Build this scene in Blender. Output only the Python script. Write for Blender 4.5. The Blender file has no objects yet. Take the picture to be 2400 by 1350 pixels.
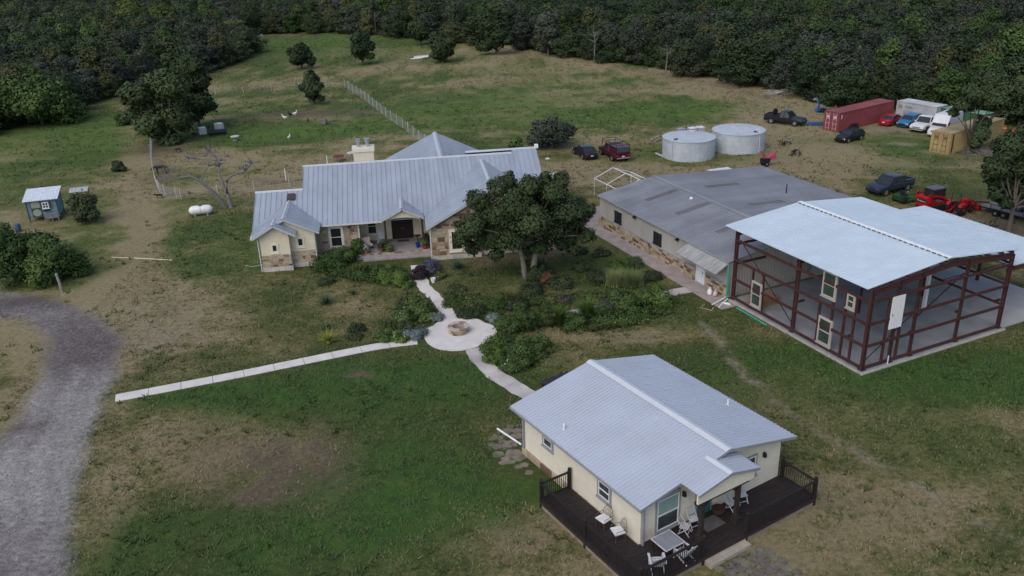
import bpy, math, random
import numpy as np
from mathutils import Matrix, Vector
random.seed(7)
SC = bpy.context.scene
COL = SC.collection
# ---------------------------------------------------------------- camera (a drone 27.7 m up, looking north and down)
CAM_H, PITCH, ROLL, FPX = 27.7, math.radians(23.38), math.radians(2.03), 2000.0
cp, sp, cr, sr = math.cos(PITCH), math.sin(PITCH), math.cos(ROLL), math.sin(ROLL)
FWD = Vector((0, cp, -sp)); RT0 = Vector((1, 0, 0)); DN0 = Vector((0, -sp, -cp))
RT = cr * RT0 + sr * DN0; DN = -sr * RT0 + cr * DN0
cd = bpy.data.cameras.new('camera'); cam = bpy.data.objects.new('camera', cd); COL.objects.link(cam)
cam.matrix_world = Matrix(((RT.x, -DN.x, -FWD.x, 0), (RT.y, -DN.y, -FWD.y, 0), (RT.z, -DN.z, -FWD.z, CAM_H), (0, 0, 0, 1)))
cd.sensor_width = 36; cd.lens = 36 * FPX / 2400; cd.clip_end = 6000; cd.clip_start = .5
SC.camera = cam
# ---------------------------------------------------------------- overcast evening sky and a weak wide sun
SUN_EL, SUN_AZ = math.radians(48), math.radians(215)      # azimuth clockwise from +Y
w = bpy.data.worlds.new('World'); SC.world = w; w.use_nodes = True
nt = w.node_tree; bg = nt.nodes['Background']
sky = nt.nodes.new('ShaderNodeTexSky'); sky.sky_type = 'NISHITA'; sky.sun_disc = False
sky.sun_elevation = SUN_EL; sky.sun_rotation = SUN_AZ; sky.dust_density = 2.6; sky.ozone_density = 1.0; sky.air_density = 1.0
nt.links.new(sky.outputs[0], bg.inputs[0]); bg.inputs[1].default_value = .12
sd = bpy.data.lights.new('sun', 'SUN'); sd.energy = .7; sd.angle = math.radians(55); sd.color = (1, .965, .92)
sun = bpy.data.objects.new('sun', sd); COL.objects.link(sun)
sdir = Vector((math.sin(SUN_AZ) * math.cos(SUN_EL), math.cos(SUN_AZ) * math.cos(SUN_EL), math.sin(SUN_EL)))
sun.rotation_euler = sdir.to_track_quat('Z', 'Y').to_euler(); sun.location = (0, 0, 80)
vs = SC.view_settings; vs.view_transform = 'Standard'; vs.look = 'None'; vs.gamma = 1; vs.use_curve_mapping = False
vs.exposure = 0.52
# ---------------------------------------------------------------- survey helpers: a sighting from the drone to a point at height z
def at(px, py, z=0.0):
    d = RT * ((px - 1200) / FPX) + DN * ((py - 675) / FPX) + FWD
    t = (z - CAM_H) / d.z
    return Vector((d.x * t, d.y * t, z))
def hgt(px, by, ty):
    g = at(px, by); lo, hi = 0, 40
    for _ in range(30):
        m = (lo + hi) / 2; q = Vector((g.x, g.y, m - CAM_H)); y = 675 + FPX * q.dot(DN) / q.dot(FWD)
        if y > ty: lo = m
        else: hi = m
    return lo
def yaw_of(a, b): return math.atan2(b[1] - a[1], b[0] - a[0])
# ---------------------------------------------------------------- materials
MATS = {}
def nn(nt, t, **kw):
    n = nt.nodes.new(t)
    for k, v in kw.items(): setattr(n, k, v)
    return n
def ramp(nt, fac, stops, interp='LINEAR'):
    r = nn(nt, 'ShaderNodeValToRGB'); cr_ = r.color_ramp; cr_.interpolation = interp
    while len(cr_.elements) < len(stops): cr_.elements.new(.5)
    for e, (p, c) in zip(cr_.elements, stops): e.position = p; e.color = (*c, 1)
    nt.links.new(fac, r.inputs[0]); return r.outputs[0]
def mat(name, col, rough=.8, metal=0, var=.12, scale=3.0, bump=0.0, bscale=20., col2=None, spec=.3, emit=None, stretch=None, orand=0):
    if name in MATS: return MATS[name]
    m = bpy.data.materials.new(name); m.use_nodes = True; nt = m.node_tree; b = nt.nodes['Principled BSDF']
    b.inputs['Roughness'].default_value = rough; b.inputs['Metallic'].default_value = metal
    b.inputs['Specular IOR Level'].default_value = spec
    tc = nn(nt, 'ShaderNodeTexCoord'); src = tc.outputs['Object']
    if stretch:
        mp = nn(nt, 'ShaderNodeMapping'); mp.inputs['Scale'].default_value = stretch; nt.links.new(src, mp.inputs[0]); src = mp.outputs[0]
    nz = nn(nt, 'ShaderNodeTexNoise'); nz.inputs['Scale'].default_value = scale; nz.inputs['Detail'].default_value = 6
    nt.links.new(src, nz.inputs['Vector'])
    c2 = col2 or tuple(min(1, c * (1 + var)) for c in col); c1 = col if col2 else tuple(c * (1 - var) for c in col)
    cout = ramp(nt, nz.outputs[0], [(.3, c1), (.7, c2)])
    if orand:                                   # sheets and boards differ a little from one to the next
        oi = nn(nt, 'ShaderNodeObjectInfo'); mx = nn(nt, 'ShaderNodeMix', data_type='RGBA', blend_type='MULTIPLY'); mx.inputs[0].default_value = 1
        nt.links.new(cout, mx.inputs[6]); nt.links.new(ramp(nt, oi.outputs['Random'], [(0, (1-orand,)*3), (1, (1+orand,)*3)]), mx.inputs[7]); cout = mx.outputs[2]
    nt.links.new(cout, b.inputs['Base Color'])
    if bump:
        n2 = nn(nt, 'ShaderNodeTexNoise'); n2.inputs['Scale'].default_value = bscale; nt.links.new(src, n2.inputs['Vector'])
        bp = nn(nt, 'ShaderNodeBump'); bp.inputs['Strength'].default_value = bump; bp.inputs['Distance'].default_value = .03
        nt.links.new(n2.outputs[0], bp.inputs['Height']); nt.links.new(bp.outputs[0], b.inputs['Normal'])
    MATS[name] = m; return m
def glass(name, col=(.02, .025, .03), rough=.08):
    m = mat(name, col, rough, 0, .2, 2, spec=.6); return m
def leaf_mat(name, dark, light, trans=.25):
    """leaf colours vary by the 'tint' each leaf clump carries and from plant to plant"""
    if name in MATS: return MATS[name]
    m = bpy.data.materials.new(name); m.use_nodes = True; nt = m.node_tree; b = nt.nodes['Principled BSDF']
    a = nn(nt, 'ShaderNodeAttribute', attribute_name='tint'); oi = nn(nt, 'ShaderNodeObjectInfo')
    mx = nn(nt, 'ShaderNodeMath', operation='MULTIPLY_ADD'); mx.inputs[1].default_value = .5; nt.links.new(oi.outputs['Random'], mx.inputs[0])
    ml = nn(nt, 'ShaderNodeMath', operation='MULTIPLY'); ml.inputs[1].default_value = .5; nt.links.new(a.outputs['Fac'], ml.inputs[0])
    nt.links.new(ml.outputs[0], mx.inputs[2])
    nt.links.new(ramp(nt, mx.outputs[0], [(.08, dark), (.92, light)]), b.inputs['Base Color'])
    b.inputs['Roughness'].default_value = .75; b.inputs['Specular IOR Level'].default_value = .15
    MATS[name] = m; return m
# ---------------------------------------------------------------- mesh builder
class MB:
    def __init__(s, M=None): s.v = []; s.f = []; s.M = M
    def add(s, vs_, fs):
        n = len(s.v)
        for p in vs_:
            p = Vector(p); s.v.append(tuple(s.M @ p) if s.M else tuple(p))
        s.f += [tuple(i + n for i in f) for f in fs]; return s
    def box(s, x0, x1, y0, y1, z0, z1):
        return s.add([(x0,y0,z0),(x1,y0,z0),(x1,y1,z0),(x0,y1,z0),(x0,y0,z1),(x1,y0,z1),(x1,y1,z1),(x0,y1,z1)],
                     [(3,2,1,0),(4,5,6,7),(0,1,5,4),(1,2,6,5),(2,3,7,6),(3,0,4,7)])
    def cbox(s, c, d): return s.box(c[0]-d[0]/2, c[0]+d[0]/2, c[1]-d[1]/2, c[1]+d[1]/2, c[2]-d[2]/2, c[2]+d[2]/2)
    def bar(s, a, b, w, h, up=(0, 0, 1)):
        a, b = Vector(a), Vector(b); d = (b - a).normalized(); u = Vector(up)
        if abs(d.dot(u)) > .99: u = Vector((1, 0, 0))
        x = d.cross(u).normalized() * (w / 2); z = x.cross(d).normalized() * (h / 2)
        P = []
        for p in (a, b): P += [p - x - z, p + x - z, p + x + z, p - x + z]
        return s.add(P, [(3,2,1,0),(4,5,6,7),(0,1,5,4),(1,2,6,5),(2,3,7,6),(3,0,4,7)])
    def tube(s, pts, rs, n=8, cap=True):
        pts = [Vector(p) for p in pts]; rs = rs if hasattr(rs, '__len__') else [rs] * len(pts)
        V = []; F = []
        for i, p in enumerate(pts):
            d = (pts[min(i + 1, len(pts) - 1)] - pts[max(i - 1, 0)])
            d = d.normalized() if d.length > 1e-9 else Vector((0, 0, 1))
            u = Vector((0, 0, 1)) if abs(d.z) < .95 else Vector((1, 0, 0))
            x = d.cross(u).normalized(); y = x.cross(d)
            for k in range(n):
                a = 2 * math.pi * k / n; V.append(p + (x * math.cos(a) + y * math.sin(a)) * rs[i])
        for i in range(len(pts) - 1):
            for k in range(n):
                a, b = i * n + k, i * n + (k + 1) % n; F.append((a, b, b + n, a + n))
        if cap: F += [tuple(range(n)), tuple(reversed(range((len(pts) - 1) * n, len(pts) * n)))]
        return s.add(V, F)
    def lathe(s, prof, n=24, c=(0, 0, 0), cap=True):
        V = []; F = []
        for r, z in prof:
            for k in range(n):
                a = 2 * math.pi * k / n; V.append((c[0] + r * math.cos(a), c[1] + r * math.sin(a), c[2] + z))
        for i in range(len(prof) - 1):
            for k in range(n):
                a, b = i * n + k, i * n + (k + 1) % n; F.append((a, b, b + n, a + n))
        if cap: F += [tuple(reversed(range(n))), tuple(range((len(prof) - 1) * n, len(prof) * n))]
        return s.add(V, F)
    def prism(s, poly, a, b, axis='y'):
        n = len(poly)
        def P(u, v, t): return {'y': (u, t, v), 'x': (t, u, v), 'z': (u, v, t)}[axis]
        V = [P(u, v, a) for u, v in poly] + [P(u, v, b) for u, v in poly]
        F = [tuple(range(n)), tuple(reversed(range(n, 2 * n)))] + [(i, i + n, (i + 1) % n + n, (i + 1) % n) for i in range(n)]
        return s.add(V, F)
    def loft(s, secs, cap=True):
        n = len(secs[0]); V = [p for c in secs for p in c]; F = []
        for i in range(len(secs) - 1):
            for k in range(n):
                a, b = i * n + k, i * n + (k + 1) % n; F.append((a, b, b + n, a + n))
        if cap: F += [tuple(reversed(range(n))), tuple(range((len(secs) - 1) * n, len(secs) * n))]
        return s.add(V, F)
    def ell(s, c, r, n=12, m=7):
        prof = [(math.sin(math.pi * i / m), -math.cos(math.pi * i / m)) for i in range(m + 1)]
        V = []; F = []
        for pr, pz in prof:
            for k in range(n):
                a = 2 * math.pi * k / n; V.append((c[0] + r[0] * pr * math.cos(a), c[1] + r[1] * pr * math.sin(a), c[2] + r[2] * pz))
        for i in range(m):
            for k in range(n):
                a, b = i * n + k, i * n + (k + 1) % n; F.append((a, b, b + n, a + n))
        return s.add(V, F)
    def mesh(s, name, m, smooth=False):
        me = bpy.data.meshes.new(name); me.from_pydata(s.v, [], s.f)
        if m: me.materials.append(m)
        import bmesh
        bm = bmesh.new(); bm.from_mesh(me); bmesh.ops.recalc_face_normals(bm, faces=bm.faces); bm.to_mesh(me); bm.free()
        if smooth:
            me.polygons.foreach_set('use_smooth', [True] * len(me.polygons))
            try: me.set_sharp_from_angle(angle=math.radians(38))
            except Exception: pass
        return me
    def build(s, name, m, parent=None, smooth=False):
        return link(name, s.mesh(name, m, smooth), parent)
def link(name, me, parent=None):
    o = bpy.data.objects.new(name, me); COL.objects.link(o)
    if parent: o.parent = parent
    return o
def tag(o, label=None, cat=None, group=None, kind=None):
    for k, v in (('label', label), ('category', cat), ('group', group), ('kind', kind)):
        if v: o[k] = v
    return o
def thing(name, label, cat, loc=(0, 0, 0), yaw=0, group=None):
    o = link(name, None); o.location = (loc[0], loc[1], loc[2] if len(loc) > 2 else 0); o.rotation_euler = (0, 0, yaw); o.empty_display_size = .3
    return tag(o, label, cat, group)
def copy_tree(o, parent=None):
    c = o.copy(); COL.objects.link(c); c.parent = parent
    for ch in list(o.children): copy_tree(ch, c)
    return c
def T(x, y, z, yaw=0): return Matrix.Translation((x, y, z)) @ Matrix.Rotation(yaw, 4, 'Z')
# ---------------------------------------------------------------- surface pieces
def clip(poly, k, lim, keep_ge):
    out = []
    for i in range(len(poly)):
        a, b = poly[i], poly[(i + 1) % len(poly)]
        ia = (a[k] >= lim) if keep_ge else (a[k] <= lim); ib = (b[k] >= lim) if keep_ge else (b[k] <= lim)
        if ia: out.append(a)
        if ia != ib:
            t = (lim - a[k]) / (b[k] - a[k]); out.append(tuple(a[j] + t * (b[j] - a[j]) for j in range(2)))
    return out
def slope(parent, pts, pw, ribs, m, th=.05, rh=.045, rw=.035, name='roof_panel'):
    """a roof slope laid in panels; pts[0]->pts[1] is the eave"""
    P = [Vector(p) for p in pts]; u = (P[1] - P[0]).normalized()
    n = u.cross(P[2] - P[0]).normalized()
    if n.z < 0: n = -n
    v = n.cross(u)
    if v.dot(P[2] - P[0]) < 0: v = -v
    Q = [((p - P[0]).dot(u), (p - P[0]).dot(v)) for p in P]
    lo, hi = min(q[0] for q in Q), max(q[0] for q in Q)
    cnt = max(1, round((hi - lo) / pw)); pw = (hi - lo) / cnt
    for k in range(cnt):
        a = lo + k * pw
        c = clip(clip(Q, 0, a, True), 0, a + pw - .004, False)
        if len(c) < 3: continue
        mb = MB()
        def slab(c, z0, z1):
            r = len(c); V = [P[0] + u * x + v * y + n * z for z in (z0, z1) for x, y in c]
            mb.add(V, [tuple(reversed(range(r))), tuple(range(r, 2 * r))] + [(i, (i + 1) % r, (i + 1) % r + r, i + r) for i in range(r)])
        slab(c, -th, 0)
        for j in range(ribs):
            b = a + j * pw / ribs + .01
            rc = clip(clip(Q, 0, b, True), 0, b + rw, False)
            if len(rc) >= 3: slab(rc, -.01, rh)
        mb.build(name, m, parent)
def cap(parent, a, b, w, m, name='ridge_cap', drop=.12, h=.03, lift=.05):
    a, b = Vector(a), Vector(b); d = (b - a).normalized(); x = d.cross(Vector((0, 0, 1))).normalized()
    mb = MB(); up = Vector((0, 0, lift))
    sec = lambda p: [p + up - x * w - Vector((0, 0, drop)), p + up + Vector((0, 0, h)), p + up + x * w - Vector((0, 0, drop)), p + up - Vector((0, 0, .02))]
    mb.loft([sec(a), sec(b)]); return mb.build(name, m, parent)
STONES = None
def stone_mesh(seed, m):
    rnd = random.Random(seed); mb = MB()
    j = lambda s=.05: rnd.uniform(-s, s); b = .09
    f = [(-.5 + j(), -1, -.5 + j()), (.5 + j(), -1, -.5 + j()), (.5 + j(), -1, .5 + j()), (-.5 + j(), -1, .5 + j())]
    fr = [(x * (1 - 2 * b), -1 - .12 + j(.1), z * (1 - 2 * b)) for x, _, z in f]
    mid = [(x, -.75, z) for x, _, z in f]; bk = [(x, .3, z) for x, _, z in f]
    mb.loft([bk, mid, fr]); return mb.mesh('stone', m)
def ashlar(parent, M, w, h, smin, smax, rmin, rmax, seed, holes=(), depth=.04, top=None):
    """stones laid in uneven courses on the plane y=0 of M, facing -y"""
    global STONES
    if STONES is None: STONES = [stone_mesh(i, stone_material()) for i in range(7)]
    rnd = random.Random(seed); z = 0
    while z < h - .06:
        rh = min(rnd.uniform(rmin, rmax), h - z); x = 0
        if h - z - rh < rmin * .6: rh = h - z
        while x < w - .05:
            sw = min(rnd.uniform(smin, smax), w - x)
            if w - x - sw < smin * .6: sw = w - x
            cx, cz = x + sw / 2, z + rh / 2
            if (top is None or z + rh < top(x) and z + rh < top(x + sw)) and not any(a < cx + sw / 2 - .04 and cx - sw / 2 + .04 < b and c < cz + rh / 2 - .04 and cz - rh / 2 + .04 < d for a, b, c, d in holes):
                parts = [(cx, cz, sw, rh)]
                if rh > rmin * 1.5 and rnd.random() < .3: parts = [(cx, cz - rh / 4, sw, rh / 2), (cx, cz + rh / 4, sw, rh / 2)]
                for a, c, ww, hh in parts:
                    o = link('stone', rnd.choice(STONES), parent)
                    o.matrix_local = M @ Matrix.Translation((a, 0, c)) @ Matrix.Diagonal((ww - .025, depth * rnd.uniform(.7, 1.2), hh - .025, 1))
            x += sw
        z += rh
def stone_material():
    m = bpy.data.materials.new('limestone'); m.use_nodes = True; nt = m.node_tree; b = nt.nodes['Principled BSDF']
    oi = nn(nt, 'ShaderNodeObjectInfo'); tc = nn(nt, 'ShaderNodeTexCoord'); nz = nn(nt, 'ShaderNodeTexNoise')
    nz.inputs['Scale'].default_value = 2.5; nt.links.new(tc.outputs['Object'], nz.inputs['Vector'])
    c = ramp(nt, oi.outputs['Random'], [(0, (.36, .30, .215)), (.28, (.43, .365, .27)), (.46, (.31, .245, .17)), (.6, (.38, .32, .24)), (.72, (.125, .075, .05)), (.82, (.185, .115, .07)), (.91, (.26, .19, .125))], 'CONSTANT')
    mx = nn(nt, 'ShaderNodeMix', data_type='RGBA', blend_type='MULTIPLY'); mx.inputs[0].default_value = .55
    nt.links.new(c, mx.inputs[6]); nt.links.new(ramp(nt, nz.outputs[0], [(.3, (.6, .58, .55)), (.7, (1.2, 1.2, 1.2))]), mx.inputs[7])
    nt.links.new(mx.outputs[2], b.inputs['Base Color']); b.inputs['Roughness'].default_value = .9
    return m
def window(parent, M, w, h, fm, gm, trim=.1, tm=None, rail=True, mull=False, depth=.06, bar=.05):
    """a window facing -y of M, centred on its origin"""
    win = MB(M).box(-w/2, w/2, -.02, .05, -h/2, h/2).build('window', gm, parent)
    f = MB(M); y0 = -depth
    for x0, x1, z0, z1 in ((-w/2, -w/2+bar, -h/2, h/2), (w/2-bar, w/2, -h/2, h/2), (-w/2+bar, w/2-bar, -h/2, -h/2+bar), (-w/2+bar, w/2-bar, h/2-bar, h/2)): f.box(x0, x1, y0, 0, z0, z1)
    if rail: f.box(-w/2+bar, w/2-bar, y0+.01, 0, -.03, .03)
    if mull: f.box(-.03, .03, y0+.008, 0, -h/2+bar, h/2-bar)
    f.build('frame', fm, win)
    if tm:
        t = MB(M); a, b = w/2 + trim, h/2 + trim
        for x0, x1, z0, z1 in ((-a, -w/2, -b, b), (w/2, a, -b, b), (-w/2, w/2, h/2, b), (-w/2, w/2, -b, -h/2)): t.box(x0, x1, -.05, .04, z0, z1)
        t.build('trim', tm, win)
        MB(M).box(-a-.04, a+.04, -.1, .03, -b-.07, -b+.003).build('sill', tm, win)
    return win
# ================================================================ the ground: one sheet to the horizon, cut into ground, drive and track
def vnoise(x, y, seed):
    xi = np.floor(x).astype(np.int64); yi = np.floor(y).astype(np.int64); fx = x - xi; fy = y - yi
    def h(a, b):
        n = (a * 374761393 + b * 668265263 + seed * 974634721) & 0xffffffff
        n = ((n ^ (n >> 13)) * 1274126177) & 0xffffffff
        return ((n ^ (n >> 16)) & 0xffff) / 65535.0
    fx = fx * fx * (3 - 2 * fx); fy = fy * fy * (3 - 2 * fy)
    return (h(xi, yi) * (1 - fx) + h(xi + 1, yi) * fx) * (1 - fy) + (h(xi, yi + 1) * (1 - fx) + h(xi + 1, yi + 1) * fx) * fy
def fbm(x, y, s, seed, o=4):
    t = 0; a = .5; f = 1 / s
    for i in range(o): t = t + a * vnoise(x * f, y * f, seed + i * 17); a *= .5; f *= 2.03
    return t / (1 - .5 ** o)
def grid_lines(lo, hi, step, far):
    L = list(np.arange(lo, hi + 1e-6, step)); d = step; a = lo; pre = []
    while a > -far: d *= 1.09; a -= d; pre.append(a)
    d = step; a = hi; post = []
    while a < far: d *= 1.09; a += d; post.append(a)
    return np.array(pre[::-1] + L + post)
GX = grid_lines(-42, 62, .33, 2600); GY = grid_lines(22, 128, .33, 2900)
XX, YY = np.meshgrid(GX, GY); X = XX.ravel(); Y = YY.ravel()
def seg_dist(x, y, pl):
    d = np.full(x.shape, 1e9)
    for a, b in zip(pl[:-1], pl[1:]):
        ax, ay, bx, by = a[0], a[1], b[0], b[1]; L2 = (bx - ax) ** 2 + (by - ay) ** 2
        t = np.clip(((x - ax) * (bx - ax) + (y - ay) * (by - ay)) / L2, 0, 1)
        d = np.minimum(d, np.hypot(x - ax - t * (bx - ax), y - ay - t * (by - ay)))
    return d
def inside(x, y, pl):
    c = np.zeros(x.shape, bool)
    for a, b in zip(pl, pl[1:] + pl[:1]):
        cond = ((a[1] > y) != (b[1] > y)); xi = (b[0] - a[0]) * (y - a[1]) / ((b[1] - a[1]) or 1e-9) + a[0]; c ^= cond & (x < xi)
    return c
PL = lambda *p: [tuple(at(*q)[:2]) for q in p]
def soft(d, wd): return np.clip(.5 - d / wd, 0, 1)
WX = X + (fbm(X, Y, 3.0, 5) - .5) * 2.2; WY = Y + (fbm(X, Y, 3.0, 9) - .5) * 2.2     # wobbled positions: ragged edges
drive = PL((-120,680),(0,686),(70,690),(150,706),(225,738),(275,785),(285,810),(268,880),(238,950),(212,1010),(186,1090),(168,1180),(150,1350),(120,1500),(-500,1500),(-250,1200),(-40,1080),(20,1010),(60,950),(102,880),(116,820),(104,775),(62,748),(0,742),(-120,738))
def poly_mask(pl, wd, wob=True):
    x, y = (WX, WY) if wob else (X, Y)
    d = seg_dist(x, y, pl + pl[:1]); ins = inside(x, y, pl); return soft(np.where(ins, -d, d), wd)
GWX = X + (fbm(X, Y, 2.2, 15) - .5) * .9; GWY = Y + (fbm(X, Y, 2.2, 19) - .5) * .9
_d = seg_dist(GWX, GWY, drive + drive[:1]); _d = np.where(inside(GWX, GWY, drive), -_d, _d)
gravel = soft(_d, 1.9); verge = np.exp(-((_d - .9) / 1.3) ** 2) * (.5 + fbm(X, Y, 2.5, 23))
gdark = np.zeros_like(X)
dry = np.zeros_like(X); lush = np.zeros_like(X); soil = np.zeros_like(X); pale = np.zeros_like(X)
def blob(F, px, py, rx, ry, v, rot=0):
    c = at(px, py); a = math.radians(rot); dx = WX - c.x; dy = WY - c.y
    u = (dx * math.cos(a) + dy * math.sin(a)) / rx; q = (-dx * math.sin(a) + dy * math.cos(a)) / ry
    F += v * np.exp(-(u * u + q * q))
def strip(F, pl, wd, v):
    d = seg_dist(WX, WY, pl); F += v * np.exp(-(d / wd) ** 2)
# dry, tan, trodden
for a in ((220,810,4,3,.9,0),(180,760,5,3,.8,0),(100,710,6,2,.8,0),(200,850,3,2,.6,0),(70,1010,2,1,.6,0),(40,1000,2,2,.5,0),(130,900,3,3,.35,0),(30,1260,3,2,.5,0),(60,1330,3,1,.5,0),(30,700,5,2,.7,0)): blob(gdark, *a[:5], a[5])
for q in (-.9, .7): strip(gdark, [(x + q, y) for x, y in PL((150,860),(110,980),(70,1100),(40,1250),(30,1340))], .35, -.35)
dry += verge * .55
strip(dry, PL((335,235),(315,330),(300,420),(325,520),(325,600),(300,700)), 2.6, 1.0)
strip(dry, PL((335,235),(315,330),(300,420),(325,520),(325,600),(300,700)), 1.2, .4)
for a in ((350,740,6,4,1.1,20),(430,790,6,3,.8,20),(400,700,4,3,.5,20),(300,700,4,4,.6,0),(60,820,5,8,.75,0),(30,960,4,8,.7,0),(560,800,5,3,.35,0),(800,720,4,1.5,.35,0),
          (580,1070,5,3,.6,0),(700,1140,4,2.4,.55,0),(360,1000,3,3,.35,0),(450,1060,3,3,.5,0),(760,1060,2.5,2,.5,0),(620,1180,5,2,.5,0),(1150,1270,4,3,.85,0),(1290,1330,3,3,.8,0),(1060,1200,3,2,.4,0),
          (850,1300,4,2,.25,0),(300,1100,2,5,.5,0),(250,1250,1.5,4,.5,0),(1850,1170,4,3,.5,0),(2000,1150,5,3,.55,0),(2150,1200,4,2,.45,0),(1760,1290,3,2,.7,0),(2330,960,5,2,.45,0),(1150,1000,2,2,.5,0),
          (1500,790,4,1.3,.6,0),(1640,770,3,2,.4,0),(1350,790,3,1,.5,0),(1820,880,3,2,.3,0),
          (1350,420,8,3,1.1,0),(1430,405,8,4,.9,0),(1310,380,5,4,.5,0),(1600,395,8,3,.5,0),(1500,330,10,4,.35,0),
          (1840,372,9,7,1.3,0),(1900,420,8,5,1.2,0),(1950,380,9,4,.55,0),(1880,330,8,5,1.0,0),(1820,310,9,6,1.2,0),(1790,250,9,9,1.3,0),(1870,255,8,6,1.3,0),(2050,380,9,4,.3,0),(1960,350,8,4,.4,0),
          (900,330,7,6,.85,0),(830,275,8,6,.7,0),(650,425,10,4,1.1,0),(450,370,7,5,1.0,0),(500,430,8,3,.9,0),(850,380,8,4,1.0,0),(560,380,7,3,.5,0),(690,240,7,4,.5,0),(600,260,6,3,.4,0),
          (720,185,22,9,.45,0),(800,170,20,10,.5,0),(1000,185,20,9,.5,0),(1230,190,25,9,.4,0),(1450,200,20,12,.55,0),(1560,215,22,12,.5,0),(1650,210,16,10,.5,0),(1180,120,30,12,.6,0),(1020,110,28,12,.45,0),(1300,150,25,10,.6,0),
          (560,215,9,5,.5,0),(80,410,8,4,.35,0),(200,430,5,4,.35,0),(2200,900,3,2,.2,0)):
    blob(dry, *a[:5], a[5])
strip(dry, PL((1370,150),(1500,168),(1650,192),(1780,222),(1810,250)), 3.5, 1.1)
strip(dry, PL((1810,250),(1770,290),(1830,330),(1850,380),(1905,440)), 4, .7)
strip(dry, PL((1290,285),(1180,290),(1130,305),(1160,330)), 2.2, .3)
strip(dry, PL((560,625),(700,665),(850,670)), .8, .3)
for q in (0, 1.6): strip(dry, [(a + q, b) for a, b in PL((2400,360),(2250,395),(2120,390),(1960,345),(1850,340))], .5, .5)
# lush green
for a in ((900,880,9,3,.9,0),(700,930,8,3,.8,0),(450,930,6,1.6,.7,0),(1050,900,5,3,.8,0),(950,1080,6,5,.8,0),(850,1200,7,5,.7,0),(520,1250,7,4,.7,0),(350,1320,5,3,.8,0),(1000,1200,5,4,.5,0),
          (1650,900,5,4,.4,0),(1780,840,6,3,.6,0),(2150,880,7,3,.95,0),(2350,860,7,3,.95,0),(1900,830,5,1.5,.6,20),(2250,1050,6,3,.35,0),(2300,920,7,2,.8,0),(1400,980,3,3,.2,0),(1250,1130,3,1.5,.7,0),
          (600,590,5,2,.4,0),(480,620,6,2,.4,0),(560,540,5,3,.3,0),(130,640,6,2,.4,0),(150,290,12,7,.9,0),(60,330,12,8,.7,0),(220,360,6,8,.7,0),(120,390,9,4,.4,0),(30,420,6,4,.4,0),(450,560,6,3,.3,0),(260,330,7,5,.5,0),(230,300,6,6,.5,0),
          (700,300,9,5,.9,0),(620,320,9,5,1.0,0),(780,310,8,4,.9,0),(530,330,6,4,.7,0),(620,250,7,4,.8,0),(430,430,4,1.2,.7,0),(680,110,30,14,.8,0),(760,95,28,12,.7,0),(900,130,22,10,.4,0),
          (1000,260,12,8,.6,0),(1080,295,10,6,.7,0),(1180,250,14,7,.4,0),(1150,215,22,8,.2,0),(1300,230,20,7,.25,0),(620,170,14,8,.3,0),(1500,265,12,5,1.0,0),(1580,258,12,5,1.0,0),(1420,275,10,5,.8,0),(1640,245,8,4,.6,0),(1100,175,20,7,.4,0),(1400,190,16,6,.35,0),
          (2080,330,5,3,.8,0),(2140,360,4,3,.9,0),(2130,345,4,3,.8,0),(1950,330,5,2,.5,0),(1690,375,5,3,.5,0),(1790,360,4,3,.6,0),(1500,360,7,4,.5,0),(2120,390,9,3,.4,0),(2200,440,9,5,.35,0),(1180,640,9,3,.3,0),(1350,640,8,4,.3,0),(1500,620,6,4,.3,0)):
    blob(lush, *a[:5], a[5])
# bare purplish soil
for a in ((600,1070,4.5,2.6,.55,0),(690,1105,3.6,2.4,.6,0),(480,1040,2.2,1.4,.25,0),(770,1030,1.2,1.6,.35,0),(560,1160,3,1.2,.3,0),(860,880,.9,.5,.6,0),(1200,1300,2.5,1.2,.35,0),(560,1180,2.5,1,.35,0),(2000,1180,2.5,1.2,.3,0),(720,265,8,3,.7,0),(780,262,6,3,.6,0),(370,355,4,4,.7,0),(400,340,5,3,.5,0),(390,420,3,2.5,.6,0),(690,425,8,1.2,.55,0),(600,275,8,2,.4,0),(1240,590,6,1.3,.8,0),(1180,610,5,1,.5,0),(1060,770,1.5,.5,.2,0),(2060,635,2,2,.4,0),(2380,480,9,5,.5,0),
          (2370,545,6,3,.8,0),(2300,340,5,3,.35,0),(1480,790,2,.6,.35,0)):
    blob(soil, *a[:5], a[5])
strip(soil, PL((1410,152),(1550,176),(1700,203),(1800,232)), 1.4, .5)
# dirt yard to the east of the open barn; dug trench line across the lawn; pale caliche
yard = PL((2160,520),(2400,590),(2700,640),(2900,600),(2500,470),(2300,470)); dryard = poly_mask(yard, 4)
dry += dryard * 1.0
strip(pale, PL((1648,752),(1700,822),(1760,895),(1850,975),(1950,1040),(2150,1140),(2400,1258)), .30, .95)
for a in ((2115,335,2.4,1.2,.9,0),(2190,358,3,1.5,.7,0),(2250,385,4,1.6,.5,0),(2090,300,7,3,.8,0),(570,735,2,.5,.35,0),(300,830,3,4,.45,0),(370,780,4,3,.45,0),(330,740,3,2,.35,0),(1440,430,7,1.5,.5,0),(1400,400,6,1.2,.4,0),(440,700,3,2,.3,0)):
    blob(pale, *a[:5], a[5])
far_w = np.clip((Y - 88) / 35, 0, 1); streak = fbm(X, Y * 2.4, 7, 131, 5); patch = fbm(X, Y * 1.5, 3.0, 137, 4); weed = np.maximum(far_w, .85 * np.clip((-X - 19) / 5, 0, 1) * np.clip((Y - 52) / 8, 0, 1))
big = fbm(X, Y, 14, 31); med = fbm(X, Y, 3.2, 47); sm = fbm(X, Y, .9, 71)
far_f = np.clip((Y - 75) / 60, 0, 1) * np.clip((X + 60) / 40, 0, 1)
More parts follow.
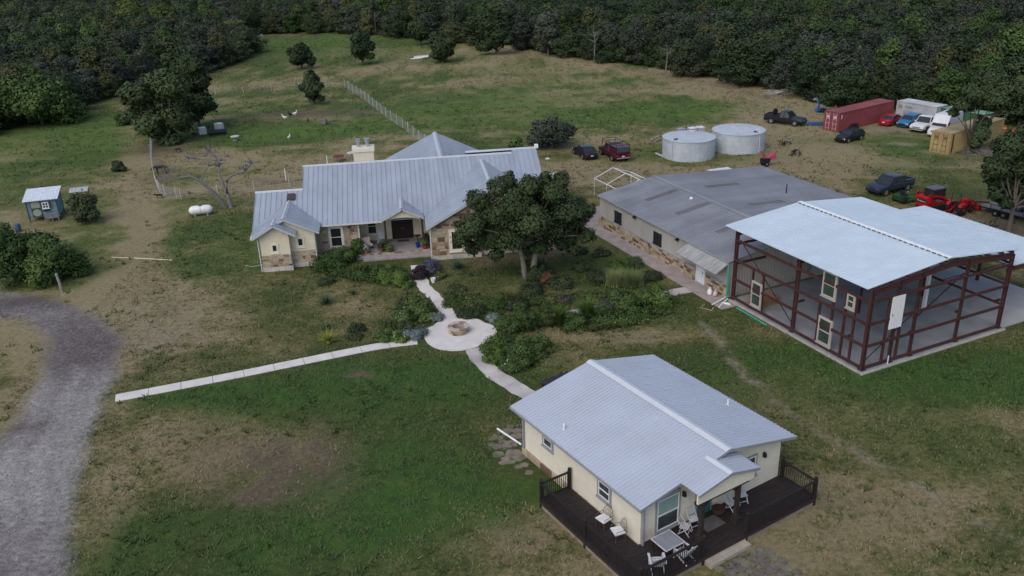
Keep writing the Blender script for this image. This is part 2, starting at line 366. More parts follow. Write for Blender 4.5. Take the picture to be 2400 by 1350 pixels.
dryF = np.clip(dry * (.22 + 1.15 * med) * (1 - .4 * far_w * (Y > 122) * (X < 30)) + far_w * ((streak - .5) * 1.7 + (patch - .5) * .9 - .13) + (big - .47) * 1.0 + (med - .5) * 1.1 + (sm - .5) * .7 + .40 + .06 * far_f - lush * .5, 0, 1)
lushF = np.clip(lush * (-.1 + 1.7 * med) + (big - .5) * .5 + (sm - .5) * .5 * (lush > .2) - .05, 0, 1)
soilF = np.clip(soil * (-1.0 + 1.8 * med + 2.2 * sm) - .03, 0, 1); paleF = np.clip(pale * (2.2 * sm - .35), 0, 1)
nxg, nyg = len(GX), len(GY)
idx = np.arange(nxg * nyg).reshape(nyg, nxg)
quads = np.stack([idx[:-1, :-1], idx[:-1, 1:], idx[1:, 1:], idx[1:, :-1]], -1).reshape(-1, 4)
qx = X[quads].mean(1); qy = Y[quads].mean(1)
q_drive = gravel[quads].mean(1) > .45
trk = PL((1370,150),(1500,168),(1650,192),(1780,222),(1810,250),(1770,290),(1830,330),(1850,380),(1905,440))
q_track = (seg_dist(qx, qy, trk) < 2.6) & ~q_drive
def ground_material():
    m = bpy.data.materials.new('ground_grass_and_gravel'); m.use_nodes = True; nt = m.node_tree; b = nt.nodes['Principled BSDF']; L = nt.links.new
    geo = nn(nt, 'ShaderNodeNewGeometry')
    def noise(sc, det=6, rough=.6, vec=None):
        n = nn(nt, 'ShaderNodeTexNoise'); n.inputs['Scale'].default_value = sc; n.inputs['Detail'].default_value = det; n.inputs['Roughness'].default_value = rough
        L(vec or geo.outputs['Position'], n.inputs['Vector']); return n.outputs[0]
    def attr(nm): return nn(nt, 'ShaderNodeAttribute', attribute_name=nm).outputs['Fac']
    def math_(op, a, c, d=None):
        n = nn(nt, 'ShaderNodeMath', operation=op)
        for i, q in enumerate((a, c, d)):
            if q is None: continue
            if isinstance(q, (int, float)): n.inputs[i].default_value = q
            else: L(q, n.inputs[i])
        return n.outputs[0]
    def mix(f, a, c, bt='MIX'):
        n = nn(nt, 'ShaderNodeMix', data_type='RGBA', blend_type=bt)
        if isinstance(f, (int, float)): n.inputs[0].default_value = f
        else: L(f, n.inputs[0])
        for i, q in ((6, a), (7, c)):
            if isinstance(q, tuple): n.inputs[i].default_value = (*q, 1)
            else: L(q, n.inputs[i])
        return n.outputs[2]
    fine = noise(3.2, 10, .74); mid = noise(.75, 9, .7); tiny = noise(22, 5, .75); wide = noise(.2, 5)
    dF = math_('ADD', attr('dry'), math_('MULTIPLY_ADD', fine, 1.9, math_('MULTIPLY_ADD', mid, 1.3, -1.60)))
    grass = ramp(nt, dF, [(.0, (.054, .072, .023)), (.28, (.086, .096, .033)), (.5, (.125, .120, .049)), (.75, (.180, .155, .074)), (1, (.245, .202, .118))])
    lu = math_('MULTIPLY_ADD', math_('ADD', fine, mid), 1.5, -1.5)
    lu2 = nn(nt, 'ShaderNodeClamp'); L(math_('ADD', attr('lush'), math_('MULTIPLY', lu, math_('MULTIPLY', attr('lush'), 1.6))), lu2.inputs[0])
    grass = mix(attr('weed'), grass, ramp(nt, dF, [(.0, (.062, .094, .028)), (.3, (.105, .128, .044)), (.52, (.158, .158, .066)), (.76, (.208, .182, .094)), (1, (.262, .220, .132))]))
    lc = mix(attr('weed'), ramp(nt, mid, [(.3, (.031, .070, .018)), (.5, (.046, .100, .022)), (.7, (.088, .122, .032))]), ramp(nt, mid, [(.3, (.058, .105, .026)), (.5, (.088, .145, .034)), (.7, (.14, .16, .06))]))
    c = mix(lu2.outputs[0], grass, lc)
    c = mix(attr('soil'), c, ramp(nt, fine, [(.3, (.082, .062, .042)), (.7, (.165, .130, .092))]))
    c = mix(attr('pale'), c, ramp(nt, fine, [(.3, (.15, .125, .085)), (.7, (.31, .27, .205))]))
    gr = ramp(nt, math_('SUBTRACT', math_('MULTIPLY_ADD', fine, .4, math_('MULTIPLY_ADD', mid, .35, .12)), math_('MULTIPLY', attr('gdark'), .22)), [(.22, (.115, .096, .098)), (.36, (.19, .170, .170)), (.5, (.31, .295, .288)), (.62, (.40, .385, .37))])
    gr = mix(.55, gr, ramp(nt, tiny, [(.35, (.55, .54, .53)), (.65, (1.35, 1.33, 1.3))]), 'MULTIPLY')
    gf = nn(nt, 'ShaderNodeClamp'); L(math_('MULTIPLY_ADD', math_('ADD', attr('gravel'), math_('MULTIPLY_ADD', fine, .7, -.35)), 1.6, -.3), gf.inputs[0])
    c = mix(gf.outputs[0], c, gr)
    c = mix(.6, c, ramp(nt, fine, [(.3, (.62, .66, .58)), (.5, (1, 1, 1)), (.7, (1.5, 1.42, 1.35))]), 'MULTIPLY')
    c = mix(.5, c, ramp(nt, tiny, [(.3, (.6, .6, .58)), (.7, (1.36, 1.36, 1.34))]), 'MULTIPLY')
    L(c, b.inputs['Base Color']); b.inputs['Roughness'].default_value = .95; b.inputs['Specular IOR Level'].default_value = .1
    bp = nn(nt, 'ShaderNodeBump'); bp.inputs['Strength'].default_value = .7; bp.inputs['Distance'].default_value = .09
    L(math_('ADD', math_('MULTIPLY', fine, .9), tiny), bp.inputs['Height']); L(bp.outputs[0], b.inputs['Normal'])
    return m
GROUND = ground_material()
def ground_part(name, sel):
    q = quads[sel]; u, inv = np.unique(q, return_inverse=True); inv = inv.reshape(q.shape)
    me = bpy.data.meshes.new(name); me.vertices.add(len(u)); me.vertices.foreach_set('co', np.stack([X[u], Y[u], np.zeros(len(u))], 1).ravel())
    me.loops.add(len(q) * 4); me.polygons.add(len(q)); me.loops.foreach_set('vertex_index', inv.ravel().astype(np.int32))
    me.polygons.foreach_set('loop_start', np.arange(0, len(q) * 4, 4, dtype=np.int32)); me.update(); me.validate()
    for nm, F in (('dry', dryF), ('lush', lushF), ('soil', soilF), ('pale', paleF), ('gravel', gravel), ('gdark', gdark), ('weed', weed)):
        a = me.attributes.new(nm, 'FLOAT', 'POINT'); a.data.foreach_set('value', F[u].astype(np.float32))
    me.materials.append(GROUND); o = link(name, me); o['kind'] = 'structure'; return o
ground_part('ground', ~(q_drive | q_track)); ground_part('driveway', q_drive); ground_part('dirt_track', q_track)
def sample(F, x, y):
    i = np.clip(np.searchsorted(GY, y), 0, nyg - 1); j = np.clip(np.searchsorted(GX, x), 0, nxg - 1); return F.reshape(nyg, nxg)[i, j]
# ---------------------------------------------------------------- concrete walks
CONC = mat('pale_concrete', (.60, .57, .54), .9, 0, .10, 1.3, .25, 30); CONC2 = mat('brushed_concrete', (.40, .355, .335), .9, 0, .16, 1.0, .2, 25)
CONC3 = mat('weathered_concrete', (.30, .27, .27), .9, 0, .3, .45, .25, 25, col2=(.56, .53, .50))
def smooth_line(P, n=6):
    P = [Vector(p) for p in P]; out = []
    for i in range(len(P) - 1):
        a, b, c, d = P[max(i-1, 0)], P[i], P[i+1], P[min(i+2, len(P)-1)]
        for k in range(n):
            t = k / n; out.append(.5 * ((2*b) + (-a+c)*t + (2*a-5*b+4*c-d)*t*t + (-a+3*b-3*c+d)*t**3))
    return out + [P[-1]]
def walk(name, pts, wd, joints, m, z=.035, wob=.0, seed=1, gap=.03):
    """a poured walk, one slab object between each pair of joints"""
    root = link(name, None); root['kind'] = 'structure'; rnd = random.Random(seed)
    pl = smooth_line([(p[0], p[1], 0) for p in pts]); s = [0]
    for a, b in zip(pl[:-1], pl[1:]): s.append(s[-1] + (b - a).length)
    def pos(t):
        for i in range(len(s) - 1):
            if t <= s[i+1] or i == len(s) - 2:
                f = (t - s[i]) / max(1e-6, s[i+1] - s[i]); return pl[i].lerp(pl[i+1], f), (pl[i+1] - pl[i]).normalized()
    ph = [rnd.uniform(0, 6) for _ in range(4)]
    def side(t):
        p, d = pos(t); nrm = Vector((-d.y, d.x, 0)); w0 = wd if not callable(wd) else wd(t / s[-1])
        a = w0/2 + wob * (math.sin(t*1.9+ph[0]) + .6*math.sin(t*4.3+ph[1])); c = w0/2 + wob * (math.sin(t*2.3+ph[2]) + .6*math.sin(t*5.1+ph[3]))
        return p + nrm * a, p - nrm * c
    for j in range(joints):
        t0 = s[-1] * j / joints + gap/2; t1 = s[-1] * (j+1) / joints - gap/2; n = max(1, int((t1 - t0) / .25)); secs = []
        for k in range(n + 1):
            l, r = side(t0 + (t1 - t0) * k / n); zz = Vector((0, 0, z)); dn = Vector((0, 0, -.05)); secs.append([l + dn, l + zz, r + zz, r + dn])
        MB().loft(secs).build('slab', m, root)
    return root
walk('walkway', [at(270,934), at(560,878), at(865,816), at(978,800)], .98, 10, CONC)
pc = at(1077, 783); PC = pc
pat = link('patio', None); pat['kind'] = 'structure'
mb = MB(); ring = []
for k in range(64):
    a = 2 * math.pi * k / 64; r = 2.62 + .07 * math.sin(3*a+1) + (.10 * math.sin(7*a) if math.sin(a) > 0 else 0) + .04*math.sin(11*a+2)*(math.sin(a) > -.2)
    ring.append((pc.x + 1.0 * r * math.cos(a), pc.y + r * math.sin(a)))
mb.prism(ring, -.05, .045, 'z'); mb.build('slab', CONC, pat)
walk('garden_path', [at(976,622), at(984,652), at(1003,682), at(1028,706), at(1046,732), at(1062,757)], lambda t: 1.05 + .9*max(0, t-.75), 3, CONC, .038, .06, 3)
walk('cottage_path', [at(1108,818), at(1136,855), at(1178,890), at(1245,928)], 1.2, 4, CONC3, .036, .05, 5)
walk('workshop_path', [at(1166,757), at(1300,742), at(1445,715), at(1560,690), at(1650,671)], 1.1, 6, CONC2, .036, .02, 6)
# ================================================================ main house: cream stucco and limestone under a standing-seam roof
CREAM = mat('cream_stucco', (.62, .57, .44), .9, 0, .06, 2, .15, 40); MORTAR = mat('mortar', (.36, .31, .25), .95, 0, .1, 6)
ROOF = mat('galvalume_roof', (.325, .365, .43), .5, .15, .10, .8, spec=.4, stretch=(1, .12, 1), orand=.05); ROOFCAP = mat('galvalume_cap', (.46, .49, .54), .5, .15, .06, 2)
DARK = mat('dark_timber', (.035, .025, .022), .8, 0, .3, 6); GL = glass('dark_window_glass'); TRIM = mat('cream_trim', (.66, .62, .52), .8, 0, .05, 3)
GUT = mat('white_gutter', (.55, .55, .56), .5, 0, .1, 3); FOUND = mat('foundation_concrete', (.44, .42, .39), .9, 0, .15, 2, .2)
WHITE = mat('white_paint', (.72, .73, .74), .5, 0, .05, 3); BLACK = mat('black_metal', (.015, .015, .017), .5, 0, .2, 4); TERRA = mat('terracotta', (.22, .09, .05), .9, 0, .2, 6)
DOORW = mat('dark_walnut_door', (.022, .012, .010), .55, 0, .3, 8)
HY = math.radians(6.8)
H = thing('main_house', 'long cream and limestone ranch house with grey standing seam metal roof', 'house', (-21.66, 69.5, 0), HY)
M_, Z0, Y0 = .48, 3.12, 2.4                                          # main pitch, eave height, eave line
zp = lambda y: Z0 + M_ * (y - Y0); yp = lambda z: Y0 + (z - Z0) / M_
def wallmat(): pass
# --- walls
W = MB().prism([(0, 0), (2.5, 0), (2.5, 3.55), (1.37, 4.15), (0, 3.5)], 0, 1.2).build('wall', CREAM, H)
ashlar(W, T(0, -.001, .42), 2.5, 1.1, .25, .6, .16, .34, 1)
window(W, T(1.2, 0, 2.15), .42, .62, TRIM, GL, .13, TRIM, rail=False)
window(H, T(3.35, .7, 2.3), .45, .7, TRIM, GL, .13, TRIM, rail=False)
W = MB().prism([(-.05, 0), (4.55, 0), (4.55, 3.4), (2.2, 4.4), (-.05, 3.4)], .7, 7).build('wall', CREAM, H)
ashlar(W, T(2.5, .699, .42), 2.05, 1.1, .22, .55, .14, .3, 2)
MB().box(-.06, 2.56, -.06, 1.2, 0, .42).box(2.56, 4.62, .64, 3, 0, .42).build('foundation', FOUND, H)
W = MB().box(4.55, 8.25, 2.95, 9.9, 0, 3.1).build('wall', MORTAR, H)
ashlar(W, T(4.56, 2.949, .3), 3.68, 2.75, .28, .62, .2, .42, 3, holes=[(1.02, 2.42, .35, 2.45)])
window(W, T(6.28, 2.93, 1.72), .98, 1.75, TRIM, GL, .18, TRIM)
W = MB().box(8.25, 14.75, 5.25, 9.9, 0, 3.6).build('wall', CREAM, H)
MB().box(8.25, 8.4, 2.951, 5.25, .3, 3.1).build('wall', CREAM, H)
window(W, T(9.45, 5.23, 1.75), .8, 1.5, TRIM, GL, .1, TRIM)
D = MB(T(12.25, 5.23, .3))
ap = [(-1, 0), (1, 0), (1, 1.95)] + [(math.cos(a), 1.95 + .4 * math.sin(a)) for a in np.linspace(.15, math.pi - .15, 9)] + [(-1, 1.95)]
D.prism(ap, -.06, .05); D = D.build('door', DOORW, H)
MB(T(12.25, 5.15, .3)).box(-.015, .015, -.015, .02, .05, 2.3).build('door_gap', BLACK, D)
for s in (-1, 1):
    g = MB(T(12.25 + s * .5, 5.15, .3))
    for z in np.linspace(.9, 2.05, 7): g.bar((-.32, 0, z), (.32, 0, z), .02, .02)
    for x in np.linspace(-.32, .32, 5): g.bar((x, 0, .9), (x, 0, 2.1), .02, .02)
    g.build('door_grille', BLACK, D)
    MB(T(12.25 + s * .1, 5.12, 1.35)).box(-.02, .02, -.03, .04, -.1, .1).build('door_handle', mat('brass', (.3, .22, .1), .4, .8), D)
PORCH = mat('porch_slab', (.22, .21, .215), .85, 0, .15, 1.5, .1)
MB().box(8.25, 14.75, 1.7, 5.25, 0, .32).build('porch_floor', PORCH, H)
for k, (a, b) in enumerate(((1.15, 1.7), (.65, 1.15))): MB().box(8.0 + .6 * k, 14.7, a, b, 0, .2 - .09 * k).build('porch_step', mat('step_concrete', (.27, .25, .24), .9, 0, .2, 2), H)
rnd = random.Random(4)
for k in range(18):
    x = 8.1 + k * .365
    o = link('stone', STONES[k % 7], H); o.matrix_local = T(x + .17, 1.69, .24) @ Matrix.Diagonal((.34, .05, .14, 1))
for x in (10.75, 14.1):
    p = MB().box(x - .09, x + .09, 2.1, 2.28, .32, 3.35).build('porch_post', DARK, H); MB().box(x - .14, x + .14, 2.05, 2.33, .32, .55).build('post_base', DARK, p)
# porch gable with its arched cream fascia
pf = [(10.55, 3.3), (12.37, 4.2), (14.2, 3.3), (14.0, 2.95)] + [(12.37 + 1.62 * math.cos(a), 2.95 + .42 * math.sin(a)) for a in np.linspace(0.1, math.pi - .1, 12)] + [(10.75, 2.95)]
MB().prism(pf, 2.15, 2.3).build('porch_gable', CREAM, H)
mb = MB()
for x in (10.75, 12.37, 14.0): mb.box(x - .07, x + .07, 1.85, 2.2, (4.05 if x == 12.37 else 3.2) - .02, (4.05 if x == 12.37 else 3.2) + .14)
mb.build('beam_end', DARK, H)
# wing to the right
W = MB().prism([(14.8, 0), (26, 0), (26, 3.35), (20.34, 6.25), (14.8, 3.35)], .2, 10).build('wall', MORTAR, H)
ashlar(W, T(19.1, .199, .4), 6.9, 2.9, .3, .7, .22, .46, 6, holes=[(2.0, 3.9, .5, 2.4)])
window(W, T(22.05, .18, 1.85), 1.5, 1.5, TRIM, GL, .2, TRIM, mull=True)
W = MB().prism([(14.801, 0), (19.1, 0), (19.1, 5.55), (14.801, 3.22)], -.3, .21).build('wall', MORTAR, H)
ashlar(W, T(14.8, -.301, .4), 4.3, 5.2, .3, .68, .22, .44, 5, holes=[(1.45, 2.95, .2, 2.35)], top=lambda x: 2.82 + .542*x)
window(W, T(17.0, -.32, 1.72), .95, 1.7, TRIM, GL, .2, TRIM)
mb = MB(); mb.prism([(19.1, 3.3), (26, 3.3), (20.34, 6.24), (19.1, 5.6)], .19, .3); mb.build('gable_wall', CREAM, H)
MB().box(14.74, 19.16, -.36, .14, 0, .38).box(19.16, 26.06, .14, .6, 0, .38).build('foundation', FOUND, H)
# body of the house behind
MB().box(3.6, 25.6, 9.9, 17.3, 0, 3.3).box(13, 20.5, 17.3, 21, 0, 3.4).build('wall', CREAM, H)
MB().prism([(3.2, 2.9), (9.9, 6.5), (17.2, 3.0)], 3.62, 3.75, 'x').build('gable_wall', CREAM, H)
MB().prism([(3.2, 2.9), (10.4, 6.75), (17.2, 3.0)], 25.2, 25.35, 'x').build('gable_wall', CREAM, H)
MB().prism([(2.9, 2.8), (6.9, 5.05), (10.9, 2.9)], -.2, -.05, 'x').build('gable_wall', CREAM, H)
MB().box(26, 26.9, 3, 10.5, 0, 3.3).build('wall', CREAM, H)
# --- roof
R = link('roof', None, H)
zr, yr = 6.7, yp(6.7)
slope(R, [(3.35, Y0, Z0), (18.8, Y0, Z0), (18.8, yr, zr), (3.35, yr, zr)], .46, 1, ROOF)
slope(R, [(18.8, Y0+1.5, zp(Y0+1.5)), (23.45, Y0+1.5, zp(Y0+1.5)), (23.45, yr, zr), (18.8, yr, zr)], .46, 1, ROOF)
slope(R, [(23.45, Y0+1.5, zp(Y0+1.5)+.03), (25.9, Y0+1.5, zp(Y0+1.5)+.03), (25.9, yr+.45, zp(yr+.45)+.03), (23.45, yr+.45, zp(yr+.45)+.03)], .46, 1, ROOF)
yl = 6.9
slope(R, [(-.9, Y0, Z0), (3.35, Y0, Z0), (3.35, yl, zp(yl)), (-.9, yl, zp(yl))], .46, 1, ROOF)
slope(R, [(25.9, Y0+1, zp(Y0+1)), (27.3, Y0+1, zp(Y0+1)), (27.3, 6.7, zp(6.7)), (25.9, 6.7, zp(6.7))], .46, 1, ROOF)
bk = lambda x0, x1, y, z, run: slope(R, [(x1, y + run, z - M_ * run), (x0, y + run, z - M_ * run), (x0, y, z), (x1, y, z)], .9, 1, ROOF)
bk(3.35, 23.45, yr, zr, 7.5); bk(18.9, 25.9, yr+.45, zp(yr+.45)+.03, 7.2); bk(-.9, 3.35, yl, zp(yl), 4.4); bk(25.9, 27.3, 6.7, zp(6.7), 4)
cap(R, (3.3, yr, zr), (23.4, yr, zr), .2, ROOFCAP); cap(R, (18.9, yr+.45, zp(yr+.45)+.03), (25.95, yr+.45, zp(yr+.45)+.03), .2, ROOFCAP)
cap(R, (-.95, yl, zp(yl)), (3.4, yl, zp(yl)), .18, ROOFCAP); cap(R, (25.6, 6.7, zp(6.7)), (27.35, 6.7, zp(6.7)), .18, ROOFCAP)
def gable(x0, xr, x1, ze0, zr_, ze1, yf, pw=.46, ym=None):
    e0, e1, er = (yp(ze0) + .08, yp(ze1) + .08, yp(zr_) + .1) if ym is None else (ym, ym, ym)
    slope(R, [(x0, e0, ze0), (x0, yf, ze0), (xr, yf, zr_), (xr, er, zr_)], pw, 1, ROOF)
    slope(R, [(x1, yf, ze1), (x1, e1, ze1), (xr, er, zr_), (xr, yf, zr_)], pw, 1, ROOF)
    cap(R, (xr, yf - .02, zr_), (xr, er, zr_), .2, ROOFCAP)
    f = MB()
    for x, z in ((x0, ze0), (x1, ze1)): f.bar((x, yf + .02, z - .13), (xr, yf + .02, zr_ - .13), .04, .18)
    f.build('fascia', ROOFCAP, R)
gable(-.75, 2.2, 5.1, 3.25, 4.66, 3.25, .3)
gable(-.53, 1.37, 3.16, 3.33, 4.40, 3.40, -.5, .46, 1.1)
gable(10.46, 12.37, 14.27, 3.37, 4.35, 3.37, 1.85)
gable(14.35, 20.34, 26.4, 3.17, 6.42, 3.17, -.75)
# rear wing
zw = 6.5
slope(R, [(10.2, 21.6, zw-3.0), (10.2, 10, zw-3.0), (16.55, 10, zw), (16.45, 21.6, zw)], .46, 1, ROOF)
slope(R, [(22.6, 10, zw-3.0), (22.6, 21.6, zw-3.0), (16.45, 21.6, zw), (16.55, 10, zw)], .46, 1, ROOF)
cap(R, (16.55, 10.3, zw), (16.45, 21.65, zw), .26, ROOFCAP)
# gutters, downspouts, vent, chimney
MB().bar((5.0, Y0 - .05, Z0 - .08), (10.5, Y0 - .05, Z0 - .08), .12, .12).build('gutter', GUT, R)
MB().bar((-.62, -.45, 3.2), (-.62, 1.2, 3.2), .11, .11).build('gutter', GUT, R)
for p in ((4.62, .62, 3.2), (-.12, -.1, 3.2), (14.7, -.4, 3.1), (26.08, .1, 3.1)):
    MB().tube([(p[0], p[1], p[2]), (p[0], p[1], .1)], .05, 8).build('downspout', GUT, H)
v = MB(); v.loft([[(2.0, 5.55, zp(5.55)-.05), (2.75, 5.55, zp(5.55)-.05), (2.75, 6.25, zp(6.25)-.05), (2.0, 6.25, zp(6.25)-.05)], [(2.0, 5.55, zp(5.55)+.17), (2.75, 5.55, zp(5.55)+.17), (2.75, 6.25, zp(6.25)+.17), (2.0, 6.25, zp(6.25)+.17)]])
v.build('roof_vent', mat('brown_vent', (.055, .045, .042), .6), R)
CH = MB().box(8.1, 10.05, 10.7, 12.0, 5, 7.5).build('chimney', CREAM, H)
MB().box(8.0, 10.15, 10.6, 12.1, 7.5, 7.85).build('chimney_cap', TRIM, CH)
STEEL = mat('galvanised_steel', (.5, .52, .54), .35, .7, .2, 4)
for x in (8.62, 9.5):
    MB().lathe([(.17, 0), (.17, .45), (.22, .47), (.22, .6), (.18, .62), (.18, .72), (.25, .74), (.25, .8), (.05, .86)], 16, (x, 11.3, 7.85)).build('flue', STEEL, CH, True)
for p, h in (((5.5, 11.2), .9), ((1.6, 9.6), .3)): MB().tube([(p[0], p[1], 5.5), (p[0], p[1], 6.3 + h)], .04, 8).build('vent_pipe', WHITE, R)
MB().box(25.75, 26.1, yr+.2, yr+.6, 6.9, 7.25).build('vent_hood', WHITE, R)
# ---------------------------------------------------------------- things on the porch
HL = lambda x, y, z=.32: (H.matrix_basis @ Vector((x, y, z)) if False else Vector((-21.66 + x*math.cos(HY) - y*math.sin(HY), 69.5 + x*math.sin(HY) + y*math.cos(HY), z)))
t = thing('lounge_chair', 'dark metal porch chair with cream cushion under the house eave', 'chair', HL(9.0, 3.1), HY + .4)
MB().box(-.4, .4, -.35, .35, .32, .42).build('seat', mat('cream_cushion', (.45, .41, .36), .9), t)
MB(Matrix.Translation((0, .3, .4)) @ Matrix.Rotation(-.35, 4, 'X')).box(-.42, .42, 0, .1, 0, .6).build('backrest', MATS['cream_cushion'], t)
for sx in (-1, 1):
    MB().bar((sx*.42, -.35, .62), (sx*.42, .4, .62), .05, .05).build('armrest', BLACK, t)
    for sy in (-.33, .33): MB().bar((sx*.38, sy, 0), (sx*.42, sy, .6), .04, .04).build('leg', BLACK, t)
t = thing('rocking_chair', 'pale blue wooden rocking chair beside the porch window', 'chair', HL(10.2, 3.7), HY - .1)
BLU = mat('pale_blue_paint', (.32, .36, .45), .6)
MB().box(-.28, .28, -.28, .28, .4, .46).build('seat', BLU, t)
for k in range(5): MB().bar((-.22 + .11*k, .26, .46), (-.24 + .12*k, .42, 1.25), .07, .02).build('back_slat', BLU, t)
MB().bar((-.3, .42, 1.2), (.3, .42, 1.2), .03, .12).build('top_rail', BLU, t)
for s in (-1, 1):
    MB().bar((s*.3, -.3, .65), (s*.3, .35, .65), .07, .03).build('armrest', BLU, t)
    MB().tube([(s*.27, -.45, .1), (s*.27, -.2, .03), (s*.27, .2, .03), (s*.27, .5, .12)], .022, 6).build('rocker', BLU, t)
    for y in (-.25, .25): MB().bar((s*.27, y, .04), (s*.27, y, .62), .04, .04).build('leg', BLU, t)
t = thing('doormat', 'brown doormat in front of the dark double door', 'doormat', HL(12.25, 4.5)); t.rotation_euler = (0, 0, HY)
MB().box(-.55, .55, -.25, .25, 0, .02).build('mat', mat('coir', (.06, .035, .03), .95), t)
# ================================================================ guest cottage with its dark timber deck
CY = math.radians(31.71); CO = (5.467, 31.328)
CL = lambda x, y, z=0: Vector((CO[0] + x*math.cos(CY) - y*math.sin(CY), CO[1] + x*math.sin(CY) + y*math.cos(CY), z))
CT = thing('guest_cottage', 'small cream stucco cottage with ribbed light grey metal roof', 'house', CL(0, 0), CY)
CREAM2 = mat('pale_cream_stucco', (.66, .615, .51), .9, 0, .05, 2, .12, 40)
ROOF2 = mat('ribbed_metal_roof', (.46, .50, .565), .5, .12, .045, .5, spec=.4, orand=.02); CAP2 = mat('ribbed_roof_cap', (.57, .60, .64), .5, .1, .04, 2)
GTRIM = mat('grey_trim', (.26, .27, .29), .7, 0, .1, 4); GL2 = glass('pale_window_glass', (.05, .06, .065), .12); TEAL = mat('teal_door', (.02, .13, .13), .5)
CURT = mat('pale_curtain', (.22, .33, .31), .9, 0, .15, 9, stretch=(8, 1, .3)); SOFF = mat('dark_soffit', (.06, .06, .065), .8)
RK = .2; zc = lambda x: 3.0 + RK * x if x <= 5.5 else 4.1 - (4.1 - 3.0) / (10.35 - 5.5) * (x - 5.5)
W = MB().prism([(.5, .35), (9.85, .35), (9.85, 2.98), (5.5, 3.96), (.5, 2.98)], .55, 10.5).build('wall', CREAM2, CT)
W2 = MB().box(.42, 9.93, .47, 10.58, 0, .4).build('foundation', MORTAR, CT)
ashlar(W2, Matrix.Translation((.419, 10.58, .0)) @ Matrix.Rotation(-math.pi/2, 4, 'Z'), 4.7, .42, .3, .8, .3, .42, 11, depth=.06)
for y, w_, h_, z in ((8.1, .75, .45, 2.0), (3.25, .85, .85, 1.85)):
    window(CT, Matrix.Translation((.49, y, z)) @ Matrix.Rotation(-math.pi/2, 4, 'Z'), w_, h_, WHITE, GL2, .12, GTRIM, rail=h_ > .6, bar=.035)
wn = window(CT, T(2.15, .54, 1.62), 1.35, 1.75, WHITE, GL2, .1, GTRIM)
c = MB(T(2.15, .54, 1.62)); c.box(-.66, .66, -.035, -.021, -.1, .85); c.build('curtain', CURT, wn)
at_ = [(-.78, .98), (.78, .98)] + [(.78 * math.cos(a), .98 + .22 * math.sin(a)) for a in np.linspace(.05, math.pi - .05, 10)]
MB(T(2.15, .5, 1.62)).prism(at_, -.02, .05).build('arch_head', GTRIM, wn)
window(CT, T(7.6, .54, 1.95), .8, 1.1, WHITE, GL2, .1, GTRIM)
d = MB(T(4.5, .53, .45)).box(-.45, .45, -.04, .05, 0, 2.05).build('door', TEAL, CT)
MB(T(4.5, .48, .45)).box(-.3, .3, -.012, .0, 1.0, 1.9).build('door_glass', GL2, d); MB(T(4.87, .46, 1.45)).box(-.02, .02, -.05, .03, -.07, .07).build('door_handle', BLACK, d)
MB(T(4.5, .54, .45)).box(-.56, -.452, -.05, .04, 0, 2.15).box(.452, .56, -.05, .04, 0, 2.15).box(-.452, .452, -.05, .04, 2.052, 2.15).build('door_frame', GTRIM, d)
for x, z in ((8.6, 2.3), (3.12, 2.25)):
    l = MB(T(x, .54, z)).box(-.07, .07, -.03, .02, -.14, .14).build('wall_lamp', BLACK, CT)
    MB(T(x, .44, z)).lathe([(.05, -.14), (.09, -.1), (.07, .1), (.03, .15)], 8).build('lamp_hood', BLACK, l)
R = link('roof', None, CT)
slope(R, [(0, 11.02, 3.0), (0, 0, 3.0), (5.5, 0, 4.1), (5.5, 11.02, 4.1)], .92, 4, ROOF2, rh=.028, rw=.05)
slope(R, [(10.35, 0, 3.0), (10.35, 11.02, 3.0), (5.5, 11.02, 4.1), (5.5, 0, 4.1)], .92, 4, ROOF2, rh=.028, rw=.05)
cap(R, (5.5, -.02, 4.1), (5.5, 11.04, 4.1), .28, CAP2, drop=.06)
# portico: the front slope runs on and folds down to the right
slope(R, [(2.4, .02, 3.48), (2.4, -1.2, 3.48), (4.44, -1.2, 3.888), (4.44, .02, 3.888)], .62, 3, ROOF2, rh=.028, rw=.05)
slope(R, [(6.35, -1.2, 3.42), (6.35, .6, 3.42), (4.44, .6, 3.888), (4.44, -1.2, 3.888)], .6, 3, ROOF2, rh=.028, rw=.05)
cap(R, (4.44, -1.22, 3.888), (4.44, .4, 3.888), .22, CAP2, drop=.05)
MB().prism([(2.55, 2.78), (6.2, 2.78), (6.2, 3.38), (4.44, 3.8), (2.55, 3.42)], -1.0, -.9).build('portico_gable', CREAM2, CT)
gv = MB(T(5.5, .54, 3.02)).prism([(-.85, 0), (.85, 0)] + [(.85*math.cos(q), .1 + .52*math.sin(q)) for q in np.linspace(.1, math.pi-.1, 12)], -.03, .04).build('gable_vent', SOFF, CT)
for z in (.12, .26, .4): MB(T(5.5, .5, 3.02)).box(-.7 + z*.6, .7 - z*.6, -.03, .0, z, z+.05).build('louvre', ROOF2, gv)
f = MB()
f.bar((0, .02, 2.92), (5.5, .02, 4.02), .04, .13); f.bar((10.35, .02, 2.92), (5.5, .02, 4.02), .04, .13)
f.bar((2.4, -1.18, 3.4), (4.44, -1.18, 3.81), .04, .13); f.bar((6.35, -1.18, 3.34), (4.44, -1.18, 3.81), .04, .13)
f.bar((0, 11, 2.92), (5.5, 11, 4.02), .04, .13); f.bar((10.35, 11, 2.92), (5.5, 11, 4.02), .04, .13); f.build('fascia', GTRIM, R)
MB().box(-.06, .05, -.02, 11.04, 2.86, 2.965).build('gutter', GTRIM, R)
for y in (1.2, 2.9, 4.6, 6.3, 8.0, 9.7): MB().bar((.0, y, 2.84), (.55, y, 2.84), .09, .1).build('rafter_tail', GTRIM, R)
for x, y, z in ((.55, .42, 2.9), (.42, 10.42, 2.9)):
    MB().box(x-.05, x+.05, y-.05, y+.05, .45, z).build('downspout', GTRIM, CT)
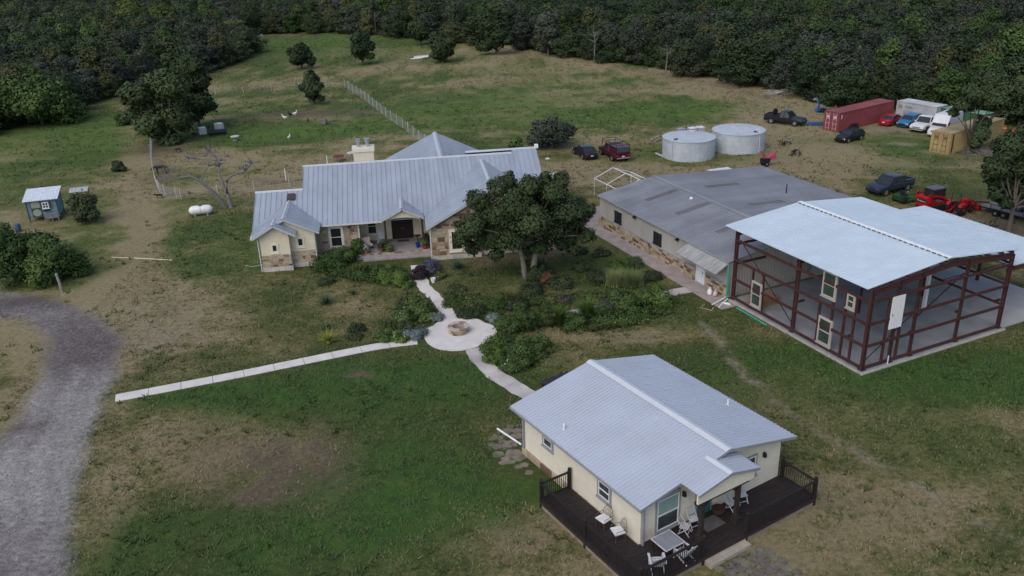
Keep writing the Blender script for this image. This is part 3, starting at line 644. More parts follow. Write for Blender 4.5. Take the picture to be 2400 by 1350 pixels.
for x, y in ((.9, 7.2), (9.5, 4.0)):
    v = MB().tube([(x, y, zc(x)-.05), (x, y, zc(x)+.32)], .05, 8).build('vent_pipe', WHITE, R); MB().lathe([(.14, .0), (.07, .07)], 10, (x, y, zc(x)+.0)).build('flashing', ROOF2, v)
# lean-to awning at the back door
a = MB(); a.bar((3.4, 12.9, 2.45), (6.2, 12.9, 2.45), .12, .14); a.bar((3.4, 11.0, 2.75), (3.4, 12.9, 2.45), .1, .14); a.bar((6.2, 11.0, 2.75), (6.2, 12.9, 2.45), .1, .14)
for x in (3.5, 6.1): a.box(x-.07, x+.07, 12.8, 12.94, 0, 2.4)
a.build('back_porch_frame', BLACK, CT)
slope(CT, [(6.3, 13.1, 2.5), (3.3, 13.1, 2.5), (3.3, 10.5, 2.93), (6.3, 10.5, 2.93)], 1.0, 2, mat('dark_awning_sheet', (.03, .03, .035), .6), name='back_porch_sheet')
# pergola beam in front of the door
for x in (3.02, 5.36):
    p = MB().box(x-.1, x+.1, -.92, -.72, .45, 2.62).build('portico_post', DARK, CT); MB().box(x-.17, x+.17, -.99, -.65, .45, .75).build('post_base', DARK, p)
MB().box(2.6, 5.95, -.93, -.71, 2.62, 2.78).build('portico_beam', DARK, CT)
for s, x in ((1, 3.02), (-1, 5.36)): MB().bar((x, -.82, 2.2), (x + s*.45, -.82, 2.62), .08, .09).build('brace', DARK, CT)
MB(T(4.3, -.25, .455)).box(-.6, .6, -.4, .4, 0, .015).build('door_mat', mat('grey_mat', (.10, .09, .09), .95), CT)
# ---------------------------------------------------------------- deck
DECK = mat('stained_deck_boards', (.026, .019, .019), .62, 0, .35, 1.6, .2, 30, stretch=(1, 6, 1)); RAILM = mat('dark_deck_rail', (.018, .014, .0145), .75, 0, .3, 6)
DKR = thing('timber_deck', 'dark stained timber deck with post and baluster railing round the cottage', 'deck', CL(0, 0), CY)
XL, XR, YF, YB, DZ = -1.5, 10.0, -1.8, 6.05, .45
b = MB(); k = 0; y = YF
rnd = random.Random(3)
while y < .45:
    xs = [XL, rnd.uniform(1, 3), rnd.uniform(5, 8), XR]
    for x0, x1 in zip(xs[:-1], xs[1:]): b.box(x0+.004, x1-.004, y+.006, y+.134, DZ-.04, DZ + rnd.uniform(-.004, .004))
    y += .14
o = b.build('deck_board', DECK, DKR); o['kind'] = 'stuff'
b = MB(); y = .47
while y < YB - .1: b.box(XL+.004, .40, y+.006, y+.134, DZ-.04, DZ + rnd.uniform(-.004, .004)); y += .14
o = b.build('deck_board', DECK, DKR); o['kind'] = 'stuff'
SK = mat('deck_skirt', (.24, .20, .16), .9, 0, .25, 4); 
MB().box(XL-.03, XL, YF, YB, .28, DZ-.04).box(XL, XR, YF-.03, YF, .28, DZ-.04).build('rim_board', DARK, DKR)
MB().box(XL+.03, XL+.1, YF+.1, YB, 0, .28).box(XL+.1, 2.35, YF+.03, YF+.1, 0, .28).box(5.05, XR, YF+.03, YF+.1, 0, .28).box(XR-.08, XR, YF+.1, .5, 0, .28).build('skirt', SK, DKR)
posts = [(XL+.06, YB-.1), (.33, YB-.1), (XL+.06, 2.25), (XL+.06, YF+.06), (2.3, YF+.06), (5.1, YF+.06), (XR-.06, YF+.06), (XR-.06, .35)]
for x, y in posts:
    p = MB().box(x-.07, x+.07, y-.07, y+.07, .0, 1.62).build('post', RAILM, DKR); MB().lathe([(.12, 0), (.12, .05), (.03, .12)], 4, (x, y, 1.62)).build('post_cap', RAILM, p)
for i, j in ((0, 1), (0, 2), (2, 3), (3, 4), (5, 6), (6, 7)):
    a, c = Vector((*posts[i], 0)), Vector((*posts[j], 0)); z = Vector((0, 0, 1))
    MB().bar(a + z*1.47, c + z*1.47, .13, .05).build('top_rail', RAILM, DKR); MB().bar(a + z*.56, c + z*.56, .06, .07).build('bottom_rail', RAILM, DKR)
    n = int((c - a).length / .125); d_ = (c - a) / n
    bm_ = MB().bar((0, 0, .58), (0, 0, 1.46), .022, .022).mesh('baluster', RAILM)
    for k in range(1, n):
        o = link('baluster', bm_, DKR); o.location = a + d_ * k
MB().box(2.4, 5.0, YF-.42, YF-.04, 0, .2).build('step', mat('pale_step', (.34, .30, .25), .9, 0, .15, 3), DKR)
MB().box(2.4, 5.0, YF-.04, YF+.03, 0, .28).build('riser', mat('pale_step', 0), DKR)
# ---------------------------------------------------------------- furniture on the deck
WF = mat('white_garden_paint', (.52, .53, .55), .5, 0, .08, 6)
def folding_chair(p, yaw, label, grp='white slatted folding chairs on the deck'):
    t = thing('folding_chair', label, 'chair', p, yaw, grp)
    for k in range(5): MB().box(-.23, .23, -.22 + .09*k, -.15 + .09*k, .43, .45).build('seat_slat', WF, t)
    for k in range(3): MB().bar((-.22, .25 + .025*k, .58 + .11*k), (.22, .25 + .025*k, .58 + .11*k), .02, .075).build('back_slat', WF, t)
    for s in (-.22, .22):
        MB().bar((s, -.28, 0), (s*1.0, .33, .9), .035, .035).build('leg', WF, t); MB().bar((s*.85, .28, 0), (s*.85, -.2, .44), .035, .035).build('leg', WF, t)
    MB().bar((-.2, -.2, .12), (.2, -.2, .12), .025, .025).build('stretcher', WF, t); MB().bar((-.18, .22, .1), (.18, .22, .1), .025, .025).build('stretcher', WF, t)
folding_chair(CL(2.75, -.05, DZ), CY + .55, 'white slatted folding chair under the big arched cottage window')
folding_chair(CL(3.45, .12, DZ), CY - .15, 'white slatted folding chair left of the teal door, half behind the portico post')
folding_chair(CL(5.85, .0, DZ), CY + .35, 'white slatted folding chair just right of the doormat')
folding_chair(CL(6.75, .12, DZ), CY - .3, 'white slatted folding chair farthest right, under the small front window')
t = thing('wicker_basket', 'round brown wicker basket between the teal door and the folding chair', 'basket', CL(5.15, .12, DZ)); MB().lathe([(.2, 0), (.32, .12), (.34, .3), (.3, .34), (.26, .3)], 16).build('basket', mat('brown_wicker', (.05, .025, .018), .9, 0, .3, 20), t, True); MB().tube([(-.3, 0, .32), (-.2, 0, .5), (.2, 0, .5), (.3, 0, .32)], .02, 6).build('handle', mat('brown_wicker', 0), t)
def wire_chair(p, yaw, label):
    t = thing('wire_chair', label, 'chair', p, yaw, 'round wire patio chairs beside the side wall')
    MB().loft([[(-.3, -.28, .44), (.3, -.28, .44), (.27, .26, .44), (-.27, .26, .44)], [(-.3, -.28, .5), (.3, -.28, .5), (.27, .26, .5), (-.27, .26, .5)]]).build('cushion', mat('white_cushion', (.66, .66, .68), .9), t)
    FR = mat('bronze_wire', (.10, .085, .075), .5)
    arc = [(-.34 * math.cos(a), .28 + .08 * math.sin(a), .45 + .62 * math.sin(a)) for a in np.linspace(0, math.pi, 13)]
    MB().tube(arc, .016, 6).build('back_hoop', FR, t)
    w_ = MB()
    for a in np.linspace(.35, math.pi - .35, 7): w_.tube([(-.34*math.cos(a)*.5, .28, .45), (-.34*math.cos(a), .28 + .08*math.sin(a), .45 + .62*math.sin(a))], .007, 4)
    for q in (.35, .68): w_.tube([(-.34*math.cos(a)*q, .29, .45 + .62*q*math.sin(a)) for a in np.linspace(.1, math.pi-.1, 9)], .007, 4)
    w_.build('back_wires', FR, t)
    for s in (-1, 1):
        MB().tube([(s*.3, .28, .66), (s*.33, 0, .66), (s*.3, -.25, .62)], .014, 6).build('armrest', FR, t)
        for y in (-.25, .25): MB().tube([(s*.28, y, 0), (s*.27, y*.9, .45)], .014, 6).build('leg', FR, t)
wire_chair(CL(-.1, 2.55, DZ), CY - math.pi/2 + .1, 'round wire chair with white cushion, the farther of two by the side wall')
wire_chair(CL(-.1, 1.45, DZ), CY - math.pi/2 - .25, 'round wire chair with white cushion, nearest the front corner of the cottage')
t = thing('patio_table', 'square grey glass topped patio table on the front corner of the deck', 'table', CL(1.15, -.62, DZ), CY)
MB().box(-.55, .55, -.5, .5, .70, .73).build('table_top', mat('grey_frosted_top', (.22, .23, .26), .35, 0, .15, 3), t)
f = MB()
for x0, x1, y0, y1 in ((-.58, .58, -.53, -.5), (-.58, .58, .5, .53), (-.58, -.55, -.5, .5), (.55, .58, -.5, .5)): f.box(x0, x1, y0, y1, .69, .74)
f.build('rim', WF, t)
for sx in (-1, 1):
    for sy in (-1, 1): MB().bar((sx*.45, sy*.42, 0), (sx*.5, sy*.46, .7), .04, .04).build('leg', BLACK, t)
def adirondack(p, yaw, label):
    t = thing('adirondack_chair', label, 'chair', p, yaw, 'white fan-back chairs at the deck table')
    for k in range(5): MB().bar((-.24, -.3 + .11*k, .38 - .02*k), (.24, -.3 + .11*k, .38 - .02*k), .095, .02).build('seat_slat', WF, t)
    for k in range(5): MB().bar((-.2 + .1*k, .2, .3), (-.26 + .13*k, .5, .98 - .03*abs(k-2)), .085, .02, (0, 1, 0)).build('back_slat', WF, t)
    for s in (-1, 1):
        MB().box(s*.34-.05, s*.34+.05, -.4, .35, .56, .59).build('armrest', WF, t); MB().bar((s*.29, -.33, 0), (s*.31, -.33, .57), .04, .09).build('leg', WF, t); MB().bar((s*.28, .42, 0), (s*.28, -.3, .34), .03, .09).build('leg', WF, t)
adirondack(CL(.05, -1.15, DZ), CY - .55 + math.pi, 'white fan-back slatted chair behind the railing at the deck corner')
adirondack(CL(1.5, -1.35, DZ), CY + math.pi + .1, 'white slatted chair between the patio table and the front railing')
# ---------------------------------------------------------------- flagstones, drain pipe
FLAG = mat('flagstone', (.20, .165, .135), .9, 0, .3, 2, .3, 12); FLAG2 = mat('mossy_flagstone', (.14, .145, .10), .9, 0, .3, 2, .3, 12)
def flags(name, pts, m, seed):
    root = link(name, None); root['kind'] = 'structure'; r = random.Random(seed)
    for (p, rad) in pts:
        n = r.randint(5, 7); rot = r.random()*6; ring = [(p.x + rad*r.uniform(.8, 1.1)*math.cos(rot + 6.283*k/n), p.y + .8*rad*r.uniform(.8, 1.1)*math.sin(rot + 6.283*k/n)) for k in range(n)]
        MB().prism(ring, -.03, .03 + r.random()*.015, 'z').build('flagstone', m if r.random() < .6 else FLAG2, root)
flags('flagstone_patio', [(at(x, y), r) for x, y, r in ((1203,1064,.62),(1167,1065,.42),(1167,1047,.4),(1195,1042,.5),(1212,1023,.45),(1213,1010,.38),(1190,1010,.36),(1170,1028,.3),(1178,1035,.28),(1155,1030,.25),(1152,1042,.28),(1185,1076,.33),(1199,1083,.3),(1180,1085,.28),(1216,1075,.35),(1228,1070,.3),(1230,1090,.3),(1215,1095,.26),(1240,1108,.3),(1185,1018,.22),(1160,1022,.2),(1194,1056,.2),(1180,1052,.2),(1227,1036,.28),(1173,1012,.24),(1197,1000,.25),(1215,998,.22))], FLAG, 3)
r_ = random.Random(8); fp = []
for k in range(10):
    for j in range(6):
        fp.append((CL(2.75 + j*.5 + .25*(k % 2) + r_.uniform(-.05, .05), -2.5 - k*.42 + r_.uniform(-.05, .05)), r_.uniform(.26, .33)))
flags('flagstone_walk', fp, mat('grey_flagstone', (.13, .115, .105), .9, 0, .35, 2, .3, 12), 5)
p0, p1 = at(1166, 1007), at(1222, 1046)
o = MB().tube([(p0.x, p0.y, .07), (p1.x, p1.y, .12)], .06, 10).build('drain_pipe', WHITE, None, True); tag(o, 'white plastic drain pipe lying on the flagstones beside the cottage', 'pipe')
# ================================================================ metal workshop with limestone wainscot
SY = math.radians(23.71); SO = (16.771, 60.625)
SL = lambda x, y, z=0: Vector((SO[0] + x*math.cos(SY) - y*math.sin(SY), SO[1] + x*math.sin(SY) + y*math.cos(SY), z))
S = thing('metal_workshop', 'low wide metal workshop with stone wainscot and weathered grey roof', 'building', SL(0, 0), SY)
def ribbed(name, col, n, var=.08):
    """pressed metal siding: colour only, the ribs come from a fine wave in the relief"""
    if name in MATS: return MATS[name]
    m = mat(name, col, .55, .05, var, 1.2, stretch=(1, 1, .25)); nt = m.node_tree; b = nt.nodes['Principled BSDF']
    tc = nn(nt, 'ShaderNodeTexCoord'); wv = nn(nt, 'ShaderNodeTexWave', bands_direction='DIAGONAL'); wv.inputs['Scale'].default_value = n
    mp = nn(nt, 'ShaderNodeMapping'); mp.inputs['Scale'].default_value = (1, 1, 0); nt.links.new(tc.outputs['Object'], mp.inputs[0]); nt.links.new(mp.outputs[0], wv.inputs[0])
    bp = nn(nt, 'ShaderNodeBump'); bp.inputs['Strength'].default_value = .6; bp.inputs['Distance'].default_value = .04; nt.links.new(wv.outputs[1], bp.inputs['Height']); nt.links.new(bp.outputs[0], b.inputs['Normal']); return m
SID = ribbed('beige_siding', (.38, .365, .34), 2.2); ROOF3 = mat('weathered_grey_roof', (.235, .245, .27), .6, .1, .16, .35, spec=.35, orand=.07); SKY3 = mat('stained_skylight_sheet', (.13, .11, .12), .6, 0, .3, 2)
LX, LY, HE, XR_, ZR_ = 19.476, 19.93, 3.08, 6.2, 4.0
MB().prism([(0, 0), (LX, 0), (LX, HE-.08), (XR_, ZR_-.1), (0, HE-.08)], .05, LY-.05).build('wall', SID, S)
W = MB().box(-.12, 0, 0, LY, 0, 1.08).build('stone_wall', MORTAR, S)
ashlar(W, Matrix.Translation((-.121, LY, .02)) @ Matrix.Rotation(-math.pi/2, 4, 'Z'), LY, 1.02, .26, .62, .17, .34, 21, holes=[(LY-3.95, LY-2.8, -1, 3)], depth=.05)
MB().box(-.17, .02, 3.95, LY+.02, 1.08, 1.14).box(-.17, .02, -.02, 2.8, 1.08, 1.14).build('wainscot_cap', GTRIM, S)
RW = lambda y, z: Matrix.Translation((-.001, y, z)) @ Matrix.Rotation(-math.pi/2, 4, 'Z')
for y in (16.45, 9.85): window(S, RW(y, 1.8), 1.15, .95, BLACK, GL, .05, BLACK, rail=False, mull=True)
d = MB(Matrix.Translation((-.13, 3.35, 0)) @ Matrix.Rotation(-math.pi/2, 4, 'Z')).box(-.45, .45, -.03, .1, .06, 2.1).build('door', mat('pale_blue_white_door', (.62, .68, .70), .5), S)
MB().box(-.2, .0, 2.8, 2.88, 0, 2.2).box(-.2, .0, 3.83, 3.92, 0, 2.2).box(-.2, .0, 2.88, 3.83, 2.12, 2.2).build('door_frame', WHITE, d); MB().box(-.2, -.15, 3.0, 3.06, .95, 1.1).build('door_handle', BLACK, d)
for y in (13.5, 6.8):
    l = MB().box(-.1, .0, y-.12, y+.12, 2.62, 2.86).build('flood_lamp', BLACK, S); MB().box(-.24, -.1, y-.16, y-.03, 2.6, 2.75).box(-.24, -.1, y+.03, y+.16, 2.6, 2.75).build('lamp_head', BLACK, l)
R = link('roof', None, S)
slope(R, [(-.15, LY+.1, HE-.02), (-.15, -.1, HE-.02), (XR_, -.1, ZR_), (XR_, LY+.1, ZR_)], .62, 2, ROOF3, rh=.03, rw=.045)
slope(R, [(LX+.15, -.1, HE-.02), (LX+.15, LY+.1, HE-.02), (XR_, LY+.1, ZR_), (XR_, -.1, ZR_)], .62, 2, ROOF3, rh=.03, rw=.045)
cap(R, (XR_, -.12, ZR_), (XR_, LY+.12, ZR_), .3, ROOF3, drop=.05)
zl = lambda x: HE - .02 + (ZR_ - HE + .02) * (x + .15) / (XR_ + .15) if x < XR_ else ZR_ - (ZR_ - HE + .02) * (x - XR_) / (LX + .15 - XR_)
def sheet(x0, x1, y0, y1):
    m = MB(); h = .034
    for yy in np.arange(y0, y1 - .05, .24): m.loft([[(x0, yy, zl(x0)+.004), (x0, yy+.085, zl(x0)+.004), (x0, yy+.085, zl(x0)+h), (x0, yy, zl(x0)+h)], [(x1, yy, zl(x1)+.004), (x1, yy+.085, zl(x1)+.004), (x1, yy+.085, zl(x1)+h), (x1, yy, zl(x1)+h)]])
    m.build('skylight_sheet', SKY3, R)
for x0, x1, y0, y1 in ((2.2, 5.6, 14.9, 15.55), (2.3, 5.7, 10.2, 10.9), (2.4, 5.8, 4.6, 5.3), (8.6, 12.4, 14.6, 15.2), (8.6, 12.4, 8.2, 8.8), (8.6, 12.4, 2.2, 2.9)): sheet(x0, x1, y0, y1)
MB().box(-.24, -.15, -.12, LY+.12, HE-.14, HE-.03).build('gutter', GTRIM, R)
for x, y in ((5.2, 12.4),): MB().lathe([(.16, 0), (.16, .12), (.05, .2)], 10, (x, y, zl(x))).build('roof_vent', WHITE, R)
slope(S, [(-1.35, 5.2, 2.28), (-1.35, -.05, 2.28), (-.12, -.05, 2.92), (-.12, 5.2, 2.92)], .87, 6, mat('galvanised_awning_sheet', (.38, .38, .37), .5, .25, .4, 2.5, stretch=(.4, 9, .4)), rh=.02, rw=.03, name='awning_sheet')
for y in (.1, 5.0): MB().bar((-.1, y, 1.9), (-1.25, y, 2.28), .04, .04).build('awning_brace', GTRIM, S)
for x, y in ((14.5, 10.5), (17.0, 3.0)): MB().tube([(x, y, zl(x)-.05), (x, y, zl(x)+.9)], .05, 8).build('vent_pipe', BLACK, R)
# sidewalk along the stone wall
root = link('workshop_sidewalk', None); root['kind'] = 'structure'; root.location = SL(0, 0); root.rotation_euler = (0, 0, SY)
for k in range(9):
    y0 = -1.6 + k * 2.55; MB().box(-1.72, -.13, y0+.006, y0+2.544, -.05, .05).build('slab', mat('pinkish_concrete', (.30, .255, .245), .9, 0, .18, 1.2, .2, 25), root)
MB().box(-6, -.13, LY+1.45, LY+5, -.05, .048).box(-.12, 7, LY+.2, LY+5, -.05, .046).build('slab', mat('pinkish_concrete', 0), root)
GREEN = mat('green_sewer_pipe', (.03, .33, .22), .5, 0, .08, 4)
o = MB().tube([SL(-.3, -.25, 2.95), SL(-.32, -.3, .25), SL(-.9, -.75, .12)], .07, 10).build('green_downspout', GREEN, None, True); tag(o, 'green plastic downspout at the workshop corner', 'pipe')
p0, p1 = at(1727, 724), at(1797, 765)
o = MB().tube([(p0.x, p0.y, .08), (p1.x, p1.y, .08)], .06, 10).build('green_pipe', GREEN, None, True); tag(o, 'loose green pipe lying in the grass along the barn slab', 'pipe')
for a, c, lb in (((1669,716),(1706,700),'longer white pipe length lying by the workshop corner'), ((1685,722),(1705,706),'shorter white pipe length beside the curved elbow')):
    p0, p1 = at(*a), at(*c); o = MB().tube([(p0.x, p0.y, .08), (p1.x, p1.y, .22)], .055, 10).build('drain_pipe', WHITE, None, True); tag(o, lb, 'pipe')
p0 = at(1706, 716); o = MB().tube([p0 + Vector((.45*math.cos(a)-.3, .4*math.sin(a)-.2, .1)) for a in np.linspace(.2, 1.9, 7)], .09, 10).build('pipe_elbow', WHITE, None, True); tag(o, 'white curved pipe elbow on the ground at the barn corner', 'pipe')
def bottle(p, label, m):
    t = thing('propane_bottle', label, 'gas bottle', p)
    MB().lathe([(.12, 0), (.19, .06), (.19, .36), (.13, .44), (.05, .47)], 16).build('body', m, t, True)
    MB().lathe([(.11, .44), (.11, .58)], 12, cap=False).build('collar', m, t); MB().tube([(0, 0, .45), (0, 0, .55)], .03, 8).build('valve', BLACK, t)
bottle(at(1663, 690, .05), 'plain white propane bottle against the workshop wall', WHITE); bottle(at(1676, 694, .05), 'white and red propane bottle nearest the barn corner', mat('red_white_bottle', (.6, .58, .58), .5, col2=(.35, .08, .08), scale=2))
o = thing('lumber_scrap', 'thin bent wooden lath lying on the grass near the white pipes', 'lumber', at(1655, 725))
for a, c in (((1640,722),(1668,729)), ((1668,729),(1672,722)), ((1644,720),(1652,714))):
    q = o.location; MB().bar(at(*a)-q+Vector((0,0,.05)), at(*c)-q+Vector((0,0,.05)), .05, .03).build('lath', mat('bare_pine', (.42, .33, .22), .8), o)
# ================================================================ open steel-frame barn
BY = math.radians(24.562); BO = (22.475, 48.394)
BL = lambda x, y, z=0: Vector((BO[0] + x*math.cos(BY) - y*math.sin(BY), BO[1] + x*math.sin(BY) + y*math.cos(BY), z))
B = thing('steel_frame_barn', 'open red-brown steel frame barn with new white ribbed roof', 'barn', BL(0, 0), BY)
RED = mat('red_oxide_primer', (.062, .026, .026), .6, 0, .25, 3); RED2 = mat('dark_red_oxide_purlin', (.045, .024, .025), .6, 0, .25, 3)
WROOF = mat('new_white_roof', (.55, .635, .70), .45, .05, .05, .6, spec=.4, orand=.02); SLAB = mat('barn_floor_concrete', (.235, .245, .26), .75, 0, .22, .5, .12, 12)
BW, BD, BE, BXR, BZR = 12.83, 13.05, 5.93, 6.75, 6.6
MB().box(-.3, BW+.35, -.3, BD, -.05, .13).build('floor_slab', SLAB, B)
MB().box(BW+.35, 20.5, -.1, BD+3, -.05, .125).build('apron_slab', mat('apron_concrete', (.33, .33, .335), .85, 0, .12, .5, .12, 12), B)
MB().box(-.42, -.3, -.42, BD, -.05, .1).box(-.3, BW+.35, -.42, -.3, -.05, .1).build('slab_edge', mat('slab_edge_concrete', (.38, .35, .32), .9, 0, .15, 2), B)
def ibeam(a, b, w, h, name, up=(0, 0, 1), m=None):
    a, b = Vector(a), Vector(b); d = (b - a).normalized(); u = Vector(up)
    x = d.cross(u).normalized(); zz = x.cross(d).normalized(); mb = MB(); t = .025
    mb.bar(a + zz*(h/2-t/2), b + zz*(h/2-t/2), w, t, up); mb.bar(a - zz*(h/2-t/2), b - zz*(h/2-t/2), w, t, up); mb.bar(a, b, t, h - 2*t, up)
    return mb.build(name, m or RED, B)
def cgirt(a, b, h, dep, name='girt'):
    a, b = Vector(a), Vector(b); return MB().bar(a, b, dep, h).build(name, RED, B)
zb = lambda x: BE + (BZR - BE) * (x + .4) / (BXR + .4) if x < BXR else BZR - (BZR - BE) * (x - BXR) / (BW + .45 - BXR)
cols = [(0, 0), (2.34, 0), (4.2, 0), (8.5, 0), (BW, 0), (0, 6.4), (0, BD-.1), (BW, 6.4), (BW, BD-.1)]
for x, y in cols:
    c_ = ibeam((x, y, .13), (x, y, zb(x) - .3), .2 if x in (0, BW) else .15, .26 if x in (0, BW) else .2, 'column', (1, 0, 0) if y == 0 else (0, 1, 0))
    MB().box(x-.2, x+.2, y-.2, y+.2, .13, .16).build('base_plate', RED2, c_)
for x, y, z1 in ((0, 3.02, zb(0)-.3), (0, 9.75, 3.4), (0, 10.9, 3.4), (0, 4.15, 3.4), (0, 1.15, 5.0), (0, 1.95, 5.0), (2.9, 0, 5.0), (1.65, 0, 5.0), (6.3, 6.4, 5.9), (10.1, 9.5, 5.9), (10.1, 4.5, 5.9)):
    MB().box(x-.07, x+.07, y-.07, y+.07, .13, z1).build('stud', RED, B)
for z in (.32, 1.85, 3.4, 4.98):
    cgirt((-.1, .1, z), (-.1, BD, z), .2, .08); cgirt((0, -.1, z), (BW, -.1, z), .2, .08)
    if z > 1: cgirt((BW+.1, .1, z), (BW+.1, 6.4, z), .16, .08)
cgirt((.1, BD+.0, 4.6), (BW, BD+.0, 4.6), .18, .08); cgirt((.1, BD, 3.0), (3, BD, 3.0), .18, .08)
for y in (0, 6.4, BD-.1):
    for (x0, x1) in ((0, BXR), (BW, BXR)): ibeam((x0, y, zb(x0)-.42), (x1, y, zb(x1)-.42), .18, .42, 'rafter')
for x in (.15, 1.6, 3.0, 4.4, 5.9, 7.5, 8.9, 10.3, 11.7, 12.75):
    MB().bar((x, -.1, zb(x)-.14), (x, BD+.5, zb(x)-.14), .07, .2).build('purlin', RED2, B)
for a, c in (((.1, 0.15, .5), (4.2, 0.15, 3.2)), ((4.3, .2, 2.6), (8.5, .2, 5.1)), ((8.5, .2, 5.1), (4.3, .2, 2.6)), ((BW-.1, 6.4, 1.0), (BW-.1, .2, 5.0)), ((.15, 6.5, .5), (.15, BD-.3, 5)), ((6.3, .1, 5.9), (7.3, 1.6, 4.9))):
    MB().bar(a, c, .05, .05).build('brace', RED2, B)
for x, y, z in ((.3, 1.9, 1.6), (.3, 6.4, 2.4), (4.2, .3, 1.7), (8.5, .3, 2.2), (BW-.1, .5, 2.0)): MB().bar((x, y, z), (x + .5, y, z), .12, .14).build('bracket', RED2, B)
# lean-to on the east side
for y in (.2, 6.4, 12.4):
    MB().box(18.8, 19.0, y-.1, y+.1, .13, 4.1).build('column', RED, B); MB().bar((BW, y, 4.42), (19.2, y, 4.2), .12, .24).build('rafter', RED, B)
for x in (13.4, 14.9, 16.4, 17.9, 19.1): MB().bar((x, .05, 4.62 - (x-13)*.038), (x, 12.6, 4.62 - (x-13)*.038), .07, .16).build('purlin', RED2, B)
R = link('roof', None, B)
slope(R, [(-.45, BD+.85, BE), (-.45, .02, BE), (BXR, .02, BZR), (BXR, BD+.85, BZR)], .93, 3, WROOF, rh=.026, rw=.05)
slope(R, [(BW+.5, .02, BE), (BW+.5, BD+.85, BE), (BXR, BD+.85, BZR), (BXR, .02, BZR)], .93, 3, WROOF, rh=.026, rw=.05)
slope(R, [(19.4, .1, 4.5), (19.4, 12.7, 4.5), (BW+.2, 12.7, 4.76), (BW+.2, .1, 4.76)], .93, 3, WROOF, rh=.026, rw=.05)
cap(R, (BXR, .0, BZR), (BXR, BD+.87, BZR), .26, mat('white_ridge_cap', (.66, .70, .75), .45), drop=.04)
foam = mat('ridge_closure_foam', (.10, .105, .11), .9)
for k in range(30): MB().box(BXR-.34, BXR-.28, .1 + k*.46, .1 + k*.46 + .28, BZR-.03, BZR+.045).build('ridge_closure', foam, R)
# windows and door set in the bare frame
GLW = glass('bare_window_glass', (.035, .06, .05), .08); UNP = mat('primed_window_frame', (.40, .36, .33), .7, 0, .1, 4)
RB = lambda y, z: Matrix.Translation((-.06, y, z)) @ Matrix.Rotation(-math.pi/2, 4, 'Z')
for y, z, w_, h_ in ((10.3, 1.5, 1.05, 1.85), (3.45, 4.85, 1.15, 1.75), (3.4, 1.45, 1.15, 1.85), (1.52, 4.4, .62, .95)): window(B, RB(y, z), w_, h_, UNP, GLW, .05, UNP, bar=.09, depth=.09)
d = MB(T(2.25, -.16, 3.8)).box(-.53, .53, -.03, .05, -1.12, 1.15).build('door', WHITE, B); MB(T(1.82, -.2, 3.7)).box(-.02, .02, -.03, .0, -.06, .06).build('door_handle', BLACK, d)
MB().box(2.0, 2.06, -.25, -.2, .05, .75).build('electrical_stub', WHITE, B)
t = thing('plywood_stack', 'low stack of brown plywood sheets just inside the barn', 'plywood', BL(.55, 11.2, .13), BY)
PLY = mat('plywood', (.26, .15, .07), .8, 0, .25, 3)
for k in range(5): MB().box(-.1+.02*k, 1.9, -.65, .6 - .03*k, .12*k, .12*k+.1).build('sheet', PLY, t)
t = thing('white_column', 'single white painted column standing in the open barn bay', 'column', BL(10.9, 4.6, .13), BY)
MB().box(-.13, .13, -.1, .1, 0, 3.0).build('shaft', WHITE, t); MB().box(-.2, .2, -.17, .17, 0, .03).build('base_plate', WHITE, t)
t = thing('electrical_panel', 'small grey electrical panel on the workshop end wall inside the barn', 'panel', BL(7.5, BD-.06, .9), BY)
MB().box(-.25, .25, -.12, .0, 0, .7).build('box', mat('grey_panel', (.16, .2, .2), .6), t); MB().tube([(.1, -.06, .7), (.1, -.06, 2.2)], .03, 6).build('conduit', mat('grey_panel', 0), t)
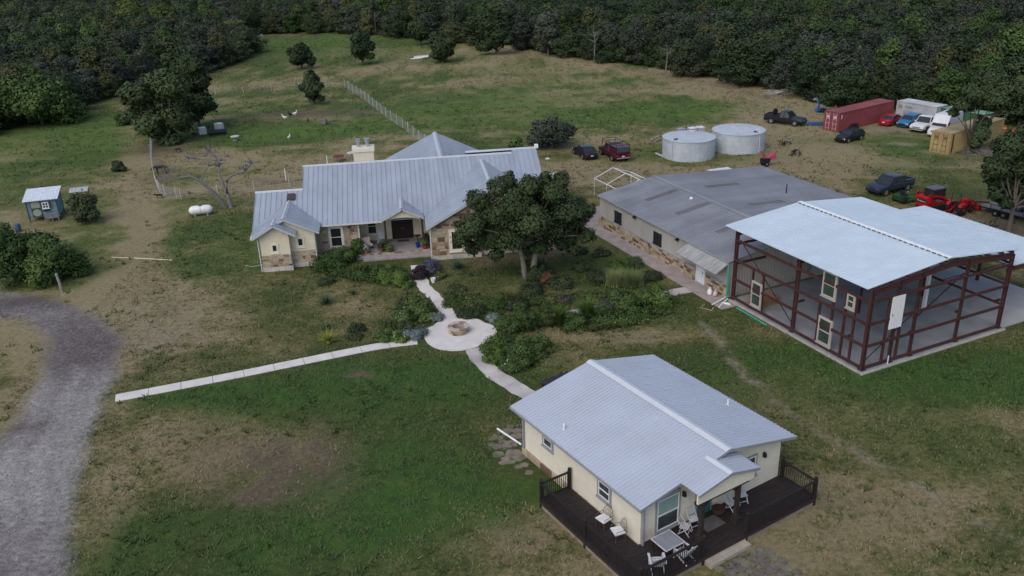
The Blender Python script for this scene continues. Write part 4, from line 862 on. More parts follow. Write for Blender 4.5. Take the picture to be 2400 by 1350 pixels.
# ================================================================ shipping containers
def container(name, label, o, yaw, L, cols, doors=True, marks=None):
    t = thing(name, label, 'container', (o[0], o[1], 0), yaw, 'shipping containers at the edge of the wood')
    body, roofc, trimc = cols; W_, Hh = 2.44, 2.59
    def corr(n, p0, p1, z0, z1, out, nm):          # trapezoid-ribbed steel wall
        p0, p1 = Vector(p0), Vector(p1); d = (p1 - p0) / (n * 4); ov = Vector(out) * .045; V = []; F = []
        k = 0
        for i in range(n * 4 + 1):
            off = ov * (0 if (i % 4) in (0, 1) else -1); q = p0 + d * i + off; V += [(q.x, q.y, z0), (q.x, q.y, z1)]
        for i in range(n * 4): F.append((2*i, 2*i+2, 2*i+3, 2*i+1))
        return MB().add(V, F).build(nm, body, t)
    n = int(L / .28)
    corr(n, (.12, 0.03, 0), (L-.12, 0.03, 0), .16, Hh-.1, (0, -1, 0), 'side_panel'); corr(n, (.12, W_-.03, 0), (L-.12, W_-.03, 0), .16, Hh-.1, (0, 1, 0), 'side_panel')
    corr(8, (L-.03, .12, 0), (L-.03, W_-.12, 0), .16, Hh-.1, (1, 0, 0), 'end_panel')
    MB().box(.05, L-.05, .05, W_-.05, Hh-.08, Hh-.02).build('roof_panel', roofc, t); MB().box(.05, L-.05, .06, W_-.06, .05, .2).build('floor', trimc, t)
    f = MB()
    for x in (0, L-.12):
        for y in (0, W_-.12): f.box(x, x+.12, y, y+.12, 0, Hh)
    for y in (0, W_-.1):
        f.box(.12, L-.12, y, y+.1, Hh-.1, Hh-.003); f.box(.12, L-.12, y, y+.1, .02, .16)
    for x in (0, L-.1): f.box(x, x+.1, .12, W_-.12, Hh-.12, Hh-.004); f.box(x, x+.1, .12, W_-.12, .02, .16)
    f.build('corner_frame', trimc, t)
    if doors:
        for s in (0, 1):
            y0 = .14 + s * 1.09; d = MB().box(-.005, .05, y0, y0+1.07, .17, Hh-.13).build('door', body, t)
            r = MB()
            for q in (.28, .78): r.tube([(-.04, y0+q, .12), (-.04, y0+q, Hh-.1)], .022, 6); r.box(-.07, -.02, y0+q-.06, y0+q+.06, 1.05, 1.11)
            for z in (.35, 1.0, 1.6, 2.25): r.box(-.05, -.01, y0+.2, y0+.86, z, z+.03)
            r.build('locking_bar', mat('pale_bar_' + name, marks or (.45, .40, .38), .5), d)
            MB().box(-.022, -.004, y0+.32, y0+.72, 1.75, 2.1).build('marking_plate', mat('pale_bar_' + name, 0), d)
    return t
mB = mat('maroon_container', (.20, .048, .055), .6, 0, .15, .6); mBr = mat('maroon_container_roof', (.24, .075, .08), .6, 0, .2, .6)
c1 = container('red_container', 'long maroon red shipping container with white door bars, by the trees', (44.386, 112.639), .5874, 12.19, (mB, mBr, mB), marks=(.55, .45, .44))
MB().box(.3, .65, -.008, -.002, 1.75, 2.3).build('marking_plate', mat('pale_plate', (.42, .36, .36), .7), c1)
mY = mat('ochre_container', (.33, .25, .115), .65, 0, .22, .5); mYr = mat('ochre_container_roof', (.37, .30, .16), .7, 0, .25, .5)
c2 = container('yellow_container', 'long ochre yellow shipping container with rust streaks', (52.82, 99.52), .5972, 12.19, (mY, mYr, mY), marks=(.16, .10, .04))
MB().box(.5, .75, -.004, .0, .2, 2.4).build('rust_streak', mat('rust', (.06, .025, .012), .9, 0, .4, 5), c2)
mW = mat('grey_white_container', (.40, .41, .43), .6, 0, .25, .6)
c3 = container('white_container', 'short grey white shipping container beside the red car', (54.9, 119.46), math.radians(-58.6), 6.06, (mW, mat('pale_container_roof', (.5, .51, .52), .6, 0, .2, .6), mW), False)
def text(s, M, size, m, parent, name='lettering'):
    cu = bpy.data.curves.new(name, 'FONT'); cu.body = s; cu.size = size; cu.align_x = 'CENTER'; cu.extrude = .003
    o = bpy.data.objects.new('tmp', cu); COL.objects.link(o); dg = bpy.context.evaluated_depsgraph_get(); me = bpy.data.meshes.new_from_object(o.evaluated_get(dg)); bpy.data.objects.remove(o)
    me.materials.clear(); me.materials.append(m); r = link(name, me, parent); r.matrix_local = M; return r
FACE_F = Matrix.Rotation(math.pi/2, 4, 'X')                              # lettering upright on a face looking along -y
INK = mat('grey_blue_ink', (.10, .12, .16), .8)
[text(ch, Matrix.Translation((1.45 + .24*i, -.06, 1.85)) @ FACE_F, .36, INK, c3, 'letter') for i, ch in enumerate('P&ONL')]; MB().box(.35, .9, -.06, -.052, 1.7, 2.15).build('logo_patch', mat('logo_grey', (.22, .23, .26), .8), c3)
MB().box(1.3, 4.8, -.054, -.05, .85, 1.45).build('faded_stripe', mat('faded_blue_stripe', (.27, .29, .34), .8), c3)
mG = mat('green_container', (.045, .13, .075), .6, 0, .2, .6); container('green_container', 'green shipping container half hidden behind the white van', (58.35, 113.85), math.radians(-58.6), 6.06, (mG, mat('pale_green_roof', (.19, .30, .22), .6, 0, .15, .6), mG), False)
# ================================================================ vehicles
TYRE = mat('tyre_rubber', (.012, .012, .013), .9); RIM = mat('alloy_rim', (.30, .30, .31), .35, .6, .15, 5); CARGL = glass('car_glass', (.022, .027, .033), .05)
HLAMP = mat('headlamp', (.55, .56, .58), .2); TLAMP = mat('tail_lamp', (.25, .012, .012), .3); PLATE = mat('number_plate', (.6, .6, .62), .5); CHROME = mat('chrome', (.5, .5, .52), .2, .8, .1, 3)
def paint(n, c, r=.28): return mat('paint_' + n, c, r, .0, .05, 1, spec=.3)
def vehicle(name, label, cat, pos, yaw, m, L=4.6, W=1.8, kind='sedan', H=1.45, group='vehicles parked around the yard', rim=RIM, bumper=None, wr=.33):
    """x forward, z up; pos is the point on the ground under the middle"""
    t = thing(name, label, cat, (pos[0], pos[1], 0), yaw, group); h = L / 2; w = W / 2; bl = {'sedan': .92, 'hatch': .93, 'pickup': 1.12, 'suv': 1.12, 'van': 1.25}[kind] * H / {'sedan': 1.45, 'hatch': 1.45, 'pickup': 1.85, 'suv': 1.8, 'van': 2.6}[kind]
    zb_ = .22 if kind in ('sedan', 'hatch') else (.42 if kind != 'van' else .35)
    def sec(x, zt, ww, z0=None):
        z0 = zb_ if z0 is None else z0
        hs = [(ww*.86, z0), (ww*.985, z0+.1), (ww, (z0+zt)/2), (ww*.975, zt-.09), (ww*.88, zt)]
        return [(x, -y, z) for y, z in hs] + [(x, y, z) for y, z in reversed(hs)]
    if kind == 'sedan': st = [(-h, bl*.82, .8), (-h+.08, bl*.98, .9), (-h+.5, bl*1.04, .98), (-.4, bl*1.0, 1), (h*.42, bl, 1), (h-.55, bl*.84, .96), (h-.12, bl*.74, .85), (h, bl*.6, .72)]
    elif kind == 'hatch': st = [(-h, bl*.9, .86), (-h+.1, bl*1.04, .95), (-h+.6, bl*1.02, 1), (h*.4, bl, 1), (h-.5, bl*.88, .96), (h-.1, bl*.76, .86), (h, bl*.6, .74)]
    elif kind == 'van': st = [(-h, bl, .96), (-h+.1, bl, 1), (h*.5, bl, 1), (h-.7, bl*.92, .98), (h-.12, bl*.78, .92), (h, bl*.62, .84)]
    else: st = [(-h, bl, .95), (-h+.06, bl, .99), (0, bl, 1), (h*.4, bl, 1), (h-.4, bl*.93, .98), (h-.08, bl*.84, .93), (h, bl*.68, .86)]
    body = MB().loft([sec(x, z, w*k) for x, z, k in st]).build('body', m, t, True)
    G4 = {'sedan': (-h+.62, -h+1.35, .18, h*.42+.05, .93, .74), 'hatch': (-h+.08, -h+.55, .25, h*.42, .93, .76), 'suv': (-h+.06, -h+.3, .35, h*.46, .94, .82), 'pickup': (-.62, -.42, .55, 1.12, .93, .80), 'van': (-h+.05, -h+.12, h*.38, h*.72, .97, .88)}[kind]
    if name == 'crew_cab_pickup': G4 = (-1.15, -.95, .5, 1.2, .93, .8)
    xrb, xrr, xfr, xfb, wb, wt = G4; wb *= w; wt *= w; zt = H
    cab = MB().add([(xrb, -wb, bl-.03), (xfb, -wb, bl-.03), (xfb, wb, bl-.03), (xrb, wb, bl-.03), (xrr, -wt, zt-.05), (xfr, -wt, zt-.05), (xfr, wt, zt-.05), (xrr, wt, zt-.05)], [(3,2,1,0),(4,5,6,7),(0,1,5,4),(1,2,6,5),(2,3,7,6),(3,0,4,7)])
    glassy = cab.build('windows', CARGL if kind != 'van' else m, t)
    rf = MB(); rf.loft([[(xrr-.03, -wt-.02, zt-.07), (xfr+.05, -wt-.02, zt-.07), (xfr+.05, wt+.02, zt-.07), (xrr-.03, wt+.02, zt-.07)], [(xrr, -wt, zt-.02), (xfr, -wt, zt-.02), (xfr, wt, zt-.02), (xrr, wt, zt-.02)], [(xrr+.12, -wt+.15, zt), (xfr-.15, -wt+.15, zt), (xfr-.15, wt-.15, zt), (xrr+.12, wt-.15, zt)]])
    rf.build('roof', m, t, True)
    pl = MB()
    for s in (-1, 1):
        pl.bar((xrb, s*wb, bl-.02), (xrr, s*wt, zt-.05), .1, .07); pl.bar((xfb, s*wb, bl-.02), (xfr, s*wt, zt-.05), .06, .06)
        mids = {'sedan': [(-.05, 0)], 'hatch': [(-.05, 0)], 'suv': [(.1, .05), (-h*.45, -h*.42)], 'pickup': [(.1, .08)] if name != 'crew_cab_pickup' else [(.05, .02)], 'van': []}[kind]
        for b0, b1 in mids: pl.bar((b0, s*(wb+.005), bl-.02), (b1, s*(wt+.005), zt-.05), .05, .09)
    pl.build('pillars', m, t)
    if kind == 'van':
        MB().add([(xfb+.012, -wb*.9, bl+.12), (xfb+.012, wb*.9, bl+.12), (xfr+.05, wt*.88, zt-.45), (xfr+.05, -wt*.88, zt-.45)], [(0, 1, 2, 3)]).build('windscreen', CARGL, t)
        for s in (-1, 1): MB().add([(xfb-.75, s*(wb+.006), bl+.06), (xfb-.05, s*(wb+.004), bl+.06), (xfr+.12, s*(wt+.03), zt-.6), (xfr-.45, s*(wt+.03), zt-.6)], [(0, 1, 2, 3)]).build('side_window', CARGL, t)
    if kind == 'pickup':        # open load bed
        bx0, bx1 = -h+.1, xrb-.08
        MB().box(bx0, bx1, -w*.8, w*.8, bl-.02, bl+.006).build('bed_floor', mat('bed_liner', (.014, .014, .016), .8), t)
        r = MB(); 
        for s in (-1, 1): r.box(bx0-.06, bx1, min(s*w*.82, s*w*.97), max(s*w*.82, s*w*.97), bl-.02, bl+.14)
        r.box(bx0-.08, bx0-.01, -w*.82, w*.82, bl-.02, bl+.14); r.box(bx1-.04, bx1, -w*.82, w*.82, bl-.02, bl+.12); r.build('bed_side', m, t)
    wx = (h*.62, -h*.60)
    for x in wx:
        for s in (-1, 1):
            MB(Matrix.Translation((x, s*(w-.11), wr)) @ Matrix.Rotation(math.pi/2, 4, 'X')).lathe([(wr+.085, -.125), (wr+.085, .125)], 18).build('wheel_arch', BLACK, t)
            wh = MB(Matrix.Translation((x, s*(w-.09), wr)) @ Matrix.Rotation(math.pi/2, 4, 'X')).lathe([(wr*.7, -.12), (wr*.95, -.12), (wr, -.07), (wr, .07), (wr*.95, .12), (wr*.7, .12)], 18).build('wheel', TYRE, t, True)
            MB(Matrix.Translation((x, s*(w+.028), wr)) @ Matrix.Rotation(math.pi/2, 4, 'X')).lathe([(wr*.66, -.01), (wr*.55, .006), (.08, .012)], 14).build('rim', rim, wh)
    zf = st[-2][1]
    for s in (-1, 1):
        MB().loft([[(h-.14, s*w*.62, zf-.2), (h-.14, s*w*.9, zf-.2), (h-.14, s*w*.9, zf-.04), (h-.14, s*w*.62, zf-.04)], [(h-.0, s*w*.55, zf-.2), (h-.07, s*w*.86, zf-.2), (h-.1, s*w*.86, zf-.06), (h-.03, s*w*.55, zf-.07)]]).build('headlight', HLAMP, t)
        MB().box(-h-.015, -h+.1, min(s*w*.58, s*w*.9), max(s*w*.58, s*w*.9), bl*.68, bl*.9).build('taillight', TLAMP, t)
        MB().cbox((xfb-.15, s*(w+.08), bl+.08), (.12, .18, .14)).build('mirror', m, t)
    MB().box(h-.05, h+.012, -w*.5, w*.5, zf-.26, zf-.1).build('grille', BLACK if kind != 'pickup' else (bumper or CHROME), t)
    MB().box(h-.1, h+.05, -w*.86, w*.86, zb_+.08, zb_+.26).build('front_bumper', bumper or m, t); MB().box(-h-.06, -h+.1, -w*.86, w*.86, zb_+.08, zb_+.26).build('rear_bumper', bumper or m, t)
    MB().box(-h-.075, -h-.02, -.17, .17, zb_+.3, zb_+.42).build('number_plate', PLATE, t)
    return t
def mid(a, b): return (at(*a) + at(*b)) / 2
vehicle('black_sedan', 'black sedan parked on the grass beside the maroon pickup', 'car', (9.75, 105.1), math.radians(107), paint('black', (.012, .012, .015)), 4.75, 1.82, 'sedan', 1.42)
mar = paint('maroon', (.055, .010, .018)); 
t = vehicle('maroon_pickup', 'maroon pickup with camper shell and black ladder rack by the round tanks', 'pickup truck', (13.25, 104.0), math.radians(107), mar, 5.6, 1.98, 'pickup', 1.86, bumper=CHROME, wr=.39)
h_, bl_ = 2.8, 1.13
MB().loft([[(-2.78, -.95, 1.2), (-.66, -.95, 1.2), (-.66, .95, 1.2), (-2.78, .95, 1.2)], [(-2.6, -.8, 1.84), (-.7, -.8, 1.84), (-.7, .8, 1.84), (-2.6, .8, 1.84)]]).build('camper_shell', mar, t)
MB().add([(-2.765, -.8, 1.3), (-2.765, .8, 1.3), (-2.635, .7, 1.78), (-2.635, -.7, 1.78)], [(0, 1, 2, 3)]).build('shell_window', CARGL, t)
rk = MB()
for s in (-1, 1):
    rk.bar((-2.7, s*.85, 2.15), (1.6, s*.85, 2.15), .05, .05)
    for x, z in ((-2.7, 1.2), (-.7, 1.3), (1.55, 1.15)): rk.bar((x, s*.9, z), (x, s*.85, 2.15), .05, .05)
for x in (-2.7, -1.2, .3, 1.6): rk.bar((x, -.85, 2.15), (x, .85, 2.15), .05, .05)
rk.build('ladder_rack', BLACK, t)
p = mid((1815, 290), (1864, 297.5)); y_ = math.radians(-40)
t = vehicle('black_work_pickup', 'old black pickup with a spare wheel in the bed, on the dirt track', 'pickup truck', (p.x + .3, p.y + .9), y_, paint('faded_black', (.014, .014, .017), .4), 5.6, 1.95, 'pickup', 1.82, wr=.4)
MB(Matrix.Translation((-1.6, .1, 1.55)) @ Matrix.Rotation(math.pi/2, 4, 'Y') @ Matrix.Rotation(.3, 4, 'X')).lathe([(.22, -.12), (.42, -.12), (.46, 0), (.42, .12), (.22, .12)], 16).build('spare_wheel', TYRE, t, True)
p = mid((2017.7, 328.5), (1986.7, 336)); vehicle('black_hatchback', 'small black hatchback parked alone in front of the red container', 'car', (p.x - .4, p.y + .75), math.radians(-148), paint('black', 0), 4.1, 1.74, 'hatch', 1.45)
vehicle('red_car', 'red coupe parked against the long red container', 'car', (53.3, 116.7), math.radians(40), paint('red', (.30, .012, .03)), 4.7, 1.8, 'sedan', 1.38)
vehicle('blue_car', 'bright blue small car between the red car and white pickup', 'car', (55.0, 115.2), math.radians(-140), paint('blue', (.03, .16, .30)), 4.2, 1.75, 'hatch', 1.5, bumper=BLACK)
vehicle('white_pickup', 'white pickup truck with dark grille next to the blue car', 'pickup truck', (56.1, 112.6), math.radians(-140), paint('white', (.62, .63, .64)), 5.7, 2.0, 'pickup', 1.9, bumper=CHROME, wr=.4)
t = vehicle('white_van', 'tall white van with raised roof behind the yellow container', 'van', (57.3, 109.9), math.radians(-138), paint('white', 0), 6.2, 2.1, 'van', 2.75, wr=.37)
MB().box(-1.2, -.3, -.4, .4, 2.75, 2.85).build('roof_hatch', BLACK, t)
p = mid((2128.8, 447.5), (2071.9, 461.5)); vehicle('crew_cab_pickup', 'dark blue crew cab pickup at the corner of the white barn roof', 'pickup truck', (p.x - .35, p.y + .95), math.radians(-152.3), paint('dark_blue', (.022, .030, .048)), 5.4, 1.92, 'pickup', 1.8, bumper=paint('dark_blue', 0), wr=.39)
p = at(2400, 505); vehicle('dark_suv', 'dark boxy old utility vehicle at the right edge under the tree', 'car', (p.x + .6, p.y + 1.0), math.radians(-150), paint('black', 0), 4.6, 1.85, 'suv', 1.8, wr=.38)
p = at(1672, 408); vehicle('white_estate_car', 'white car whose roof shows behind the workshop roof', 'car', at(1676, 401, 1.68)[:2], math.radians(200), paint('white', 0), 4.8, 1.85, 'suv', 1.72)
# ================================================================ machines
KRED = paint('machine_red', (.33, .010, .014), .4); MBLK = mat('machine_black', (.014, .014, .016), .6)
def tyre(parent, x, y, r, wd, rim, name='wheel'):
    M = Matrix.Translation((x, y, r)) @ Matrix.Rotation(math.pi/2, 4, 'X')
    wv = MB(M).lathe([(r*.55, -wd/2), (r*.94, -wd/2), (r, -wd/3), (r, wd/3), (r*.94, wd/2), (r*.55, wd/2)], 18).build(name, TYRE, parent, True)
    MB(M).lathe([(.05, -wd/2-.02), (r*.5, -wd/2+.01), (r*.56, 0), (r*.5, wd/2-.01), (.05, wd/2+.02)], 14).build('rim', rim, wv)
sk = at(2186, 488); t = thing('skid_steer', 'red compact track loader with black cab behind the barn roof', 'loader', sk, math.radians(22), 'farm machines lined up behind the barn')
MB().loft([[(-1.62, -.68, .45), (-1.62, .68, .45), (-1.62, .68, 1.38), (-1.62, -.68, 1.38)], [(-1.45, -.7, .35), (-1.45, .7, .35), (-1.45, .7, 1.5), (-1.45, -.7, 1.5)], [(-.75, -.68, .3), (-.75, .68, .3), (-.75, .6, 1.3), (-.75, -.6, 1.3)], [(-.6, -.6, .3), (-.6, .6, .3), (-.6, .6, .85), (-.6, -.6, .85)], [(.9, -.6, .3), (.9, .6, .3), (.9, .6, .7), (.9, -.6, .7)]]).build('body', KRED, t)
MB().box(-1.66, -1.61, -.55, .55, .85, 1.2).build('name_plate', MBLK, t)
[text(ch, Matrix.Translation((-1.665, .42 - .165*i, .93)) @ Matrix.Rotation(-math.pi/2, 4, 'Z') @ FACE_F, .27, mat('white_print', (.6, .6, .6), .7), t, 'letter') for i, ch in enumerate('Kubota')]
MB().box(-.75, .65, -.52, .52, 1.1, 2.1).build('cab_glass', CARGL, t); MB().box(-.85, .72, -.6, .6, 2.1, 2.2).build('cab_roof', mat('grey_cab_roof', (.10, .11, .125), .6), t)
f = MB()
for x in (-.75, .65):
    for y in (-.54, .54): f.box(x-.05, x+.05, y-.05, y+.05, .8, 2.1)
f.build('cab_frame', MBLK, t)
for s in (-1, 1):
    MB().prism([(-1.35, .22), (-1.0, .02), (.9, .02), (1.25, .25), (1.0, .6), (-1.1, .62)], min(s*.72, s*1.02), max(s*.72, s*1.02)).build('track', TYRE, t)
    arm = MB(); arm.bar((-1.5, s*.78, 1.7), (.2, s*.78, 1.35), .12, .2); arm.bar((.2, s*.78, 1.35), (1.5, s*.78, .4), .12, .2); arm.bar((-1.4, s*.78, .9), (-1.45, s*.78, 1.78), .12, .25); arm.build('lift_arm', KRED, t)
MB().prism([(1.5, .15), (2.1, .1), (2.15, .16), (1.6, .75), (1.5, .75)], -.9, .9).build('bucket', KRED, t)
tr = at(2246, 500); t = thing('farm_tractor', 'small red tractor with roll bar and front loader', 'tractor', tr, math.radians(30), 'farm machines lined up behind the barn')
MB().loft([[(.25, -.3, .75), (.25, .3, .75), (.25, .26, 1.35), (.25, -.26, 1.35)], [(1.2, -.3, .7), (1.2, .3, .7), (1.2, .24, 1.3), (1.2, -.24, 1.3)], [(1.55, -.27, .7), (1.55, .27, .7), (1.55, .2, 1.1), (1.55, -.2, 1.1)]]).build('hood', KRED, t, True)
MB().box(-.7, 1.4, -.2, .2, .45, .75).build('chassis', MBLK, t); MB().box(-.5, -.05, -.25, .25, .8, .92).box(-.55, -.45, -.25, .25, .9, 1.3).build('driver_seat', MBLK, t)
MB().tube([(-.75, -.45, .8), (-.75, -.45, 2.2), (-.75, .45, 2.2), (-.75, .45, .8)], .035, 6).build('roll_bar', MBLK, t)
for s in (-1, 1):
    tyre(t, -.5, s*.62, .6, .34, KRED, 'rear_wheel'); tyre(t, 1.1, s*.52, .38, .22, KRED, 'front_wheel')
    MB().prism([(-1.05, .95), (-.85, 1.2), (-.2, 1.2), (.0, .95), (-.1, .9), (-.9, .9)], min(s*.45, s*.8), max(s*.45, s*.8)).build('fender', KRED, t)
    a = MB(); a.bar((.5, s*.38, 1.25), (1.3, s*.4, 1.2), .08, .14); a.bar((1.3, s*.4, 1.2), (2.1, s*.42, .5), .08, .13); a.bar((.5, s*.38, .7), (.5, s*.38, 1.3), .08, .14); a.build('loader_arm', KRED, t)
MB().prism([(2.05, .12), (2.6, .1), (2.62, .14), (2.2, .62), (2.05, .62)], -.75, .75).build('loader_bucket', KRED, t)
MB().tube([(.1, .0, 1.0), (-.05, 0, 1.25)], .02, 6).build('steering_column', MBLK, t)
a = MB(); a.bar((-.8, -.35, .5), (-1.7, -.5, .3), .06, .08); a.bar((-.8, .35, .5), (-1.7, .5, .3), .06, .08); a.bar((-.8, 0, 1.0), (-1.7, 0, .35), .05, .06); a.box(-2.1, -1.6, -.85, .85, .15, .3); a.build('rear_implement', KRED, t)
mw = at(2118, 472); t = thing('riding_mower', 'dark green zero turn mower between the blue pickup and red loader', 'mower', mw, math.radians(25), 'farm machines lined up behind the barn')
GRN = paint('mower_green', (.012, .06, .022), .45)
MB().loft([[(-1.0, -.5, .3), (-1.0, .5, .3), (-1.0, .45, .75), (-1.0, -.45, .75)], [(-.2, -.55, .3), (-.2, .55, .3), (-.2, .5, .7), (-.2, -.5, .7)], [(.3, -.45, .25), (.3, .45, .25), (.3, .4, .45), (.3, -.4, .45)]]).build('engine_cover', GRN, t)
MB().box(-.2, 1.0, -.75, .75, .12, .32).build('mower_deck', GRN, t); MB().box(-.3, .15, -.25, .25, .7, .82).box(-.4, -.28, -.25, .25, .78, 1.2).build('driver_seat', MBLK, t)
for s in (-1, 1):
    tyre(t, -.65, s*.6, .3, .26, MBLK); tyre(t, 1.1, s*.5, .17, .12, MBLK, 'caster_wheel'); MB().bar((.4, s*.3, .4), (1.1, s*.5, .35), .07, .06).build('caster_arm', GRN, t); MB().tube([(.1, s*.35, .5), (.25, s*.3, 1.0), (.2, s*.1, 1.05)], .02, 6).build('steering_lever', CHROME, t)
ta, tb = at(2303, 497), at(2376, 520); tm = (ta + tb) / 2; t = thing('utility_trailer', 'black utility trailer with grey plank bed under the tree', 'trailer', (tm.x + 1.0, tm.y + .3), math.radians(-62), 'farm machines lined up behind the barn')
GRW = mat('grey_planks', (.20, .185, .175), .9, 0, .2, 3)
for k in range(7): MB().box(-2.2, 2.2, -.98 + .28*k, -.98 + .28*k + .27, .6, .64).build('plank', GRW, t)
f = MB()
for s in (-1, 1):
    f.bar((-2.25, s*1.02, .56), (2.25, s*1.02, .56), .08, .12); f.bar((-2.25, s*1.02, 1.05), (2.25, s*1.02, 1.05), .05, .05)
    for x in (-2.22, -1.1, 0, 1.1, 2.22): f.bar((x, s*1.02, .55), (x, s*1.02, 1.05), .05, .05)
f.bar((-2.25, -1.02, .56), (-2.25, 1.02, .56), .08, .12); f.bar((2.25, -1.02, .56), (2.25, 1.02, .56), .08, .12); f.bar((-2.25, -1.0, .55), (-3.4, 0, .5), .08, .1); f.bar((-2.25, 1.0, .55), (-3.4, 0, .5), .08, .1); f.build('frame', MBLK, t)
for s in (-1, 1):
    for x in (-.4, .4): tyre(t, x, s*1.2, .33, .2, RIM)
    MB().box(-.85, .85, min(s*1.06, s*1.34), max(s*1.06, s*1.34), .68, .71).build('fender', MBLK, t)
MB().box(2.27, 2.32, -.95, .95, .55, 1.5).build('ramp_gate', mat('ramp_mesh', (.03, .03, .032), .8), t)
q = at(2322, 545); t = thing('harrow', 'rusty black harrow tines in the grass by the barn roof edge', 'implement', q, .4)
f = MB(); f.bar((-.9, 0, .5), (.9, 0, .5), .08, .08); f.bar((-.9, .5, .45), (.9, .5, .45), .08, .08); f.bar((0, -.2, .5), (0, .9, .5), .08, .08); f.build('frame', MBLK, t)
for k in range(6): MB().tube([(-.8 + .32*k, .25*(k % 2), .5), (-.8 + .32*k, .25*(k % 2) + .2, .9), (-.75 + .32*k, .25*(k % 2)+.05, 1.15)], .025, 5).build('tine', MBLK, t)
# wood chipper
q = at(1792, 389); PINK = paint('chipper_red', (.36, .06, .10), .5); t = thing('wood_chipper', 'pinkish red wood chipper with square feed chute on black wheels', 'chipper', q, math.radians(15))
MB().box(-.5, .5, -.3, .3, .45, .95).build('engine', MBLK, t); tyre(t, 0, .42, .3, .14, RIM); tyre(t, 0, -.42, .3, .14, RIM); MB().bar((-.4, 0, .45), (-1.2, 0, .3), .06, .06).build('tow_bar', MBLK, t)
MB().loft([[(.2, -.22, .6), (.2, .22, .6), (.2, .22, .95), (.2, -.22, .95)], [(1.25, -.36, .85), (1.25, .36, .85), (1.15, .36, 1.5), (1.15, -.36, 1.5)]], cap=False).build('feed_chute', PINK, t)
MB().add([(.3, -.22, .63), (.3, .22, .63), (.3, .22, .95), (.3, -.22, .95)], [(0, 1, 2, 3)]).build('chute_flap', MBLK, t)
MB().loft([[(-.25, -.15, .9), (.05, -.15, .9), (.05, .15, .9), (-.25, .15, .9)], [(-.35, -.13, 1.5), (-.1, -.13, 1.5), (-.1, .13, 1.5), (-.35, .13, 1.5)], [(-.75, -.13, 1.8), (-.6, -.13, 1.9), (-.6, .13, 1.9), (-.75, .13, 1.8)]]).build('discharge_chute', PINK, t)
# ================================================================ round water tanks
TANK = mat('galvanised_tank', (.46, .50, .55), .55, .15, .12, 1.2, spec=.4); TTOP = mat('galvanised_tank_top', (.44, .48, .52), .6, .1, .1, .8)
def tank(name, label, c, r, hgt_, hatch_a, pipe_a):
    t = thing(name, label, 'water tank', c, 0, 'round galvanised water tanks'); sh = MB().lathe([(r, 0), (r, hgt_)], 56, cap=False).build('shell', TANK, t, True)
    for z in np.linspace(.3, hgt_-.25, 5):
        MB().lathe([(r+.005, z-.02), (r+.025, z), (r+.005, z+.02)], 56, cap=False).build('hoop_seam', TANK, sh)
    for k in range(9): a = k * 6.283/9 + .35; MB(Matrix.Rotation(a, 4, 'Z')).box(r-.01, r+.03, -.05, .05, 0, hgt_).build('wall_seam', TANK, sh)
    MB().lathe([(r+.08, hgt_-.06), (r+.08, hgt_+.02), (r*.5, hgt_+.16), (.02, hgt_+.26)], 56).build('roof', TTOP, t, True)
    for k in range(18): MB(Matrix.Rotation(k*6.283/18, 4, 'Z')).bar((r+.05, 0, hgt_+.025), (.3, 0, hgt_+.24), .035, .03).build('roof_seam', TTOP, t)
    hx, hy = r*.72*math.cos(hatch_a), r*.72*math.sin(hatch_a); h = MB(T(hx, hy, hgt_+.08, hatch_a)).box(-.3, .3, -.3, .3, 0, .16).build('hatch', TTOP, t)
    px, py = (r+.09)*math.cos(pipe_a), (r+.09)*math.sin(pipe_a)
    MB().tube([(px*.82, py*.82, hgt_+.25), (px, py, hgt_+.22), (px*1.01, py*1.01, .1)], .045, 8).build('inlet_pipe', GUT, t); MB(T(px*.8, py*.8, hgt_+.12)).box(-.22, .22, -.1, .1, 0, .14).build('valve', MBLK, t)
tank('water_tank', 'round galvanised water tank nearer the workshop, pipe at its left', (22.45, 103.55), 3.18, 2.4, 1.2, math.pi + .72)
tank('water_tank', 'round galvanised water tank standing behind and right of the other', (29.25, 106.15), 3.22, 2.45, -.3, -.95)
q0, q1 = at(1537, 362), at(1557, 371); o = MB().tube([(q0.x, q0.y, .14), (q1.x, q1.y, .14)], .13, 10).build('culvert_pipe', mat('grey_pipe', (.36, .36, .35), .7), None, True); tag(o, 'grey plastic pipe lying left of the nearer water tank', 'pipe')
q0, q1 = at(1722, 365), at(1762, 362); o = MB().tube([(q0.x, q0.y, .12), (q1.x, q1.y, .12)], .12, 10).build('culvert_pipe', mat('grey_pipe', 0), None, True); tag(o, 'grey plastic pipe lying at the foot of the farther water tank', 'pipe')
